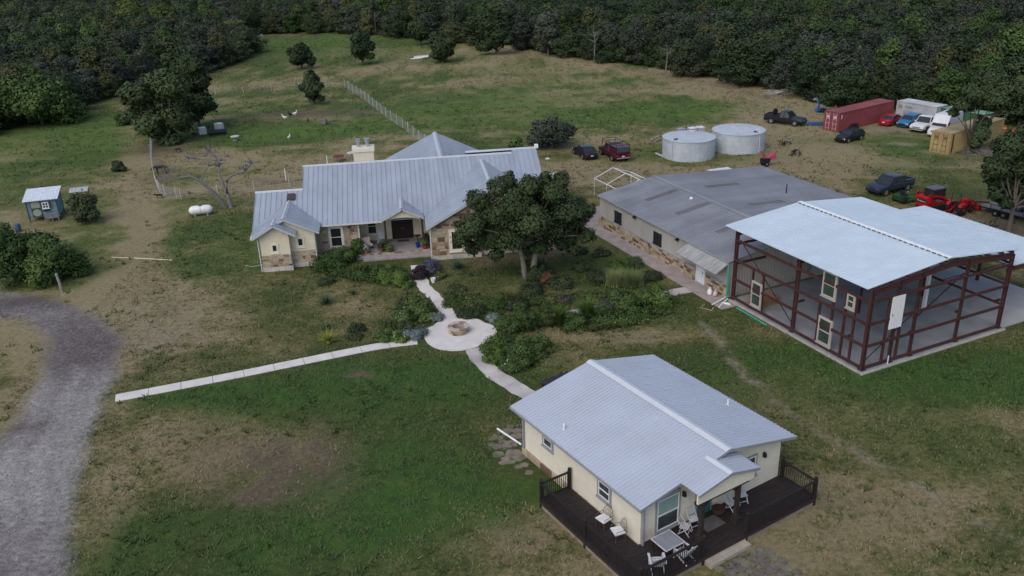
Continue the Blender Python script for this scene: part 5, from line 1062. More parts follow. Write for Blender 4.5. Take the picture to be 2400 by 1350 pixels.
# IBC totes
TOTE = mat('translucent_tote', (.62, .65, .68), .5, 0, .12, 3); CAGE = mat('tote_cage', (.30, .31, .32), .5, .4)
def tote(p, yaw, label, m=None, grp='caged plastic liquid totes'):
    t = thing('liquid_tote', label, 'tote', p, yaw, grp); MB().loft([[(x*s_, y*s_, z) for x, y in ((-.5, -.45), (-.45, -.5), (.45, -.5), (.5, -.45), (.5, .45), (.45, .5), (-.45, .5), (-.5, .45))] for s_, z in ((.97, .16), (1, .3), (1, 1.02), (.93, 1.12))]).build('bladder', m or TOTE, t)
    f = MB()
    for z in (.3, .55, .8, 1.05):
        f.bar((-.53, -.53, z), (.53, -.53, z), .025, .025); f.bar((-.53, .53, z), (.53, .53, z), .025, .025); f.bar((-.53, -.53, z), (-.53, .53, z), .025, .025); f.bar((.53, -.53, z), (.53, .53, z), .025, .025)
    for k in range(5):
        a = -.53 + .265*k
        for s in (-.53, .53): f.bar((a, s, .15), (a, s, 1.08), .02, .02); f.bar((s, a, .15), (s, a, 1.08), .02, .02)
    f.build('cage', CAGE, t); MB().box(-.53, .53, -.53, .53, 0, .14).build('pallet', mat('tote_pallet', (.12, .11, .10), .9), t); MB().lathe([(.11, 1.11), (.11, 1.17)], 12).build('lid', m or TOTE, t)
    return t
tote(at(1622, 318), .4, 'wrapped white tote behind the tanks, middle of three', mat('white_wrap', (.6, .61, .63), .7, 0, .1, 8)); tote(at(1640, 316), .3, 'wrapped white tote behind the tanks, rightmost of three', mat('white_wrap', 0)); tote(at(1596, 320), .5, 'dull grey tote behind the tanks, leftmost of three', mat('grey_tote', (.28, .29, .29), .7))
# carport frame
e0, e1, e2 = at(1480, 428), at(1508, 390, 3.0), at(1580, 408, 2.0)
yw = SY + math.radians(20); t = thing('carport_frame', 'bare white pipe frame of a canopy behind the workshop', 'canopy frame', SL(6.6, LY + 3.6), SY)
f = MB()
for y in (-.3, 2.4, 5.0):
    P = [(-2.3, y, 0), (-2.3, y, 1.9), (0, y, 2.75), (2.3, y, 1.9), (2.3, y, 0)]
    MB().tube(P, .035, 6).build('arch', WHITE, t)
for x, z in ((-2.3, 1.9), (0, 2.75), (2.3, 1.9)): MB().bar((x, -.3, z), (x, 5, z), .06, .06).build('rail', WHITE, t)
# ================================================================ left side: coop, propane tank, pen
a, b_ = at(72, 521), at(142, 513); cy = yaw_of(a, b_); t = thing('garden_shed', 'small light blue wooden coop with white sloping roof', 'shed', a, cy)
SHB = mat('light_blue_boards', (.14, .235, .30), .8, 0, .15, 3); SHD = mat('dark_grey_trim', (.06, .07, .08), .8); SAGE = mat('sage_green_panel', (.27, .31, .24), .8)
Lc = (b_ - a).length; Dc = 2.5
W = MB().prism([(0, .45), (Dc, .45), (Dc, 2.75), (0, 2.35)], 0, Lc, 'x').build('wall', SHB, t)
for z in np.arange(.6, 2.3, .17): MB().box(.05, Lc-.05, -.022, .0, z, z+.15).build('board', SHB, W)
for k in range(14): y0 = .05 + k*.172; MB().box(Lc-.0, Lc+.02, y0, y0+.155, .46, 2.34 + .16*y0).build('board', SHB, W)
for x, y in ((0, 0), (Lc, 0), (Lc, Dc), (0, Dc)): MB().box(x-.06, x+.06, y-.06, y+.06, 0, 2.36 + .16*y).build('corner_post', SHD, t)
slope(t, [(-.25, -.35, 2.34), (Lc+.25, -.35, 2.34), (Lc+.25, Dc+.25, 2.9), (-.25, Dc+.25, 2.9)], .6, 2, mat('white_shed_roof', (.60, .64, .70), .5), rh=.02)
d = MB(T(Lc*.3, -.03, .5)).box(-.5, .5, -.03, .0, 0, 1.75).build('door', SHD, t); MB(T(Lc*.3, -.07, .5)).box(-.42, .42, -.012, .0, .98, 1.68).build('door_panel', SAGE, d); MB(T(Lc*.3, -.07, .95)).prism([(.42*math.cos(q), .4*math.sin(q)) for q in np.linspace(.393, .393+6.283, 9)[:-1]], -.02, .0).build('door_panel', SAGE, d)
wv = window(t, T(Lc*.62, -.03, 1.65), .55, .6, WHITE, GL, .05, WHITE, True, True); MB(T(Lc*.62, -.05, 1.65)).box(-.58, -.35, -.03, .0, -.36, .36).box(.35, .58, -.03, .0, -.36, .36).build('shutter', SHD, wv)
MB(T(Lc*.62, -.05, 1.2)).box(-.3, .3, -.2, .0, -.1, .08).build('flower_box', BLACK, t)
ra = MB(); ra.box(Lc*.55, Lc*1.02, -.75, -.02, .38, .45); ra.build('ramp_floor', GRW, t)
for x in (Lc*.56, Lc*.8, Lc*1.0): MB().box(x-.04, x+.04, -.76, -.68, 0, .95).build('ramp_post', GRW, t)
MB().bar((Lc*.55, -.72, .92), (Lc*1.02, -.72, .92), .06, .08).build('ramp_rail', GRW, t)
for k in range(5): MB().bar((Lc+.05, .3+.35*k, 2.45 + .05*k), (Lc+.05, .5+.35*k, 2.2+.05*k), .03, .05).build('lattice', WHITE, t)
lt = at(168, 470); q = thing('lean_to_sheet', 'corrugated pale sheet propped behind the blue coop', 'metal sheet', lt, cy)
for k in range(3): slope(q, [(.0 + .65*k, -.5, 1.05), (.62 + .65*k, -.5, 1.05), (.62 + .65*k, .6, 1.3), (.0 + .65*k, .6, 1.3)], .62, 3, mat('pale_sheet', (.4, .42, .44), .6), name='sheet', rh=.02)
for x, y in ((0.05, -.45), (1.85, -.45), (.05, .55), (1.85, .55)): MB().box(x-.04, x+.04, y-.04, y+.04, 0, 1.05 + .2*(y > 0)).build('post', SHD, q)
for p, lb, m, s in (((180, 511), 'orange plastic sled beside the blue coop', mat('orange_plastic', (.55, .16, .01), .5), .5), ((190, 508), 'dark red plastic sled beside the blue coop', mat('dark_red_plastic', (.16, .015, .02), .5), .6)):
    o = MB(); c = at(*p); P = [(1.0, .45), (1.0, -.1), (.2, -.45), (-1.0, -.3), (-1.0, .3)]
    o.loft([[(x*.8*s, y*.8*s, .02) for x, y in P], [(x*s, y*s, .22) for x, y in P]]); o = o.build('plastic_sled', m); o.location = c; o.rotation_euler = (.15, 0, .6); tag(o, lb, 'sled')
o = MB().lathe([(.25, 0), (.3, .1), (.3, .75), (.25, .85), (.2, .87)], 14).build('plastic_barrel', mat('blue_barrel', (.05, .09, .16), .5), None, True); o.location = at(44, 543); tag(o, 'blue plastic barrel by the bushes left of the coop', 'barrel')
# propane tank
g0, g1 = at(449, 507), at(497, 502); y_ = yaw_of(g0, g1); c = (g0 + g1)/2; t = thing('propane_tank', 'white horizontal propane tank lying on legs left of the house', 'propane tank', c, y_)
Lp = (g1 - g0).length * .5 + .1; PW = mat('white_tank_paint', (.70, .71, .69), .4, 0, .06, 2); M = Matrix.Translation((0, 0, .62)) @ Matrix.Rotation(math.pi/2, 4, 'Y')
MB(M).lathe([(.02, -Lp-.1), (.25, -Lp), (.42, -Lp+.2), (.47, -Lp+.42), (.47, Lp-.42), (.42, Lp-.2), (.25, Lp), (.02, Lp+.1)], 24).build('vessel', PW, t, True)
MB(M).lathe([(.474, -.02), (.474, .02)], 24, cap=False).build('weld_seam', GTRIM, t)
MB().lathe([(.2, 1.04), (.2, 1.16), (.12, 1.24), (.02, 1.26)], 14).build('valve_dome', mat('teal_dome', (.03, .12, .12), .5), t, True)
for x in (-Lp*.55, Lp*.55): MB().box(x-.08, x+.08, -.35, .35, 0, .3).build('leg', GTRIM, t)
# pole on the grass, posts
p0, p1 = at(262, 604), at(404, 611); o = MB().tube([(p0.x, p0.y, .05), ((p0.x+p1.x)/2, (p0.y+p1.y)/2 + .05, .05), (p1.x, p1.y, .05)], .05, 8).build('long_pole', mat('cream_pipe', (.58, .56, .36), .6), None, True); tag(o, 'long cream coloured pipe lying on the lawn near the drive', 'pipe')
PST = mat('weathered_post', (.24, .23, .21), .9, 0, .25, 5)
for p, tp, lb in (((146, 684), 641, 'leaning weathered wooden post in front of the bushes'), ((4, 745), 708, 'weathered wooden post at the left edge by the drive')):
    c = at(*p); h = hgt(*p, tp); o = MB().tube([(0, 0, -.1), (-.05, .02, h*.5), (-.14, .03, h)], [.13, .12, .115], 8).build('wooden_post', PST); o.location = c; tag(o, lb, 'post')
o = MB().tube([at(618, 620, .4), at(606, 623, .06), at(590, 625, .03), at(575, 622, .03)], .03, 6).build('garden_hose', mat('green_hose', (.25, .40, .33), .6)); tag(o, 'pale green garden hose at the corner of the main house', 'hose')
# ---------------------------------------------------------------- pen fences
WIRE = mat('galvanised_wire', (.42, .43, .43), .6, .2); FP = mat('fence_post_grey', (.45, .45, .44), .7)
def fence(label, pts, hh, step, nw, dense, group='wire fences of the animal pen'):
    P = smooth_line([(p.x, p.y, 0) for p in pts], 5); o0 = P[0].copy(); t = thing('wire_fence', label, 'fence', o0, 0, group); P = [p - o0 for p in P]
    s = 0; nxt = 0; pm = MB().tube([(0, 0, 0), (0, 0, hh+.12)], .04, 6).mesh('post', FP)
    wm = MB()
    for a, b in zip(P[:-1], P[1:]):
        L_ = (b - a).length
        while nxt <= s + L_:
            q = a.lerp(b, (nxt - s)/L_); o = link('post', pm, t); o.location = q; nxt += step
        for k in range(nw): z = hh * (k + .5)/nw; wm.bar(a + Vector((0, 0, z)), b + Vector((0, 0, z)), .012, .012)
        n = int(L_ / dense)
        for k in range(n): q = a.lerp(b, k/max(1, n)); wm.bar(q + Vector((0, 0, .03)), q + Vector((0, 0, hh)), .01, .01)
        s += L_
    wm.build('wire_mesh', WIRE, t)
fence('pale wire mesh fence running down the right side of the pen', [at(808, 205), at(850, 232), at(905, 275), at(945, 302), at(985, 333), at(1010, 352)], 1.5, 3.0, 6, .3)
fence('pale wire mesh fence curving round the left end of the pen', [at(357, 330), at(356, 365), at(361, 410), at(372, 447), at(395, 463), at(425, 467)], 1.3, 2.2, 7, .16)
fence('low wire fence along the near side of the pen, behind the dead tree', [at(425, 467), at(480, 462), at(560, 455), at(640, 443), at(715, 432)], 1.2, 4.0, 4, .6)
fence('thin wire fence along the far side of the pen', [at(505, 222), at(580, 218), at(660, 212), at(740, 206), at(808, 205)], 1.2, 5.0, 4, .6)
t = thing('rail_gate', 'dark grey pipe rail gate in front of the left wood', 'gate', at(240, 222), yaw_of(at(240, 222), at(342, 212)))
Lg = (at(342, 212) - at(240, 222)).length
for z in (.3, .6, .9, 1.2): MB().bar((0, 0, z), (Lg, 0, z), .05, .06).build('rail', mat('grey_rail', (.2, .2, .22), .6, .3), t)
for k in range(6): MB().bar((Lg*k/5, 0, 0), (Lg*k/5, 0, 1.3), .07, .07).build('post', mat('grey_rail', 0), t)
# pen contents
tote(at(476, 316), .5, 'white tote standing left of the black drum in the pen'); tote(at(515, 306), .4, 'white tote on its side behind the black drum in the pen').rotation_euler = (0, 0, .9)
g0, g1 = at(489, 320), at(532, 316); t = thing('black_drum', 'long black drum on legs in front of the pen totes', 'drum', (g0+g1)/2, yaw_of(g0, g1)); Lp = (g1-g0).length/2
MB(Matrix.Translation((0, 0, .55)) @ Matrix.Rotation(math.pi/2, 4, 'Y')).lathe([(.3, -Lp), (.38, -Lp+.05), (.38, Lp-.05), (.3, Lp)], 16).build('vessel', MBLK, t, True)
for x in (-Lp*.7, Lp*.7): MB().box(x-.06, x+.06, -.3, .3, 0, .3).build('leg', MBLK, t)
t = thing('spool_table', 'pale round table on a barrel stand in the pen', 'table', at(552, 331)); MB().lathe([(.6, .68), (.6, .75)], 20).build('table_top', mat('pale_table', (.5, .5, .46), .8), t); MB().lathe([(.34, 0), (.28, .35), (.34, .68)], 14).build('stand', GRW, t)
t = thing('bale', 'grey rounded bale lying in the pen grass', 'bale', at(760, 291)); MB(Matrix.Translation((0, 0, .42)) @ Matrix.Rotation(math.pi/2, 4, 'X')).lathe([(.15, -.5), (.4, -.5), (.45, -.3), (.45, .3), (.4, .5), (.15, .5)], 16).build('bale', mat('grey_bale', (.16, .15, .15), .95, 0, .3, 6), t, True)
t = thing('patio_table', 'dark red metal patio table behind the house ridge', 'table', at(795, 378)); MB().lathe([(.75, .68), (.75, .72)], 18).build('table_top', mat('dark_red_metal', (.13, .02, .02), .6), t)
for k in range(4): a = k*1.57; MB().bar((.5*math.cos(a), .5*math.sin(a), .68), (.7*math.cos(a), .7*math.sin(a), 0), .04, .04).build('leg', mat('dark_red_metal', 0), t)
t = thing('round_table', 'small pale round table left of the chimney', 'table', at(825, 371)); MB().lathe([(.6, .72), (.6, .77)], 18).build('table_top', mat('pale_table', 0), t); MB().lathe([(.25, 0), (.07, .1), (.07, .72)], 10).build('stand', GTRIM, t)
t = thing('yard_lamp', 'thin light pole at the right end of the house', 'lamp post', at(1284, 425)); MB().tube([(0, 0, 0), (0, 0, 2.6)], .04, 8).build('pole', GTRIM, t); MB().box(-.2, .2, -.12, .12, 2.6, 2.72).build('lamp_head', WHITE, t)
# animals: one skinned body each
def quad_joints(neck=(.75, 0, 1.05), head=(1.1, 0, .9)):
    J = [(-.55, 0, .95, .2), (0, 0, .92, .24), (.5, 0, .98, .21), (*neck, .13), (*head, .09), (head[0]+.22, 0, head[2]-.15, .06)]
    E_ = [(0, 1), (1, 2), (2, 3), (3, 4), (4, 5)]
    for x, b in ((.48, 2), (-.52, 0)):
        for s in (-1, 1):
            n = len(J); kx = .02 if b == 2 else .12
            J += [(x, s*.15, .7, .10), (x + (.03 if b == 2 else .1), s*.16, .42, .055), (x - (0 if b == 2 else .06), s*.16, .2, .045), (x, s*.16, .02, .05)]; E_ += [(b, n), (n, n+1), (n+1, n+2), (n+2, n+3)]
    n = len(J); J += [(-.75, 0, .9, .04), (-.85, 0, .6, .03)]; E_ += [(0, n), (n, n+1)]
    n = len(J)
    for s in (-1, 1): J += [(head[0]-.1, s*.1, head[2]+.18, .025)]
    E_ += [(4, n), (4, n+1)]
    return J, E_
def skin_animal(name, label, cat, p, yaw, J, E_, m, scale=1):
    me = bpy.data.meshes.new('body'); me.from_pydata([tuple(Vector(j[:3])*scale) for j in J], E_, []); me.materials.append(m)
    t = thing(name, label, cat, p, yaw); o = link('body', me, t); bpy.context.view_layer.objects.active = o
    o.modifiers.new('skin', 'SKIN'); L_ = me.skin_vertices[0].data
    for sv, j in zip(L_, J): sv.radius = (j[3]*scale, j[3]*scale)
    L_[0].use_root = True; sb = o.modifiers.new('sub', 'SUBSURF'); sb.levels = 1; sb.render_levels = 1
    dg = bpy.context.evaluated_depsgraph_get(); me2 = bpy.data.meshes.new_from_object(o.evaluated_get(dg)); o.modifiers.clear(); o.data = me2; me2.polygons.foreach_set('use_smooth', [True]*len(me2.polygons)); return t
J, E_ = quad_joints((.8, 0, 1.0), (1.05, 0, .75)); skin_animal('donkey', 'dark brown donkey with lowered head inside the pen fence', 'donkey', at(380, 408), math.radians(190), J, E_, mat('dark_brown_hide', (.035, .026, .026), .9), 1.0)
J, E_ = quad_joints((.8, 0, 1.1), (1.05, 0, 1.15)); skin_animal('black_dog', 'black dog outside the curved pen fence', 'dog', at(375, 466), math.radians(200), J, E_, mat('black_hide', (.012, .012, .012), .9), .5)
J, E_ = quad_joints((.8, 0, 1.0), (1.0, 0, .8)); skin_animal('black_goat', 'small black goat lying near the left totes', 'goat', at(457, 320), math.radians(170), J, E_, mat('black_hide', 0), .5)
skin_animal('black_goat', 'small black goat in the shade under the pen tree', 'goat', at(419, 357), math.radians(200), J, E_, mat('black_hide', 0), .5)
def bird_joints(): return ([(-.35, 0, .42, .05), (-.12, 0, .42, .16), (.12, 0, .45, .15), (.24, 0, .62, .06), (.27, 0, .82, .05), (.36, 0, .82, .025), (.0, .07, .2, .025), (.0, .07, .02, .025), (.0, -.07, .2, .025), (.0, -.07, .02, .025)], [(1, 0), (1, 2), (2, 3), (3, 4), (4, 5), (1, 6), (6, 7), (1, 8), (8, 9)])
J, E_ = bird_joints(); wf = mat('white_feathers', (.66, .66, .62), .9)
for p, yw_, m, lb, sc in (((668, 283), 3.3, wf, 'white goose farthest left in the pen grass', 1.3), ((692, 273), .2, wf, 'white goose behind the black one in the pen', 1.2), ((681, 275), 2.6, mat('black_hide', 0), 'black goose between the two white geese', 1.2), ((678, 328), 1.2, wf, 'lone white goose in the middle of the pen', 1.0), ((722, 287), 1.5, mat('black_hide', 0), 'small dark goose alone right of the white geese', .9)):
    skin_animal('goose', lb, 'goose', at(*p), yw_, J, E_, m, sc)
# fire pit
t = thing('fire_pit', 'round limestone fire pit on the pale circular patio', 'fire pit', (*at(1075, 779)[:2], .045)); 
if True:
    rr = .66; r_ = random.Random(2)
    for row in range(3):
        n = 13
        for k in range(n):
            a = 6.283*(k + .5*(row % 2))/n; o = link('stone', STONES[r_.randrange(7)], t); o.matrix_local = Matrix.Rotation(a + math.pi/2, 4, 'Z') @ Matrix.Translation((0, -rr+.0, .07 + .14*row)) @ Matrix.Diagonal((.31, .05, .13, 1))
    MB().lathe([(rr+.01, 0), (rr+.01, .42), (.47, .42), (.47, .05)], 26, cap=False).build('core', MORTAR, t)
    for k in range(9):
        a0, a1 = 6.283*k/9 + .015, 6.283*(k+1)/9 - .015; P = [(q*math.cos(z), q*math.sin(z)) for q, z in ((.46, a0), (.46, (a0+a1)/2), (.46, a1), (.77, a1), (.79, (a0+a1)/2), (.77, a0))]
        MB().prism(P, .42, .5 + r_.random()*.02, 'z').build('cap_stone', [mat('cap_stone_a', (.44, .37, .32), .9, 0, .2, 5), mat('cap_stone_b', (.27, .17, .14), .9, 0, .2, 5), mat('cap_stone_a', 0)][k % 3], t)
    MB().lathe([(.02, .1), (.46, .05)], 16).build('ash_bed', mat('ash', (.07, .065, .065), 1, 0, .4, 9), t)
    for k in range(3): a = 1.0 + k*2.1; MB().tube([(.3*math.cos(a), .3*math.sin(a), .1), (-.1*math.cos(a), -.1*math.sin(a), .22)], .045, 7).build('log', mat('charred_log', (.03, .025, .022), .9), t)
# ---------------------------------------------------------------- clutter on the right
t = thing('branch_pile', 'heap of bleached branches at the edge of the dirt track', 'branches', at(1828, 222)); r_ = random.Random(12); BR = mat('bleached_wood', (.30, .27, .24), .9, 0, .2, 4)
for k in range(22):
    a = r_.uniform(-.5, .6); L_ = r_.uniform(1.5, 3.8); c = Vector((r_.uniform(-2, 2), r_.uniform(-1.2, 1.2), r_.uniform(.1, .6))); d = Vector((math.cos(a), math.sin(a)*.8, r_.uniform(-.1, .25)))*L_/2
    MB().tube([c - d, c + Vector((0, .1, .05)), c + d], [.07, .06, .03], 5).build('branch', BR, t)
t = thing('blue_lift', 'blue steel boom frame left of the red container', 'trailer', at(1925, 262), .2); BLUE = paint('machine_blue', (.03, .14, .34), .5)
MB().bar((-.8, 0, 1.6), (1.6, .2, .7), .25, .3).build('boom', BLUE, t); MB().bar((-.6, 0, 0), (-.5, 0, 1.6), .2, .2).build('mast', BLUE, t); MB().box(-.9, .5, -.5, .5, .25, .5).build('chassis', BLUE, t); tyre(t, -.2, .6, .3, .16, RIM); tyre(t, -.2, -.6, .3, .16, RIM); MB().bar((-1.2, .1, 2.1), (.9, .1, 1.9), .08, .08).build('rail', BLUE, t)
o = MB(); V = [(x*.5-1.2, y*.5-.7, .12 + .32*fbm(np.array([x*.9+3.]), np.array([y*.8+9.]), 1.6, 3)[0]*(1 if 0 < x < 5 and 0 < y < 3 else .05)) for y in range(4) for x in range(6)]
o.add(V, [(y*6+x, y*6+x+1, y*6+x+7, y*6+x+6) for y in range(3) for x in range(5)]); o = o.build('blue_tarp', mat('blue_tarp', (.02, .07, .20), .5, 0, .3, 3)); o.location = at(1908, 292); tag(o, 'crumpled blue tarp between the black pickup and red container', 'tarp')
t = thing('flatbed_trailer', 'dark flatbed with pale load parked at the wood edge', 'trailer', at(1925, 238), .1); MB().box(-2, 2, -.9, .9, .5, .7).build('bed', MBLK, t); MB().ell((1.4, 0, 1.1), (.7, .6, .45)).build('load', mat('pale_load', (.25, .25, .24), .9), t); tyre(t, .3, 1, .33, .2, RIM); tyre(t, .3, -1, .33, .2, RIM); MB().box(-1.8, 1.8, -.95, -.92, .45, .8).build('side_board', mat('grey_blue_board', (.25, .30, .36), .7), t)
t = thing('small_trailer', 'black tow frame leaning at the side of the red container', 'trailer', at(1998, 303), math.radians(35)); MB().bar((-1.1, 0, .35), (1.1, 0, .5), .12, .15).build('frame', MBLK, t); MB().bar((.2, -.4, .35), (.2, .4, .35), .08, .08).build('axle', MBLK, t); tyre(t, .2, .5, .3, .16, MBLK); tyre(t, .2, -.5, .3, .16, MBLK); MB().box(-.4, .6, -.35, .35, .4, .75).build('box', MBLK, t)
for p, lb in (((2373, 318), 'orange and white traffic barrel behind the yellow container, right one'), ((2352, 312), 'orange traffic barrel at the far end of the yellow container')):
    t = thing('traffic_barrel', lb, 'barrel', at(*p)); MB().lathe([(.3, 0), (.27, .3), (.24, .65), (.2, 1.0), (.1, 1.02)], 14).build('body', mat('barrel_orange', (.42, .07, .03), .6), t, True)
    for z in (.35, .7): MB().lathe([(.285 - .06*z, z-.06), (.28 - .06*z, z+.06)], 14, cap=False).build('band', mat('barrel_white', (.55, .52, .5), .6), t)
for k, (p, lb) in enumerate((((2318, 336), 'silver livestock panel leaning on the yellow container, left one'), ((2340, 327), 'silver livestock panel leaning on the yellow container, right one'))):
    t = thing('livestock_panel', lb, 'gate panel', at(*p), .6)
    Mx = Matrix.Rotation(-.6, 4, 'X')
    for z in np.linspace(.1, 1.5, 7): MB(Mx).bar((-1.1, 0, z), (1.1, 0, z), .035, .035).build('rail', mat('panel_steel', (.26, .27, .29), .5, .4), t)
    for x in (-1.1, 0, 1.1): MB(Mx).bar((x, 0, 0), (x, 0, 1.55), .04, .04).build('upright', mat('panel_steel', 0), t)
t = thing('scrap_pile', 'tangled grey brush and scrap pile in front of the yellow container', 'brush pile', at(2295, 362))
for k in range(60):
    a = r_.uniform(0, 6.28); L_ = r_.uniform(.6, 1.8); c = Vector((r_.gauss(0, 1.3), r_.gauss(0, .8), 0)); c.z = max(.1, .6 - .25*abs(c.x)); d = Vector((math.cos(a), math.sin(a), r_.uniform(-.3, .3)))*L_/2
    MB().tube([c - d, c + d], [.03, .02], 4).build('stick', mat('grey_stick', (.15, .14, .145), .9), t)
for p, lb, sc in (((1862, 365), 'black twisted scrap metal right of the tanks', 1.0), ((1835, 340), 'dark scrap heap among weeds behind the tank', .9), ((1535, 332), 'grey dead stump and brush left of the tanks', 1.1)):
    t = thing('scrap_heap', lb, 'scrap', at(*p))
    for k in range(14):
        c = Vector((r_.gauss(0, .5), r_.gauss(0, .3), r_.uniform(.1, .6)))*sc; d = Vector((r_.uniform(-1, 1), r_.uniform(-1, 1), r_.uniform(-.4, .8)))*.45*sc; MB().bar(c - d, c + d, .09, .06).build('piece', MBLK if '1862' in str(p) or '1835' in str(p) else BR, t)
t = thing('white_tarp', 'white boat shaped tarp lying far out in the meadow', 'tarp', at(988, 137)); MB().loft([[(-2.6, -.8, 0), (-1.2, -.9, .25), (-1.2, -.2, .35), (-2.3, -.2, .1)], [(0, -.9, .1), (.2, -.9, .3), (.2, .1, .4), (0, 0, .2)], [(2.6, .1, .35), (2.8, .1, .5), (2.8, .5, .55), (2.6, .5, .4)]]).build('tarp', mat('white_tarp', (.66, .66, .66), .8), t); MB().loft([[(-1.8, .9, .1), (-1.7, .9, .4), (-1.6, 1.1, .4), (-1.7, 1.1, .1)], [(2.2, .9, .2), (2.3, .9, .6), (2.3, 1.1, .6), (2.2, 1.1, .2)]]).build('tarp_fold', mat('white_tarp', 0), t)
t = thing('rubble_pile', 'grey flat rubble mound at the far left meadow edge', 'rubble', at(570, 88))
for k in range(16): c = Vector((r_.gauss(0, 2.6), r_.gauss(0, 1), 0)); MB(T(c.x, c.y, 0, r_.random()*3)).loft([[(-.8, -.5, 0), (.8, -.5, 0), (.7, .5, 0), (-.7, .5, 0)], [(-.5, -.3, .6), (.5, -.3, .7), (.4, .3, .6), (-.4, .3, .5)]]).build('block', mat('rubble_grey', (.24, .23, .21), .95, 0, .3, 3), t)
for p, hh_ in (((1895, 470), 1.4), ((1700, 500), 0)):
    if hh_: o = MB().tube([(0, 0, 0), (0, 0, 1.5)], .06, 6).build('steel_post', MBLK); o.location = SL(19.9, 5.5); tag(o, 'dark steel post standing behind the workshop roof', 'post')
# ================================================================ vegetation
RNG = np.random.default_rng(11)
class TintArr(np.ndarray):
    N = None                                   # soft outward normals of the leaf sprays ride along with their tints
def leaf_arrays(blobs, n, size, seed, shell=.55, droop=0., aspect=.62):
    """leaf sprays scattered through lobes: returns verts (n*4,3) and a tint per leaf"""
    r = np.random.default_rng(seed); B = np.array(blobs, float); area = (B[:, 3]*B[:, 4] + B[:, 3]*B[:, 5] + B[:, 4]*B[:, 5]); k = r.choice(len(B), n, p=area/area.sum())
    d = r.normal(size=(n, 3)); d /= np.linalg.norm(d, axis=1, keepdims=True); rad = shell + (1 - shell) * r.random(n)**.6; rad *= 1 + .10*r.normal(size=n)
    P = B[k, :3] + d * B[k, 3:6] * rad[:, None]
    nrm = d*1.0 + r.normal(size=(n, 3))*.55 + np.array([0, 0, .45 - droop]); nrm /= np.linalg.norm(nrm, axis=1, keepdims=True)
    a = r.normal(size=(n, 3)); u = np.cross(nrm, a); u /= np.linalg.norm(u, axis=1, keepdims=True); v = np.cross(nrm, u)
    s = size * (.55 + .9*r.random(n)); u *= s[:, None]; v *= (s*aspect)[:, None]
    bt = r.random(len(B)); tint = np.clip(.72*bt[k] + .28*r.random(n), 0, 1)
    V = np.stack([P - u, P + v*.9 - u*.1, P + u, P - v*.9 + u*.1], 1).reshape(-1, 3)
    V[:, 2] = np.maximum(V[:, 2], .02); N = d*1.0 + np.array([0, 0, .35]) + r.normal(size=(n, 3))*.2; N /= np.linalg.norm(N, axis=1, keepdims=True); Q = V.reshape(-1, 4, 3); fl = (np.cross(Q[:, 1] - Q[:, 0], Q[:, 3] - Q[:, 0]) * N).sum(1) < 0; Q[fl] = Q[fl][:, ::-1]; V = Q.reshape(-1, 3); tint = tint.view(TintArr); tint.N = N; return V, tint
def quads_mesh(name, V, tint, m, N=None):
    N = getattr(tint, 'N', None) if N is None else N; tint = np.asarray(tint)
    n = len(V)//4; me = bpy.data.meshes.new(name); me.vertices.add(len(V)); me.vertices.foreach_set('co', V.ravel().astype(np.float32)); me.loops.add(len(V)); me.polygons.add(n)
    me.loops.foreach_set('vertex_index', np.arange(len(V), dtype=np.int32)); me.polygons.foreach_set('loop_start', np.arange(0, len(V), 4, dtype=np.int32)); me.update()
    a = me.attributes.new('tint', 'FLOAT', 'FACE'); a.data.foreach_set('value', tint.astype(np.float32)); me.materials.append(m)
    if N is not None and len(N) == n:
        me.polygons.foreach_set('use_smooth', np.ones(n, bool)); me.normals_split_custom_set_from_vertices(np.repeat(N, 4, 0).astype(np.float32))
    return me
OAK = leaf_mat('oak_leaves', (.020, .036, .017), (.060, .086, .036)); BRUSH = leaf_mat('brush_leaves', (.022, .036, .020), (.082, .104, .048)); OLIVE = leaf_mat('olive_leaves', (.040, .050, .020), (.105, .115, .048)); LIGHT = leaf_mat('light_leaves', (.055, .080, .022), (.13, .16, .045)); DULL = leaf_mat('grey_green_leaves', (.030, .040, .030), (.082, .096, .068))  # oak, brush and grey-green leaves carry extra blue in place of distance haze
GARD = leaf_mat('garden_leaves', (.028, .058, .017), (.098, .150, .044)); BRIGHT = leaf_mat('bright_leaves', (.045, .085, .018), (.12, .19, .045)); SILV = leaf_mat('silver_leaves', (.13, .17, .16), (.26, .31, .29)); PURP = leaf_mat('purple_leaves', (.018, .012, .016), (.05, .035, .042)); LAV = leaf_mat('lavender_leaves', (.05, .055, .085), (.11, .12, .16)); FLOW = leaf_mat('pink_orange_blooms', (.35, .10, .06), (.5, .24, .18)); REDF = leaf_mat('red_blooms', (.16, .02, .02), (.28, .06, .05)); TALLG = leaf_mat('pale_tall_grass', (.11, .15, .06), (.24, .28, .12)); AGAVE = leaf_mat('agave_leaves', (.05, .085, .05), (.11, .15, .08)); AGY = leaf_mat('yellow_agave_leaves', (.14, .17, .03), (.32, .32, .06)); DEADL = leaf_mat('dead_leaves', (.07, .04, .02), (.16, .09, .05)); WHF = leaf_mat('white_blooms', (.4, .4, .34), (.6, .58, .5))
BARK = mat('grey_bark', (.10, .085, .072), .95, 0, .3, 6, .4, 14); BARK2 = mat('pale_bark', (.20, .175, .15), .95, 0, .25, 5, .3, 14); DEADW = mat('bleached_bark', (.165, .155, .16), .95, 0, .35, 4, .3, 12)
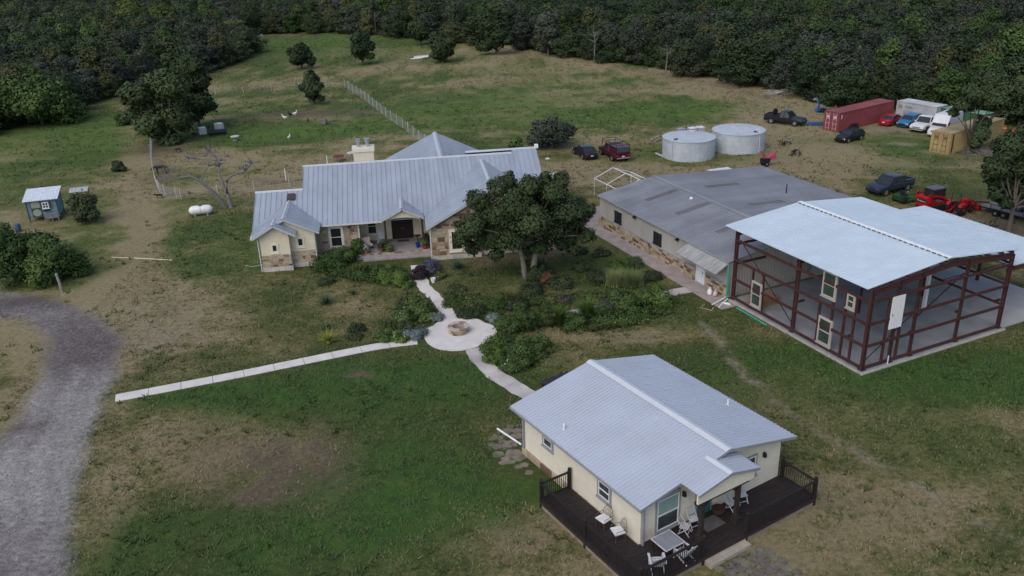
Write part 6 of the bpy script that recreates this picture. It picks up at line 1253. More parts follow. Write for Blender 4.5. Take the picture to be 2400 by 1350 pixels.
def limbs(blobs, base_r, trunk_h, seed, lean=(0, 0), n=None):
    r = random.Random(seed); mb = MB(); top = Vector((lean[0], lean[1], trunk_h)); mb.tube([(0, 0, -.1), (lean[0]*.4, lean[1]*.4, trunk_h*.5), top], [base_r*1.25, base_r, base_r*.8], 8)
    for b in (blobs if n is None else blobs[:n]):
        c = Vector(b[:3]); m_ = top.lerp(c, .5) + Vector((r.uniform(-.3, .3), r.uniform(-.3, .3), r.uniform(-.1, .3))); mb.tube([top - Vector((0, 0, .1)), m_, c], [base_r*.6, base_r*.35, base_r*.1], 6)
    return mb
def lobes(h, rad, z0, n, seed):
    r = random.Random(seed); out = [(0, 0, (h + z0)/2, rad*.7, rad*.7, (h - z0)*.46)]
    for k in range(n):
        a = r.uniform(0, 6.283); q = rad*r.uniform(.35, .78); f = r.uniform(.1, .95); z = z0 + (h - z0)*f*.88; s = rad*r.uniform(.3, .5)*(1.1 - .35*f)
        out.append((q*math.cos(a)*(1.05 - .5*f*f), q*math.sin(a)*(1.05 - .5*f*f), z, s, s, s*r.uniform(.6, .85)))
    return out
def frill(blobs, seed, n=2, f=(.28, .5)):
    r = random.Random(seed); out = list(blobs)
    for b in blobs:
        for _ in range(n):
            a, e = r.uniform(0, 6.283), r.uniform(-.4, 1.3); q = r.uniform(*f); k = r.uniform(.75, 1.05)
            out.append((b[0] + b[3]*k*math.cos(a)*math.cos(e), b[1] + b[4]*k*math.sin(a)*math.cos(e), max(.3, b[2] + b[5]*k*math.sin(e)), b[3]*q, b[4]*q, b[5]*q))
    return out
def tree(name, label, p, blobs, n, size, m, trunk_h, base_r, seed, cat='tree', group=None, bark=BARK, yaw=0):
    t = thing(name, label, cat, p, yaw, group); limbs(blobs, base_r, trunk_h, seed).build('trunk', bark, t, True); V, ti = leaf_arrays(frill(blobs, seed), int(n*1.25), size, seed); link('crown', quads_mesh('crown', V, ti, m), t); return t
def px_lobes(base, L, seed, dy=.6):
    g = at(*base); dist = (g - Vector((0, 0, CAM_H))).length; k = FPX/dist; kz = k*.94; r = random.Random(seed)
    return [((x - base[0])/k, r.uniform(-dy, dy)*q/k, max((base[1] - y)/kz, .3), q/k, q/k, q/k*(rz if rz else .8)) for x, y, q, rz in L]
# the live oak in front of the house
ol = px_lobes((1232, 652), [(1110,520,34,.8),(1130,470,30,.8),(1090,550,24,.9),(1160,500,42,.8),(1180,445,30,.8),(1215,470,40,.8),(1245,430,26,.9),(1262,470,40,.8),(1300,450,34,.8),(1330,490,38,.8),(1362,520,30,.9),(1375,555,22,.8),(1340,560,34,.8),(1300,530,40,.8),(1255,540,38,.8),(1205,545,36,.8),(1150,560,34,.8),(1110,585,20,.8),(1165,595,20,.7),(1240,590,20,.7),(1345,590,18,.8),(1200,420,16,1),(1320,430,18,.9),(1385,500,14,.9),(1200,500,40,.8),(1250,500,44,.8),(1300,490,40,.8),(1230,455,34,.8),(1170,545,36,.8),(1280,450,30,.8),(1345,525,34,.8),(1145,525,34,.8),(1270,575,26,.7),(1320,575,26,.8)], 3, 1.5)
t = thing('live_oak', 'large dark live oak with forked trunk in front of the house', 'tree', at(1232, 652)); tb = limbs(ol, .2, 3.2, 5, (-.5, 0)); tb.tube([(.55, 0, -.1), (.75, .1, 1.4), (1.2, .2, 3.6)], [.3, .24, .18], 8); tb.tube([(1.2, .2, 3.5), (2.2, .2, 4.6)], [.15, .06], 6); tb.build('trunk', BARK2, t, True)
V, ti = leaf_arrays(frill(ol, 9, 3, (.22, .5)), 56000, .115, 5, .45); link('crown', quads_mesh('crown', V, ti, OAK), t)
# named trees: base px, top px, crown half-width px
def simple(lbl, base, top, hw, seed, m=OAK, n=5000, size=.2, z0=.12, cat='tree', name='oak_tree', group='scattered trees', nl=12, br=.18, squash=1):
    h = hgt(*base, top); g = at(*base); k = FPX/(g - Vector((0, 0, CAM_H))).length; rad = hw/k
    return tree(name, lbl, g, lobes(h, rad, h*z0, nl, seed), n, size, m, h*max(z0, .2) + .3, br, seed, cat, group)
simple('rounded dark tree alone in the far meadow, left of the tall pair', (707, 162), 102, 30, 1, n=3500, size=.28)
simple('narrow dark tree standing inside the pen fence', (735, 244), 162, 26, 2, n=4500, size=.24, z0=.06)
simple('tall dark meadow tree with low skirt, left of the white tarp', (850, 152), 66, 30, 3, n=4500, size=.28, z0=.1)
simple('bushy dark tree just right of the white tarp', (1038, 147), 72, 36, 4, n=4500, size=.28, z0=.05)
simple('tall dark tree standing out from the wood behind the meadow centre', (1165, 128), 22, 40, 5, n=4500, size=.32, z0=.08, group='trees along the meadow edge')
simple('tall dull green tree at the meadow edge, right of the centre trees', (1285, 132), 18, 36, 6, DULL, n=4500, size=.32, z0=.15, group='trees along the meadow edge')
simple('dark tree in front of the wood above the white tarp', (985, 106), 40, 32, 7, n=3500, size=.3, group='trees along the meadow edge')
simple('big dark tree leaning over the far side of the red container', (1988, 268), 150, 52, 51, n=8000, size=.22, z0=.12, nl=14)
for k, (b_, tp, hw, lb) in enumerate((((322, 100), -14, 50, 'light yellow green tree in the left wood, left of two'), ((398, 104), 4, 40, 'light yellow green tree in the left wood, right of two'))): simple(lb, b_, tp, hw, 60 + k, LIGHT, n=8000, size=.28, z0=.08, group='light trees in the wood')
simple('wide low shrub between the house and the black sedan', (1295, 350), 276, 60, 8, DULL, n=9000, size=.15, z0=.12, cat='shrub', name='large_shrub', group='big shrubs', nl=16, br=.08)
simple('small round bush left of the wide shrub behind the house', (1210, 350), 318, 18, 9, GARD, n=1500, size=.14, z0=.02, cat='shrub', name='round_bush', group='big shrubs', br=.04)
rt = px_lobes((2268, 358), [(2236,262,18,.8),(2252,240,24,.8),(2288,215,30,.8),(2328,240,24,.9),(2290,245,32,.8),(2345,225,18,.9),(2230,280,11,.8),(2262,270,14,.8),(2310,270,14,.8),(2284,318,17,1),(2290,300,14,.9),(2276,335,13,1.1)], 4, 1.0); tree('oak_tree', 'dark spreading oak growing in front of the yellow container', at(2268, 358), rt, 9000, .19, OAK, 1.6, .2, 31, group='scattered trees')
rt = px_lobes((2362, 548), [(2320,420,30,.8),(2350,380,34,.8),(2390,360,34,.8),(2420,400,40,.8),(2380,420,40,.8),(2345,450,28,.8),(2310,460,16,.9),(2400,460,34,.8),(2440,440,40,.8),(2330,395,22,.9),(2375,470,24,.8),(2335,480,14,.9),(2410,340,26,.8),(2460,480,36,.8)], 5, 1.5); tree('oak_tree', 'big dark oak at the right edge above the trailer', at(2362, 548), rt, 13000, .16, OAK, 2.6, .2, 32, group='scattered trees')
rt = px_lobes((400, 335), [(390,240,46,.8),(350,255,38,.8),(420,280,34,.8),(370,290,34,.8),(440,215,34,.8),(400,215,30,.8),(330,275,20,.8),(385,320,22,.8),(405,330,24,1.1),(430,300,22,.8),(360,230,30,.8)], 6, 1.2); tree('oak_tree', 'wide dark tree over the left corner of the pen', at(400, 335), rt, 9000, .25, OAK, 1.8, .25, 33, group='scattered trees')
rt = px_lobes((468, 300), [(470,175,38,.8),(490,200,26,.8),(455,215,34,.8),(485,240,30,.7),(450,250,28,.7),(495,255,20,.7),(470,270,20,.7),(440,185,26,.8),(478,155,20,.8)], 7, 1.0); tree('oak_tree', 'tall layered dark tree above the totes in the pen', at(468, 300), rt, 7500, .26, OAK, 2.5, .25, 34, group='scattered trees')
simple('grey green shrub mass at the left edge before the wood', (100, 292), 178, 85, 35, GARD, n=9000, size=.24, z0=.03, cat='shrub', name='large_shrub', group='big shrubs', nl=18)
simple('dark bush at the left edge, leftmost of the clump by the drive', (30, 650), 545, 75, 36, GARD, n=9000, size=.12, z0=.03, cat='shrub', name='large_shrub', group='bushes beside the drive', nl=18)
simple('brighter green bush behind the leaning wooden post', (140, 655), 548, 62, 37, GARD, n=10000, size=.11, z0=.03, cat='shrub', name='large_shrub', group='bushes beside the drive', nl=18)
simple('dark bush in the middle of the clump below the blue coop', (95, 610), 538, 52, 38, BRUSH, n=6000, size=.12, z0=.03, cat='shrub', name='large_shrub', group='bushes beside the drive', nl=14)
simple('loose shrub growing at the right wall of the blue coop', (205, 522), 446, 34, 39, BRUSH, n=4500, size=.12, z0=.03, cat='shrub', name='large_shrub', group='big shrubs', nl=12)
simple('small weedy shrub on the mown path above the house', (278, 402), 376, 14, 40, BRUSH, n=1500, size=.16, z0=.02, cat='shrub', name='round_bush', group='big shrubs', br=.04)
for k, (x, y, tp, hw) in enumerate(((330,255,215,26),(300,290,262,24),(320,235,190,30))): simple(['low bush on the mown track left of the pen, nearest the house', 'low bush on the mown track left of the pen, leftmost', 'bush against the wide pen tree by the rail gate'][k], (x, y), tp, hw, 41+k, GARD, n=2500, size=.2, z0=.02, cat='shrub', name='round_bush', group='big shrubs', br=.05)
# dead tree
dd = at(535, 487); t = thing('dead_tree', 'bare bleached dead tree with forked spreading limbs behind the house', 'tree', dd); k = FPX/(dd - Vector((0, 0, CAM_H))).length; r_ = random.Random(5)
D = lambda x, y, yy=0: Vector(((x - 535)/k, yy, (487 - y)/(k*.94)))
mb = MB(); mb.tube([D(530, 488), D(515, 455, -.3), D(490, 425, -.6), D(470, 412, -.8), D(420, 415, -1.2)], [.25, .20, .15, .10, .035], 7); mb.tube([D(542, 488), D(537, 455, .1), D(531, 440, .2), D(525, 415, .4), D(528, 390, .6), D(510, 372, .9), D(505, 355, 1)], [.25, .20, .16, .12, .09, .06, .03], 7)
mb.tube([D(537, 455), D(545, 425, -.2), D(560, 415, -.4), D(590, 405, -.6), D(608, 390, -.8)], [.17, .13, .10, .07, .03], 7); mb.tube([D(490, 425, -.6), D(500, 405, -.2), D(510, 395)], [.1, .07, .04], 6); mb.tube([D(470, 412, -.8), D(455, 395, -.9), D(430, 400, -1)], [.08, .05, .02], 6)
ends = [D(510, 395), D(528, 390, .6), D(608, 390, -.8), D(430, 400, -1), D(590, 405, -.6), D(500, 380, .8), D(545, 380, .5), D(470, 380, .2), D(420, 415, -1.2), D(510, 372, .9), D(525, 400, .5)]
for e in ends:
    for q in range(10):
        p = e; pts = [p]; d = Vector((r_.uniform(-1, 1), r_.uniform(-.7, .7), r_.uniform(-.1, .8))).normalized()
        for _ in range(3): d = (d + Vector((r_.uniform(-.6, .6), r_.uniform(-.5, .5), r_.uniform(-.35, .35)))).normalized(); p = p + d*r_.uniform(.25, .5); pts.append(p)
        mb.tube(pts, [.055, .038, .026, .013], 5)
mb.tube([D(528, 390, .6), D(545, 380, .5)], [.06, .03], 5); mb.tube([D(510, 395), D(470, 380, .2)], [.05, .02], 5); mb.build('trunk_and_limbs', DEADW, t, True)
# ---------------------------------------------------------------- garden plants
def mound(name, label, p, w_, h, n, size, m, seed, cat='shrub', group='plants in the garden beds', bloom=None, nb=0, stem=True):
    g = at(*p); t = thing(name, label, cat, g, 0, group); b = lobes(h, w_/2, .05, 7, seed); b[0] = (0, 0, h*.4, w_*.42, w_*.42, h*.42); V, ti = leaf_arrays(b, n, size, seed, .5); link('foliage', quads_mesh('foliage', V, ti, m), t)
    limbs(b, .02, h*.25, seed).build('stems', BARK, t)
    if bloom: V, ti = leaf_arrays([(c[0], c[1], c[2] + .04, c[3]*1.05, c[4]*1.05, c[5]*1.08) for c in b], nb, .05, seed+1, .95); link('blooms', quads_mesh('blooms', V, ti, bloom), t)
    return t
def spikes(name, label, p, n, L, wd, m, seed, up=.5, group='spiky plants', arch=.0, cat='plant', stalk=0, base=0):
    g = at(*p); t = thing(name, label, cat, g, 0, group); r = np.random.default_rng(seed); Vs = []
    for k in range(n):
        a = r.uniform(0, 6.283); e = math.asin(min(.98, up + (1-up)*r.random())) if arch == 0 else r.uniform(.9, 1.5); Lk = L*r.uniform(.55, 1.12); d = np.array([math.cos(a)*math.cos(e), math.sin(a)*math.cos(e), math.sin(e)]); s = np.array([-math.sin(a), math.cos(a), 0])*wd/2; p0 = np.array([r.normal()*base*.6, r.normal()*base*.45, .05]) + d*.05; pts = [p0]
        segs = 3 if arch else 1
        q = p0
        for i in range(segs): dd_ = d.copy(); dd_[2] -= arch*i*.55; dd_[:2] *= 1 + arch*i*.9; dd_ /= np.linalg.norm(dd_); q = q + dd_*Lk/segs; q[2] = max(q[2], .03); pts.append(q)
        ws = [1, .85, .5, .08] if segs == 3 else [1, .08]
        for i in range(segs): Vs += [pts[i] - s*ws[i], pts[i] + s*ws[i], pts[i+1] + s*ws[i+1], pts[i+1] - s*ws[i+1]]
    V = np.array(Vs); ti = np.repeat(r.random(n), 3 if arch else 1); link('leaves', quads_mesh('leaves', V, ti, m), t)
    if stalk: MB().tube([(0, 0, 0), (0, 0, stalk)], .03, 6).build('flower_stalk', mat('stalk', (.2, .22, .06), .8), t)
    return t
P_ = [  # name, label, px, width, height, leaves, leaf size, material, bloom, blooms
 ('leafy_shrub', 'dark shrub against the stone wall left of the porch', (775,622), 2.4, 1.3, 3000, .075, GARD, None, 0), ('leafy_shrub', 'dark shrub under the tall stone wall window', (815,612), 1.9, 1.3, 2400, .075, GARD, None, 0), ('leafy_shrub', 'upright shrub at the left porch corner', (842,600), 1.3, 1.7, 2000, .07, GARD, None, 0),
 ('leafy_shrub', 'low leafy green plant left of the garden path top', (878,652), 2.2, .8, 2200, .1, GARD, None, 0), ('leafy_shrub', 'green shrub right beside the top of the garden path', (915,655), 2.0, 1.1, 2600, .07, BRIGHT, None, 0), ('leafy_shrub', 'bright green shrub touching the garden path below the porch', (938,668), 1.3, 1.0, 1600, .06, BRIGHT, None, 0), ('leafy_shrub', 'broad leaved green plant at the path edge', (955,672), .9, .5, 600, .09, GARD, None, 0),
 ('purple_shrub', 'dark purple leaved shrub right of the garden path', (985,652), 1.4, .9, 2200, .06, PURP, None, 0), ('lavender_shrub', 'blue grey lavender shrub beside the purple one', (1012,640), 1.7, 1.0, 2400, .05, LAV, None, 0), ('leafy_shrub', 'small green plant beside the white pot', (1032,650), .9, .5, 600, .06, GARD, FLOW, 30),
 ('leafy_shrub', 'big dark shrub left of the path above the patio', (985,740), 1.9, 1.3, 3000, .075, GARD, None, 0), ('leafy_shrub', 'mid green shrub left of the big dark patio shrub', (952,752), 1.5, 1.0, 2000, .07, GARD, WHF, 40), ('leafy_shrub', 'shrub with a few orange blooms at the patio edge', (1003,752), 1.0, .7, 1000, .06, BRIGHT, FLOW, 40), ('leafy_shrub', 'low spreading green plant by the straight walk', (905,795), 1.5, .55, 1500, .08, GARD, None, 0), ('leafy_shrub', 'low spreading green plant touching the straight walk', (935,797), 1.2, .5, 1200, .08, BRIGHT, WHF, 25), ('leafy_shrub', 'reddish green shrub behind the silver mound', (955,778), 1.3, .8, 1300, .06, BRUSH, None, 0),
 ('silver_shrub', 'large silver blue mound at the left patio edge', (975,787), 1.6, .7, 2400, .05, SILV, None, 0), ('silver_shrub', 'silver blue mound left of the path mouth', (1022,750), 1.0, .6, 1300, .05, SILV, None, 0), ('silver_shrub', 'small silver blue mound at the right patio edge', (1156,753), .95, .55, 1200, .05, SILV, None, 0),
 ('leafy_shrub', 'dark hedge mound right of the garden path', (1070,715), 1.8, .7, 2000, .06, GARD, None, 0), ('leafy_shrub', 'dark mound with orange pink blooms above the patio', (1112,722), 1.7, .8, 2000, .06, GARD, FLOW, 110), ('leafy_shrub', 'low brownish green mound above the patio', (1110,738), 1.8, .6, 1800, .06, BRUSH, None, 0), ('leafy_shrub', 'dark mound right of the blooming one', (1160,720), 1.9, .8, 2000, .06, GARD, None, 0), ('leafy_shrub', 'dark green mound at the far right of the upper bed', (1205,722), 1.9, .9, 2100, .06, BRUSH, None, 0),
 ('leafy_shrub', 'round shrub with orange blooms under the oak', (1292,712), 1.4, .9, 1500, .06, GARD, FLOW, 70), ('leafy_shrub', 'loose shrub under the oak crown, left of the blooms', (1245,690), 1.9, .8, 1700, .06, BRUSH, None, 0), ('lavender_shrub', 'grey blue shrub right of the orange blooms', (1325,712), 1.3, .8, 1400, .05, DULL, FLOW, 40), ('leafy_shrub', 'dark low shrub right of the oak trunk', (1310,672), 2.0, .7, 1800, .07, BRUSH, None, 0), ('dry_shrub', 'brown dried plant right of the oak trunk', (1283,658), 1.3, .9, 900, .09, DEADL, None, 0), ('leafy_shrub', 'dark bush directly behind the oak trunk', (1262,655), 1.6, 1.3, 1800, .07, OAK, None, 0), ('leafy_shrub', 'greenish shrub between the two oak stems', (1235,640), .9, 1.3, 1200, .06, GARD, None, 0),
 ('leafy_shrub', 'tall shrub right of the patio with red blooms behind', (1195,775), 2.0, 1.3, 2800, .07, GARD, None, 0), ('leafy_shrub', 'mid green shrub in the right bed, second from the patio', (1235,768), 1.9, 1.5, 2800, .07, GARD, None, 0), ('leafy_shrub', 'shrub with dark red blooms beside the fountain grass', (1272,760), 1.6, 1.3, 2200, .06, GARD, REDF, 160), ('leafy_shrub', 'dark shrub in front of the fountain grasses', (1345,765), 1.6, .9, 1800, .07, GARD, None, 0),
 ('leafy_shrub', 'bright green mound overhanging the patio, lower right', (1170,822), 1.8, .9, 2400, .065, BRIGHT, None, 0), ('leafy_shrub', 'bright green mound beside the cottage path', (1160,845), 1.5, .7, 1800, .065, BRIGHT, None, 0), ('leafy_shrub', 'large green mound at the lower end of the bed', (1215,830), 2.2, 1.0, 2800, .07, GARD, None, 0), ('leafy_shrub', 'green mound at the bottom tip of the bed by the cottage path', (1205,862), 1.8, .7, 2000, .065, GARD, WHF, 30), ('leafy_shrub', 'mid green mound at the right of the lower bed', (1255,815), 1.6, .9, 1800, .065, GARD, REDF, 30),
 ('leafy_shrub', 'dark green shrub left of the workshop path', (1460,722), 2.2, 1.3, 2800, .075, GARD, None, 0), ('leafy_shrub', 'dark green shrub in the long bed, next right', (1500,712), 1.7, 1.2, 2200, .075, GARD, REDF, 50), ('leafy_shrub', 'bright shrub at the end of the bed nearest the workshop', (1545,712), 2.0, 1.3, 2600, .075, BRIGHT, None, 0), ('leafy_shrub', 'low green plants at the front of the long bed', (1470,748), 2.4, .5, 2000, .07, GARD, WHF, 30), ('leafy_shrub', 'yellowish low plants at the front of the long bed', (1500,742), 1.8, .5, 1400, .06, BRIGHT, None, 0), ('leafy_shrub', 'low green plants left at the front of the long bed', (1420,752), 2.0, .6, 1700, .07, GARD, None, 0), ('lavender_shrub', 'grey green shrub between grass and dark shrubs', (1420,728), 1.3, .9, 1400, .06, DULL, None, 0),
 ('leafy_shrub', 'bright green bush behind the pale tall grass', (1452,640), 1.7, 1.1, 1800, .08, BRIGHT, None, 0), ('leafy_shrub', 'dark bush left of the pale tall grass', (1400,658), 1.6, .8, 1500, .07, BRUSH, None, 0), ('leafy_shrub', 'dark bush right of the pale tall grass', (1530,655), 1.5, .8, 1400, .07, BRUSH, None, 0), ('leafy_shrub', 'dark low bush near the workshop sidewalk', (1485,622), 1.4, .6, 1200, .07, BRUSH, None, 0), ('leafy_shrub', 'small dark bush on the lawn right of the oak', (1362,635), 1.2, .7, 1100, .07, BRUSH, None, 0), ('leafy_shrub', 'small dark bush on the lawn behind the oak, right', (1410,598), 1.3, .5, 900, .07, BRUSH, None, 0), ('leafy_shrub', 'small dark bush nearest the right house corner', (1360,592), 1.2, .5, 900, .07, BRUSH, None, 0),
 ('leafy_shrub', 'faint green weed clump left on the front lawn', (765,665), 1.4, .5, 800, .06, BRUSH, None, 0), ('leafy_shrub', 'faint green weed clump low on the front lawn', (838,775), 1.1, .5, 700, .06, BRUSH, None, 0), ('leafy_shrub', 'small weed tuft above the straight walk', (832,795), .9, .45, 600, .06, BRUSH, None, 0), ('leafy_shrub', 'pale weed clump right of the path on the lawn', (1072,680), 1.3, .45, 800, .06, BRUSH, None, 0), ('leafy_shrub', 'weed clump left of the path middle', (950,715), 1.6, .5, 900, .06, BRUSH, None, 0)]
for k, (nm, lb, p, w_, h, n, s, m, bl, nb) in enumerate(P_): mound(nm, lb, p, w_*1.38, h*1.15, int(n*1.5), s, m, 100 + k, bloom=bl, nb=int(nb*1.3))
for k, (lb, p, n, L, m, st) in enumerate((('upper yucca on the front lawn', (765,712), 90, .75, AGAVE, 0), ('yellow edged yucca with flower stalk on the front lawn', (770,800), 90, .8, AGY, 1.15), ('small yucca just above the yellow edged one', (767,770), 50, .5, AGAVE, 0), ('small yucca tuft in the middle of the front lawn', (828,690), 45, .45, AGAVE, 0), ('large yucca in front of the right house wing', (1073,630), 120, .9, AGAVE, 0), ('dark yucca right of the oak trunk', (1268,625), 100, .9, AGAVE, 0))):
    spikes('yucca', lb, p, int(n*1.3), L*1.3, .075, m, 200 + k, up=.05, stalk=st)
for k, (lb, p, L) in enumerate((('left fountain grass clump in the right bed', (1312,765), 1.5), ('right and taller fountain grass clump in the right bed', (1378,750), 1.7))): spikes('fountain_grass', lb, p, 650, L*1.1, .045, BRIGHT, 220 + k, arch=.5, group='fountain grasses')
for k, (lb, p, L) in enumerate((('pale tall grass clump on the lawn, left half', (1442,672), 1.5), ('pale tall grass clump on the lawn, right half', (1482,672), 1.5))):
    spikes('tall_grass', lb, p, 800, L, .035, TALLG, 230 + k, up=.72, group='pale tall grasses', base=.5)
# pots on the porch and by the path
def pot(lb, p, r, m, pl, name='flower_pot', h=.4):
    t = thing(name, lb, 'pot', p, 0, 'plant pots'); MB().lathe([(r*.7, 0), (r, h*.85), (r*1.1, h*.86), (r*1.1, h), (r*.9, h), (r*.85, h*.85)], 14, cap=False).build('pot', m, t, True)
    if pl is not None: V, ti = leaf_arrays([(0, 0, h + .2, r*1.5, r*1.5, .35)], 260, .07, int(p[0]*50) % 999 + 5, .4); link('plant', quads_mesh('plant', V, ti, pl), t)
pot('white pot beside the garden path', at(1016, 662), .2, WHITE, None); pot('terracotta pot with agave at the left porch step', HL(8.9, 1.9), .28, TERRA, SILV); pot('terracotta pot left of the porch post', HL(10.2, 2.0), .25, TERRA, DULL); pot('wide terracotta bowl in front of the porch post', HL(10.95, 1.9), .33, TERRA, GARD, h=.25); pot('dark pot by the left porch post with tall plant', HL(10.45, 2.6), .25, BLACK, GARD, h=.5)
pot('bright blue pot at the right of the porch', HL(13.55, 2.4), .2, mat('cobalt_glaze', (.01, .035, .22), .3), None, h=.45); pot('red pot at the right porch end', HL(14.2, 1.9), .24, mat('red_glaze', (.25, .03, .03), .4), GARD); pot('terracotta pot with dark plant by the right porch post', HL(14.3, 2.7), .26, TERRA, OAK, h=.5); pot('terracotta pot with purple plant far back on the right porch', HL(14.35, 3.6), .24, TERRA, PURP, h=.45)
t = thing('cafe_table', 'small dark metal cafe table right of the front door', 'table', HL(13.6, 3.7), HY); MB().lathe([(.32, .68), (.32, .71)], 16).build('table_top', BLACK, t); MB().lathe([(.22, 0), (.03, .06), (.03, .68)], 10).build('stand', BLACK, t)
# ================================================================ the wood
edge = [(-600,420),(-200,345),(0,322),(60,300),(180,262),(225,235),(345,215),(440,180),(510,160),(578,148),(582,112),(545,88),(620,80),(700,79),(830,78),(960,92),(1100,106),(1220,116),(1370,142),(1500,158),(1650,184),(1800,210),(1880,229)]
EW = [tuple(at(*q)[:2]) for q in edge] + [(46, 127.5), (50, 125), (54, 127.5), (61, 122.5), (66.5, 116), (71, 108), (77, 101), (95, 93), (130, 88)]; wood = EW + [(700, 300), (500, 620), (-600, 620), (-700, 200)]
gx, gy = np.meshgrid(np.arange(-420, 420, 4.7), np.arange(95, 470, 4.7)); gx = gx.ravel() + RNG.uniform(-1.9, 1.9, gx.size); gy = gy.ravel() + RNG.uniform(-1.9, 1.9, gy.size)
ok = inside(gx, gy, wood) & (np.abs(gx) < .70*gy + 22); gx, gy = gx[ok], gy[ok]; ed = seg_dist(gx, gy, EW); keep = (ed < 100) | (RNG.random(len(gx)) < .4); gx, gy, ed = gx[keep], gy[keep], ed[keep]
dist = np.hypot(gx, gy); order = np.argsort(ed + .28*dist); first, rest = order[:285], order[285:]
HTS = (4.6 + 4.6*RNG.random(len(gx))**.8 + 2.2*(fbm(gx, gy, 22, 61) - .45)) * np.where(ed < 5, RNG.uniform(.6, 1.0, len(gx)), 1.0)
VAR = []
for k in range(8):
    rad = (3.0, 3.3, 2.7, 3.5, 3.1, 2.6, 3.3, 2.9)[k]; b = lobes(8, rad, .5, 13, 300 + k); b += [(rad*.55*math.cos(a), rad*.55*math.sin(a), 1.3, rad*.42, rad*.42, 1.2) for a in (k, k+2.1, k+4.2)]
    V, ti = leaf_arrays(frill(b, k), 5600, .18, 400 + k); mats_ = [BRUSH, OAK, OLIVE, DULL, OAK, GARD, OAK, DULL][k]
    VAR.append((limbs(b, .16, 1.6, k).mesh('trunk', BARK), quads_mesh('crown', V, ti, mats_)))
lightV = [quads_mesh('crown', *leaf_arrays(lobes(8, 3.0, .5, 13, 330 + k), 5000, .185, 440 + k), LIGHT) for k in range(2)]
marks = [(-1e9, -95, 'at the far left edge'), (-95, -78, 'above the blue coop'), (-78, -62, 'behind the rail gate'), (-62, -46, 'left of the meadow'), (-46, -28, 'behind the rubble mound'), (-28, -10, 'behind the meadow trees'), (-10, 8, 'behind the meadow centre'), (8, 24, 'behind the right meadow end'), (24, 40, 'along the dirt track'), (40, 56, 'above the black work pickup'), (56, 76, 'behind the red container'), (76, 92, 'behind the white container'), (92, 108, 'behind the yellow container'), (108, 1e9, 'at the far right edge')]
tones = ['mid green', 'dark green', 'olive green', 'grey green', 'deep green', 'leaf green', 'blackish green', 'dull green']
for i in first:
    x, y = gx[i], gy[i]; a = x / y * 200; zl_ = next(z for z in marks if z[0] <= a < z[1]); h = HTS[i]; k = RNG.integers(8); lite = a < -60 and 225 < y < 300 and RNG.random() < .5
    row = 'at the front of' if ed[i] < 5 else ('midway in' if ed[i] < 12 else 'deep in'); tone = 'light green' if lite else tones[k]
    t = thing('wood_tree', f'{"tall" if h > 7.8 else ("low" if h < 6.2 else "mid-height")} {tone} tree {row} the wood {zl_[2]}', 'tree', (x, y), RNG.uniform(0, 6.28), 'trees of the wood ' + zl_[2]); s = h/8; wd_ = RNG.uniform(.95, 1.5)*(s**.5)/(s); t.scale = (s*wd_*RNG.uniform(.9, 1.1), s*wd_*RNG.uniform(.9, 1.1), s)
    link('trunk', VAR[k][0], t); cm = VAR[k][1]
    if lite: cm = lightV[RNG.integers(2)]
    link('crown', cm, t)
# the wood behind them: the same kinds of tree, planted by point
wm = bpy.data.meshes.new('deep_wood'); nr = len(rest); wm.vertices.add(nr); wm.vertices.foreach_set('co', np.stack([gx[rest], gy[rest], np.zeros(nr)], 1).ravel().astype(np.float32))
sc_ = HTS[rest]/8; wd = RNG.uniform(.95, 1.5, nr)*np.sqrt(sc_)
for nm, ty, va in (('rot', 'FLOAT', RNG.uniform(0, 6.28, nr).astype(np.float32)), ('idx', 'INT', RNG.integers(0, 8, nr).astype(np.int32))): wm.attributes.new(nm, ty, 'POINT').data.foreach_set('value', va)
wm.attributes.new('scl', 'FLOAT_VECTOR', 'POINT').data.foreach_set('vector', np.stack([wd, wd, sc_], 1).ravel().astype(np.float32))
o = link('deep_wood', wm); tag(o, 'dense dark green wood stretching away behind the meadow', 'wood', kind='stuff')
ng = bpy.data.node_groups.new('plant_wood', 'GeometryNodeTree'); ng.interface.new_socket('Geometry', in_out='INPUT', socket_type='NodeSocketGeometry'); ng.interface.new_socket('Geometry', in_out='OUTPUT', socket_type='NodeSocketGeometry')
gi = ng.nodes.new('NodeGroupInput'); go = ng.nodes.new('NodeGroupOutput'); iop = ng.nodes.new('GeometryNodeInstanceOnPoints'); jn = ng.nodes.new('GeometryNodeJoinGeometry')
crowns = {}
for ob in bpy.data.objects:
    if ob.name.startswith('crown') and ob.data in [v[1] for v in VAR]: crowns.setdefault(ob.data.name, ob)
for ob in reversed(list(crowns.values())):
    oi = ng.nodes.new('GeometryNodeObjectInfo'); oi.transform_space = 'ORIGINAL'; oi.inputs['Object'].default_value = ob; oi.inputs['As Instance'].default_value = True; ng.links.new(oi.outputs['Geometry'], jn.inputs[0])
def na(nm, ty):
    n = ng.nodes.new('GeometryNodeInputNamedAttribute'); n.data_type = ty; n.inputs[0].default_value = nm; return n.outputs[0]
cx = ng.nodes.new('ShaderNodeCombineXYZ'); ng.links.new(na('rot', 'FLOAT'), cx.inputs[2]); er = ng.nodes.new('FunctionNodeEulerToRotation'); ng.links.new(cx.outputs[0], er.inputs[0])
ng.links.new(gi.outputs[0], iop.inputs['Points']); ng.links.new(jn.outputs[0], iop.inputs['Instance']); iop.inputs['Pick Instance'].default_value = True; ng.links.new(na('idx', 'INT'), iop.inputs['Instance Index']); ng.links.new(er.outputs[0], iop.inputs['Rotation']); ng.links.new(na('scl', 'FLOAT_VECTOR'), iop.inputs['Scale']); ng.links.new(iop.outputs[0], go.inputs[0])
o.modifiers.new('planting', 'NODES').node_group = ng
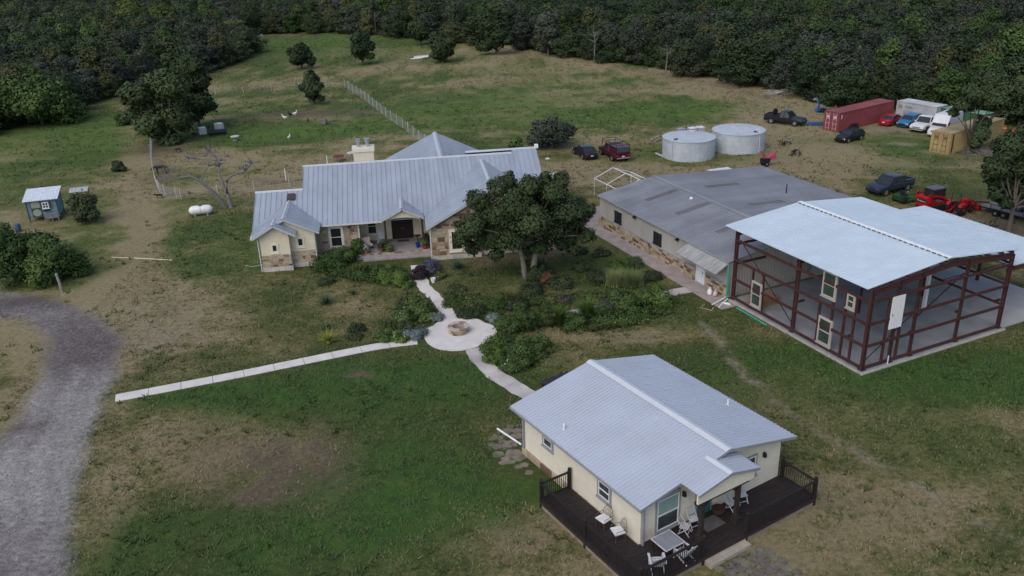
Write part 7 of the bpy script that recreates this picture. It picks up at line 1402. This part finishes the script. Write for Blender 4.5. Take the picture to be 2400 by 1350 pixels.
for k, (b_, tp, lb) in enumerate((((1392, 142), 62, 'bare grey dead snag at the meadow end of the wood'), ((1560, 172), 95, 'bare grey dead snag above the dirt track'), ((2020, 200), 95, 'bare grey dead snag in the wood behind the red container'), ((880, 82), 20, 'bare grey dead snag behind the tall meadow tree'))):
    g_ = at(*b_); h_ = hgt(*b_, tp); t = thing('dead_snag', lb, 'tree', g_, 0, 'dead snags in the wood'); mb = MB(); r_ = random.Random(70 + k); mb.tube([(0, 0, 0), (.2, 0, h_*.5), (.1, .1, h_*.8)], [.16, .12, .06], 6)
    for q in range(9):
        z = h_*r_.uniform(.4, .8); a = r_.uniform(0, 6.28); p0 = Vector((.15, .05, z)); p1 = p0 + Vector((math.cos(a)*1.0, math.sin(a)*1.0, r_.uniform(.3, 1.0))); p2 = p1 + Vector((math.cos(a + r_.uniform(-.8, .8))*.8, math.sin(a)*.8, r_.uniform(-.2, .9))); mb.tube([p0, p1, p2], [.07, .045, .015], 5)
    mb.build('trunk_and_limbs', mat('snag_bark', (.16, .15, .145), .95, 0, .3, 4), t, True)
# ---------------------------------------------------------------- grass: tufts in the meadow, short blades on the lawns
def blades(name, label, n, box, hfun, wid, m, dens, seed, spread=.10, per=4):
    r = np.random.default_rng(seed); x = r.uniform(box[0], box[1], n); y = r.uniform(box[2], box[3], n); k = dens(x, y) > r.random(n); x, y = x[k], y[k]; nb = len(x)
    X_ = np.repeat(x, per) + r.normal(size=nb*per)*spread; Y_ = np.repeat(y, per) + r.normal(size=nb*per)*spread; h = np.repeat(hfun(x, y, r), per)*r.uniform(.6, 1.15, nb*per); a = r.uniform(0, 6.283, nb*per); la = a + np.where(r.random(nb*per) < .5, 1.57, -1.57) + r.normal(size=nb*per)*.3; lm = r.uniform(.7, 1.8, nb*per); ln = np.stack([np.cos(la)*lm, np.sin(la)*lm], 1)
    w2 = wid*r.uniform(.6, 1.4, nb*per); dx, dy = np.cos(a)*w2, np.sin(a)*w2
    V = np.stack([np.stack([X_-dx, Y_-dy, np.zeros_like(h)], 1), np.stack([X_+dx, Y_+dy, np.zeros_like(h)], 1), np.stack([X_+dx*.35+ln[:, 0]*h, Y_+dy*.35+ln[:, 1]*h, h], 1), np.stack([X_-dx*.35+ln[:, 0]*h, Y_-dy*.35+ln[:, 1]*h, h], 1)], 1).reshape(-1, 3)
    dr = sample(dryF, X_, Y_); lu = sample(lushF, X_, Y_); ti = np.clip(.5 + .55*(dr - .45) - .3*lu + r.normal(size=len(X_))*.16, 0, 1)
    Q = V.reshape(-1, 4, 3); fl = np.cross(Q[:, 1] - Q[:, 0], Q[:, 3] - Q[:, 0])[:, 2] < 0; Q[fl] = Q[fl][:, ::-1]; o = link(name, quads_mesh(name, Q.reshape(-1, 3), ti, m)); tag(o, label, 'grass', kind='stuff'); return o
GM = bpy.data.materials.new('grass_blades'); GM.use_nodes = True; nt = GM.node_tree; a_ = nn(nt, 'ShaderNodeAttribute', attribute_name='tint')
nt.links.new(ramp(nt, a_.outputs['Fac'], [(.1, (.050, .090, .023)), (.4, (.095, .115, .036)), (.65, (.155, .140, .062)), (.95, (.24, .19, .11))]), nt.nodes['Principled BSDF'].inputs['Base Color']); nt.nodes['Principled BSDF'].inputs['Roughness'].default_value = .9
built = [PL((590,640),(1310,600),(1290,420),(1250,340),(600,440)), [tuple(BL(*q)[:2]) for q in ((-.6, -.6), (20.8, -.6), (20.8, 16), (-.6, 13.5))], [tuple(SL(*q)[:2]) for q in ((-1.9, -2), (20, -2), (20, 26), (-7, 26))], [tuple(CL(*q)[:2]) for q in ((-1.6, -2.4), (10.1, -2.4), (10.1, 11.2), (-1.6, 11.2))]]
paths = [(PL((270,934),(560,878),(865,816),(978,800)), .62), (PL((976,622),(984,652),(1003,682),(1028,706),(1046,732),(1062,757)), .7), (PL((1108,818),(1136,855),(1178,890),(1245,928)), .75), (PL((1166,757),(1300,742),(1445,715),(1560,690),(1650,671)), .65)]
def free(x, y):
    f = np.ones(x.shape); f[sample(gravel, x, y) > .35] = 0; f[sample(paleF, x, y) > .5] = 0
    for b in built: f[inside(x, y, b)] = 0
    for pl, wd in paths: f[seg_dist(x, y, pl) < wd] = 0
    f[np.hypot(x - PC.x, y - PC.y) < 2.75] = 0; return f
blades('meadow_grass', 'rough tussocky meadow grass beyond the house and around the pen', 70000, (-110, 75, 92, 260), lambda x, y, r: r.uniform(.10, .28, len(x)), .05, GM, lambda x, y: free(x, y)*(~inside(x, y, wood))*np.clip(1.5*fbm(x, y, 6, 91) - .25 - .5*sample(soilF, x, y), 0, 1), 71, .22, 5)
blades('lawn_grass', 'short patchy mown lawn grass around the buildings', 130000, (-34, 48, 26, 92), lambda x, y, r: r.uniform(.05, .13, len(x)), .03, GM, lambda x, y: free(x, y)*np.clip(1.4*fbm(x, y, 2.5, 95) - .2 + .3*sample(lushF, x, y) - .5*sample(soilF, x, y), 0, 1), 72, .09, 4)

blades('lawn_weeds', 'darker weed tufts scattered over the lawns and the yard', 7000, (-38, 50, 26, 95), lambda x, y, r: r.uniform(.10, .26, len(x)), .05, leaf_mat('weed_leaves', (.040, .066, .020), (.125, .135, .05)), lambda x, y: free(x, y)*np.clip(2.2*fbm(x, y, 5, 97) - .75 - .4*sample(soilF, x, y), 0, 1), 73, .13, 7)
beds = [PL((1040,690),(1200,690),(1420,685),(1560,688),(1575,735),(1480,762),(1330,790),(1285,832),(1235,878),(1185,858),(1165,760),(1060,730)), PL((930,705),(1000,700),(1040,745),(990,792),(880,803),(895,765)), PL((745,600),(850,585),(960,640),(965,675),(860,665),(740,640))]
blades('garden_undergrowth', 'leafy undergrowth filling the garden beds between the shrubs', 60000, (-18, 22, 50, 76), lambda x, y, r: r.uniform(.10, .34, len(x)), .055, leaf_mat('undergrowth_leaves', (.034, .060, .018), (.115, .140, .048)), lambda x, y: free(x, y)*(inside(x, y, beds[0]) | inside(x, y, beds[1]) | inside(x, y, beds[2]))*np.clip(2.2*fbm(x, y, 1.6, 99) - .75, 0, 1), 74, .09, 5)
r = np.random.default_rng(5); x = r.uniform(-45, -12, 60000); y = r.uniform(28, 64, 60000); k = sample(gravel, x, y)*.9 + .05*(sample(gravel, x, y) > .02) > r.random(60000); k &= sample(gravel, x, y) > .01; x, y = x[k][:14000], y[k][:14000]; n = len(x); sz = r.uniform(.018, .05, n); an = r.uniform(0, 6.283, n)
V = np.stack([np.stack([x + np.cos(an + q)*sz*f, y + np.sin(an + q)*sz*f, np.full(n, 0.) + h*sz], 1) for q, f, h in ((0, 1, .05), (1.7, 1.1, .1), (3.2, .9, .9), (4.6, 1, .3))], 1).reshape(-1, 3)
GST = leaf_mat('gravel_stone', (.12, .11, .112), (.34, .32, .31)); o = link('loose_gravel', quads_mesh('loose_gravel', V, r.random(n), GST)); tag(o, 'loose grey gravel stones scattered over the curving drive', 'gravel', kind='stuff')
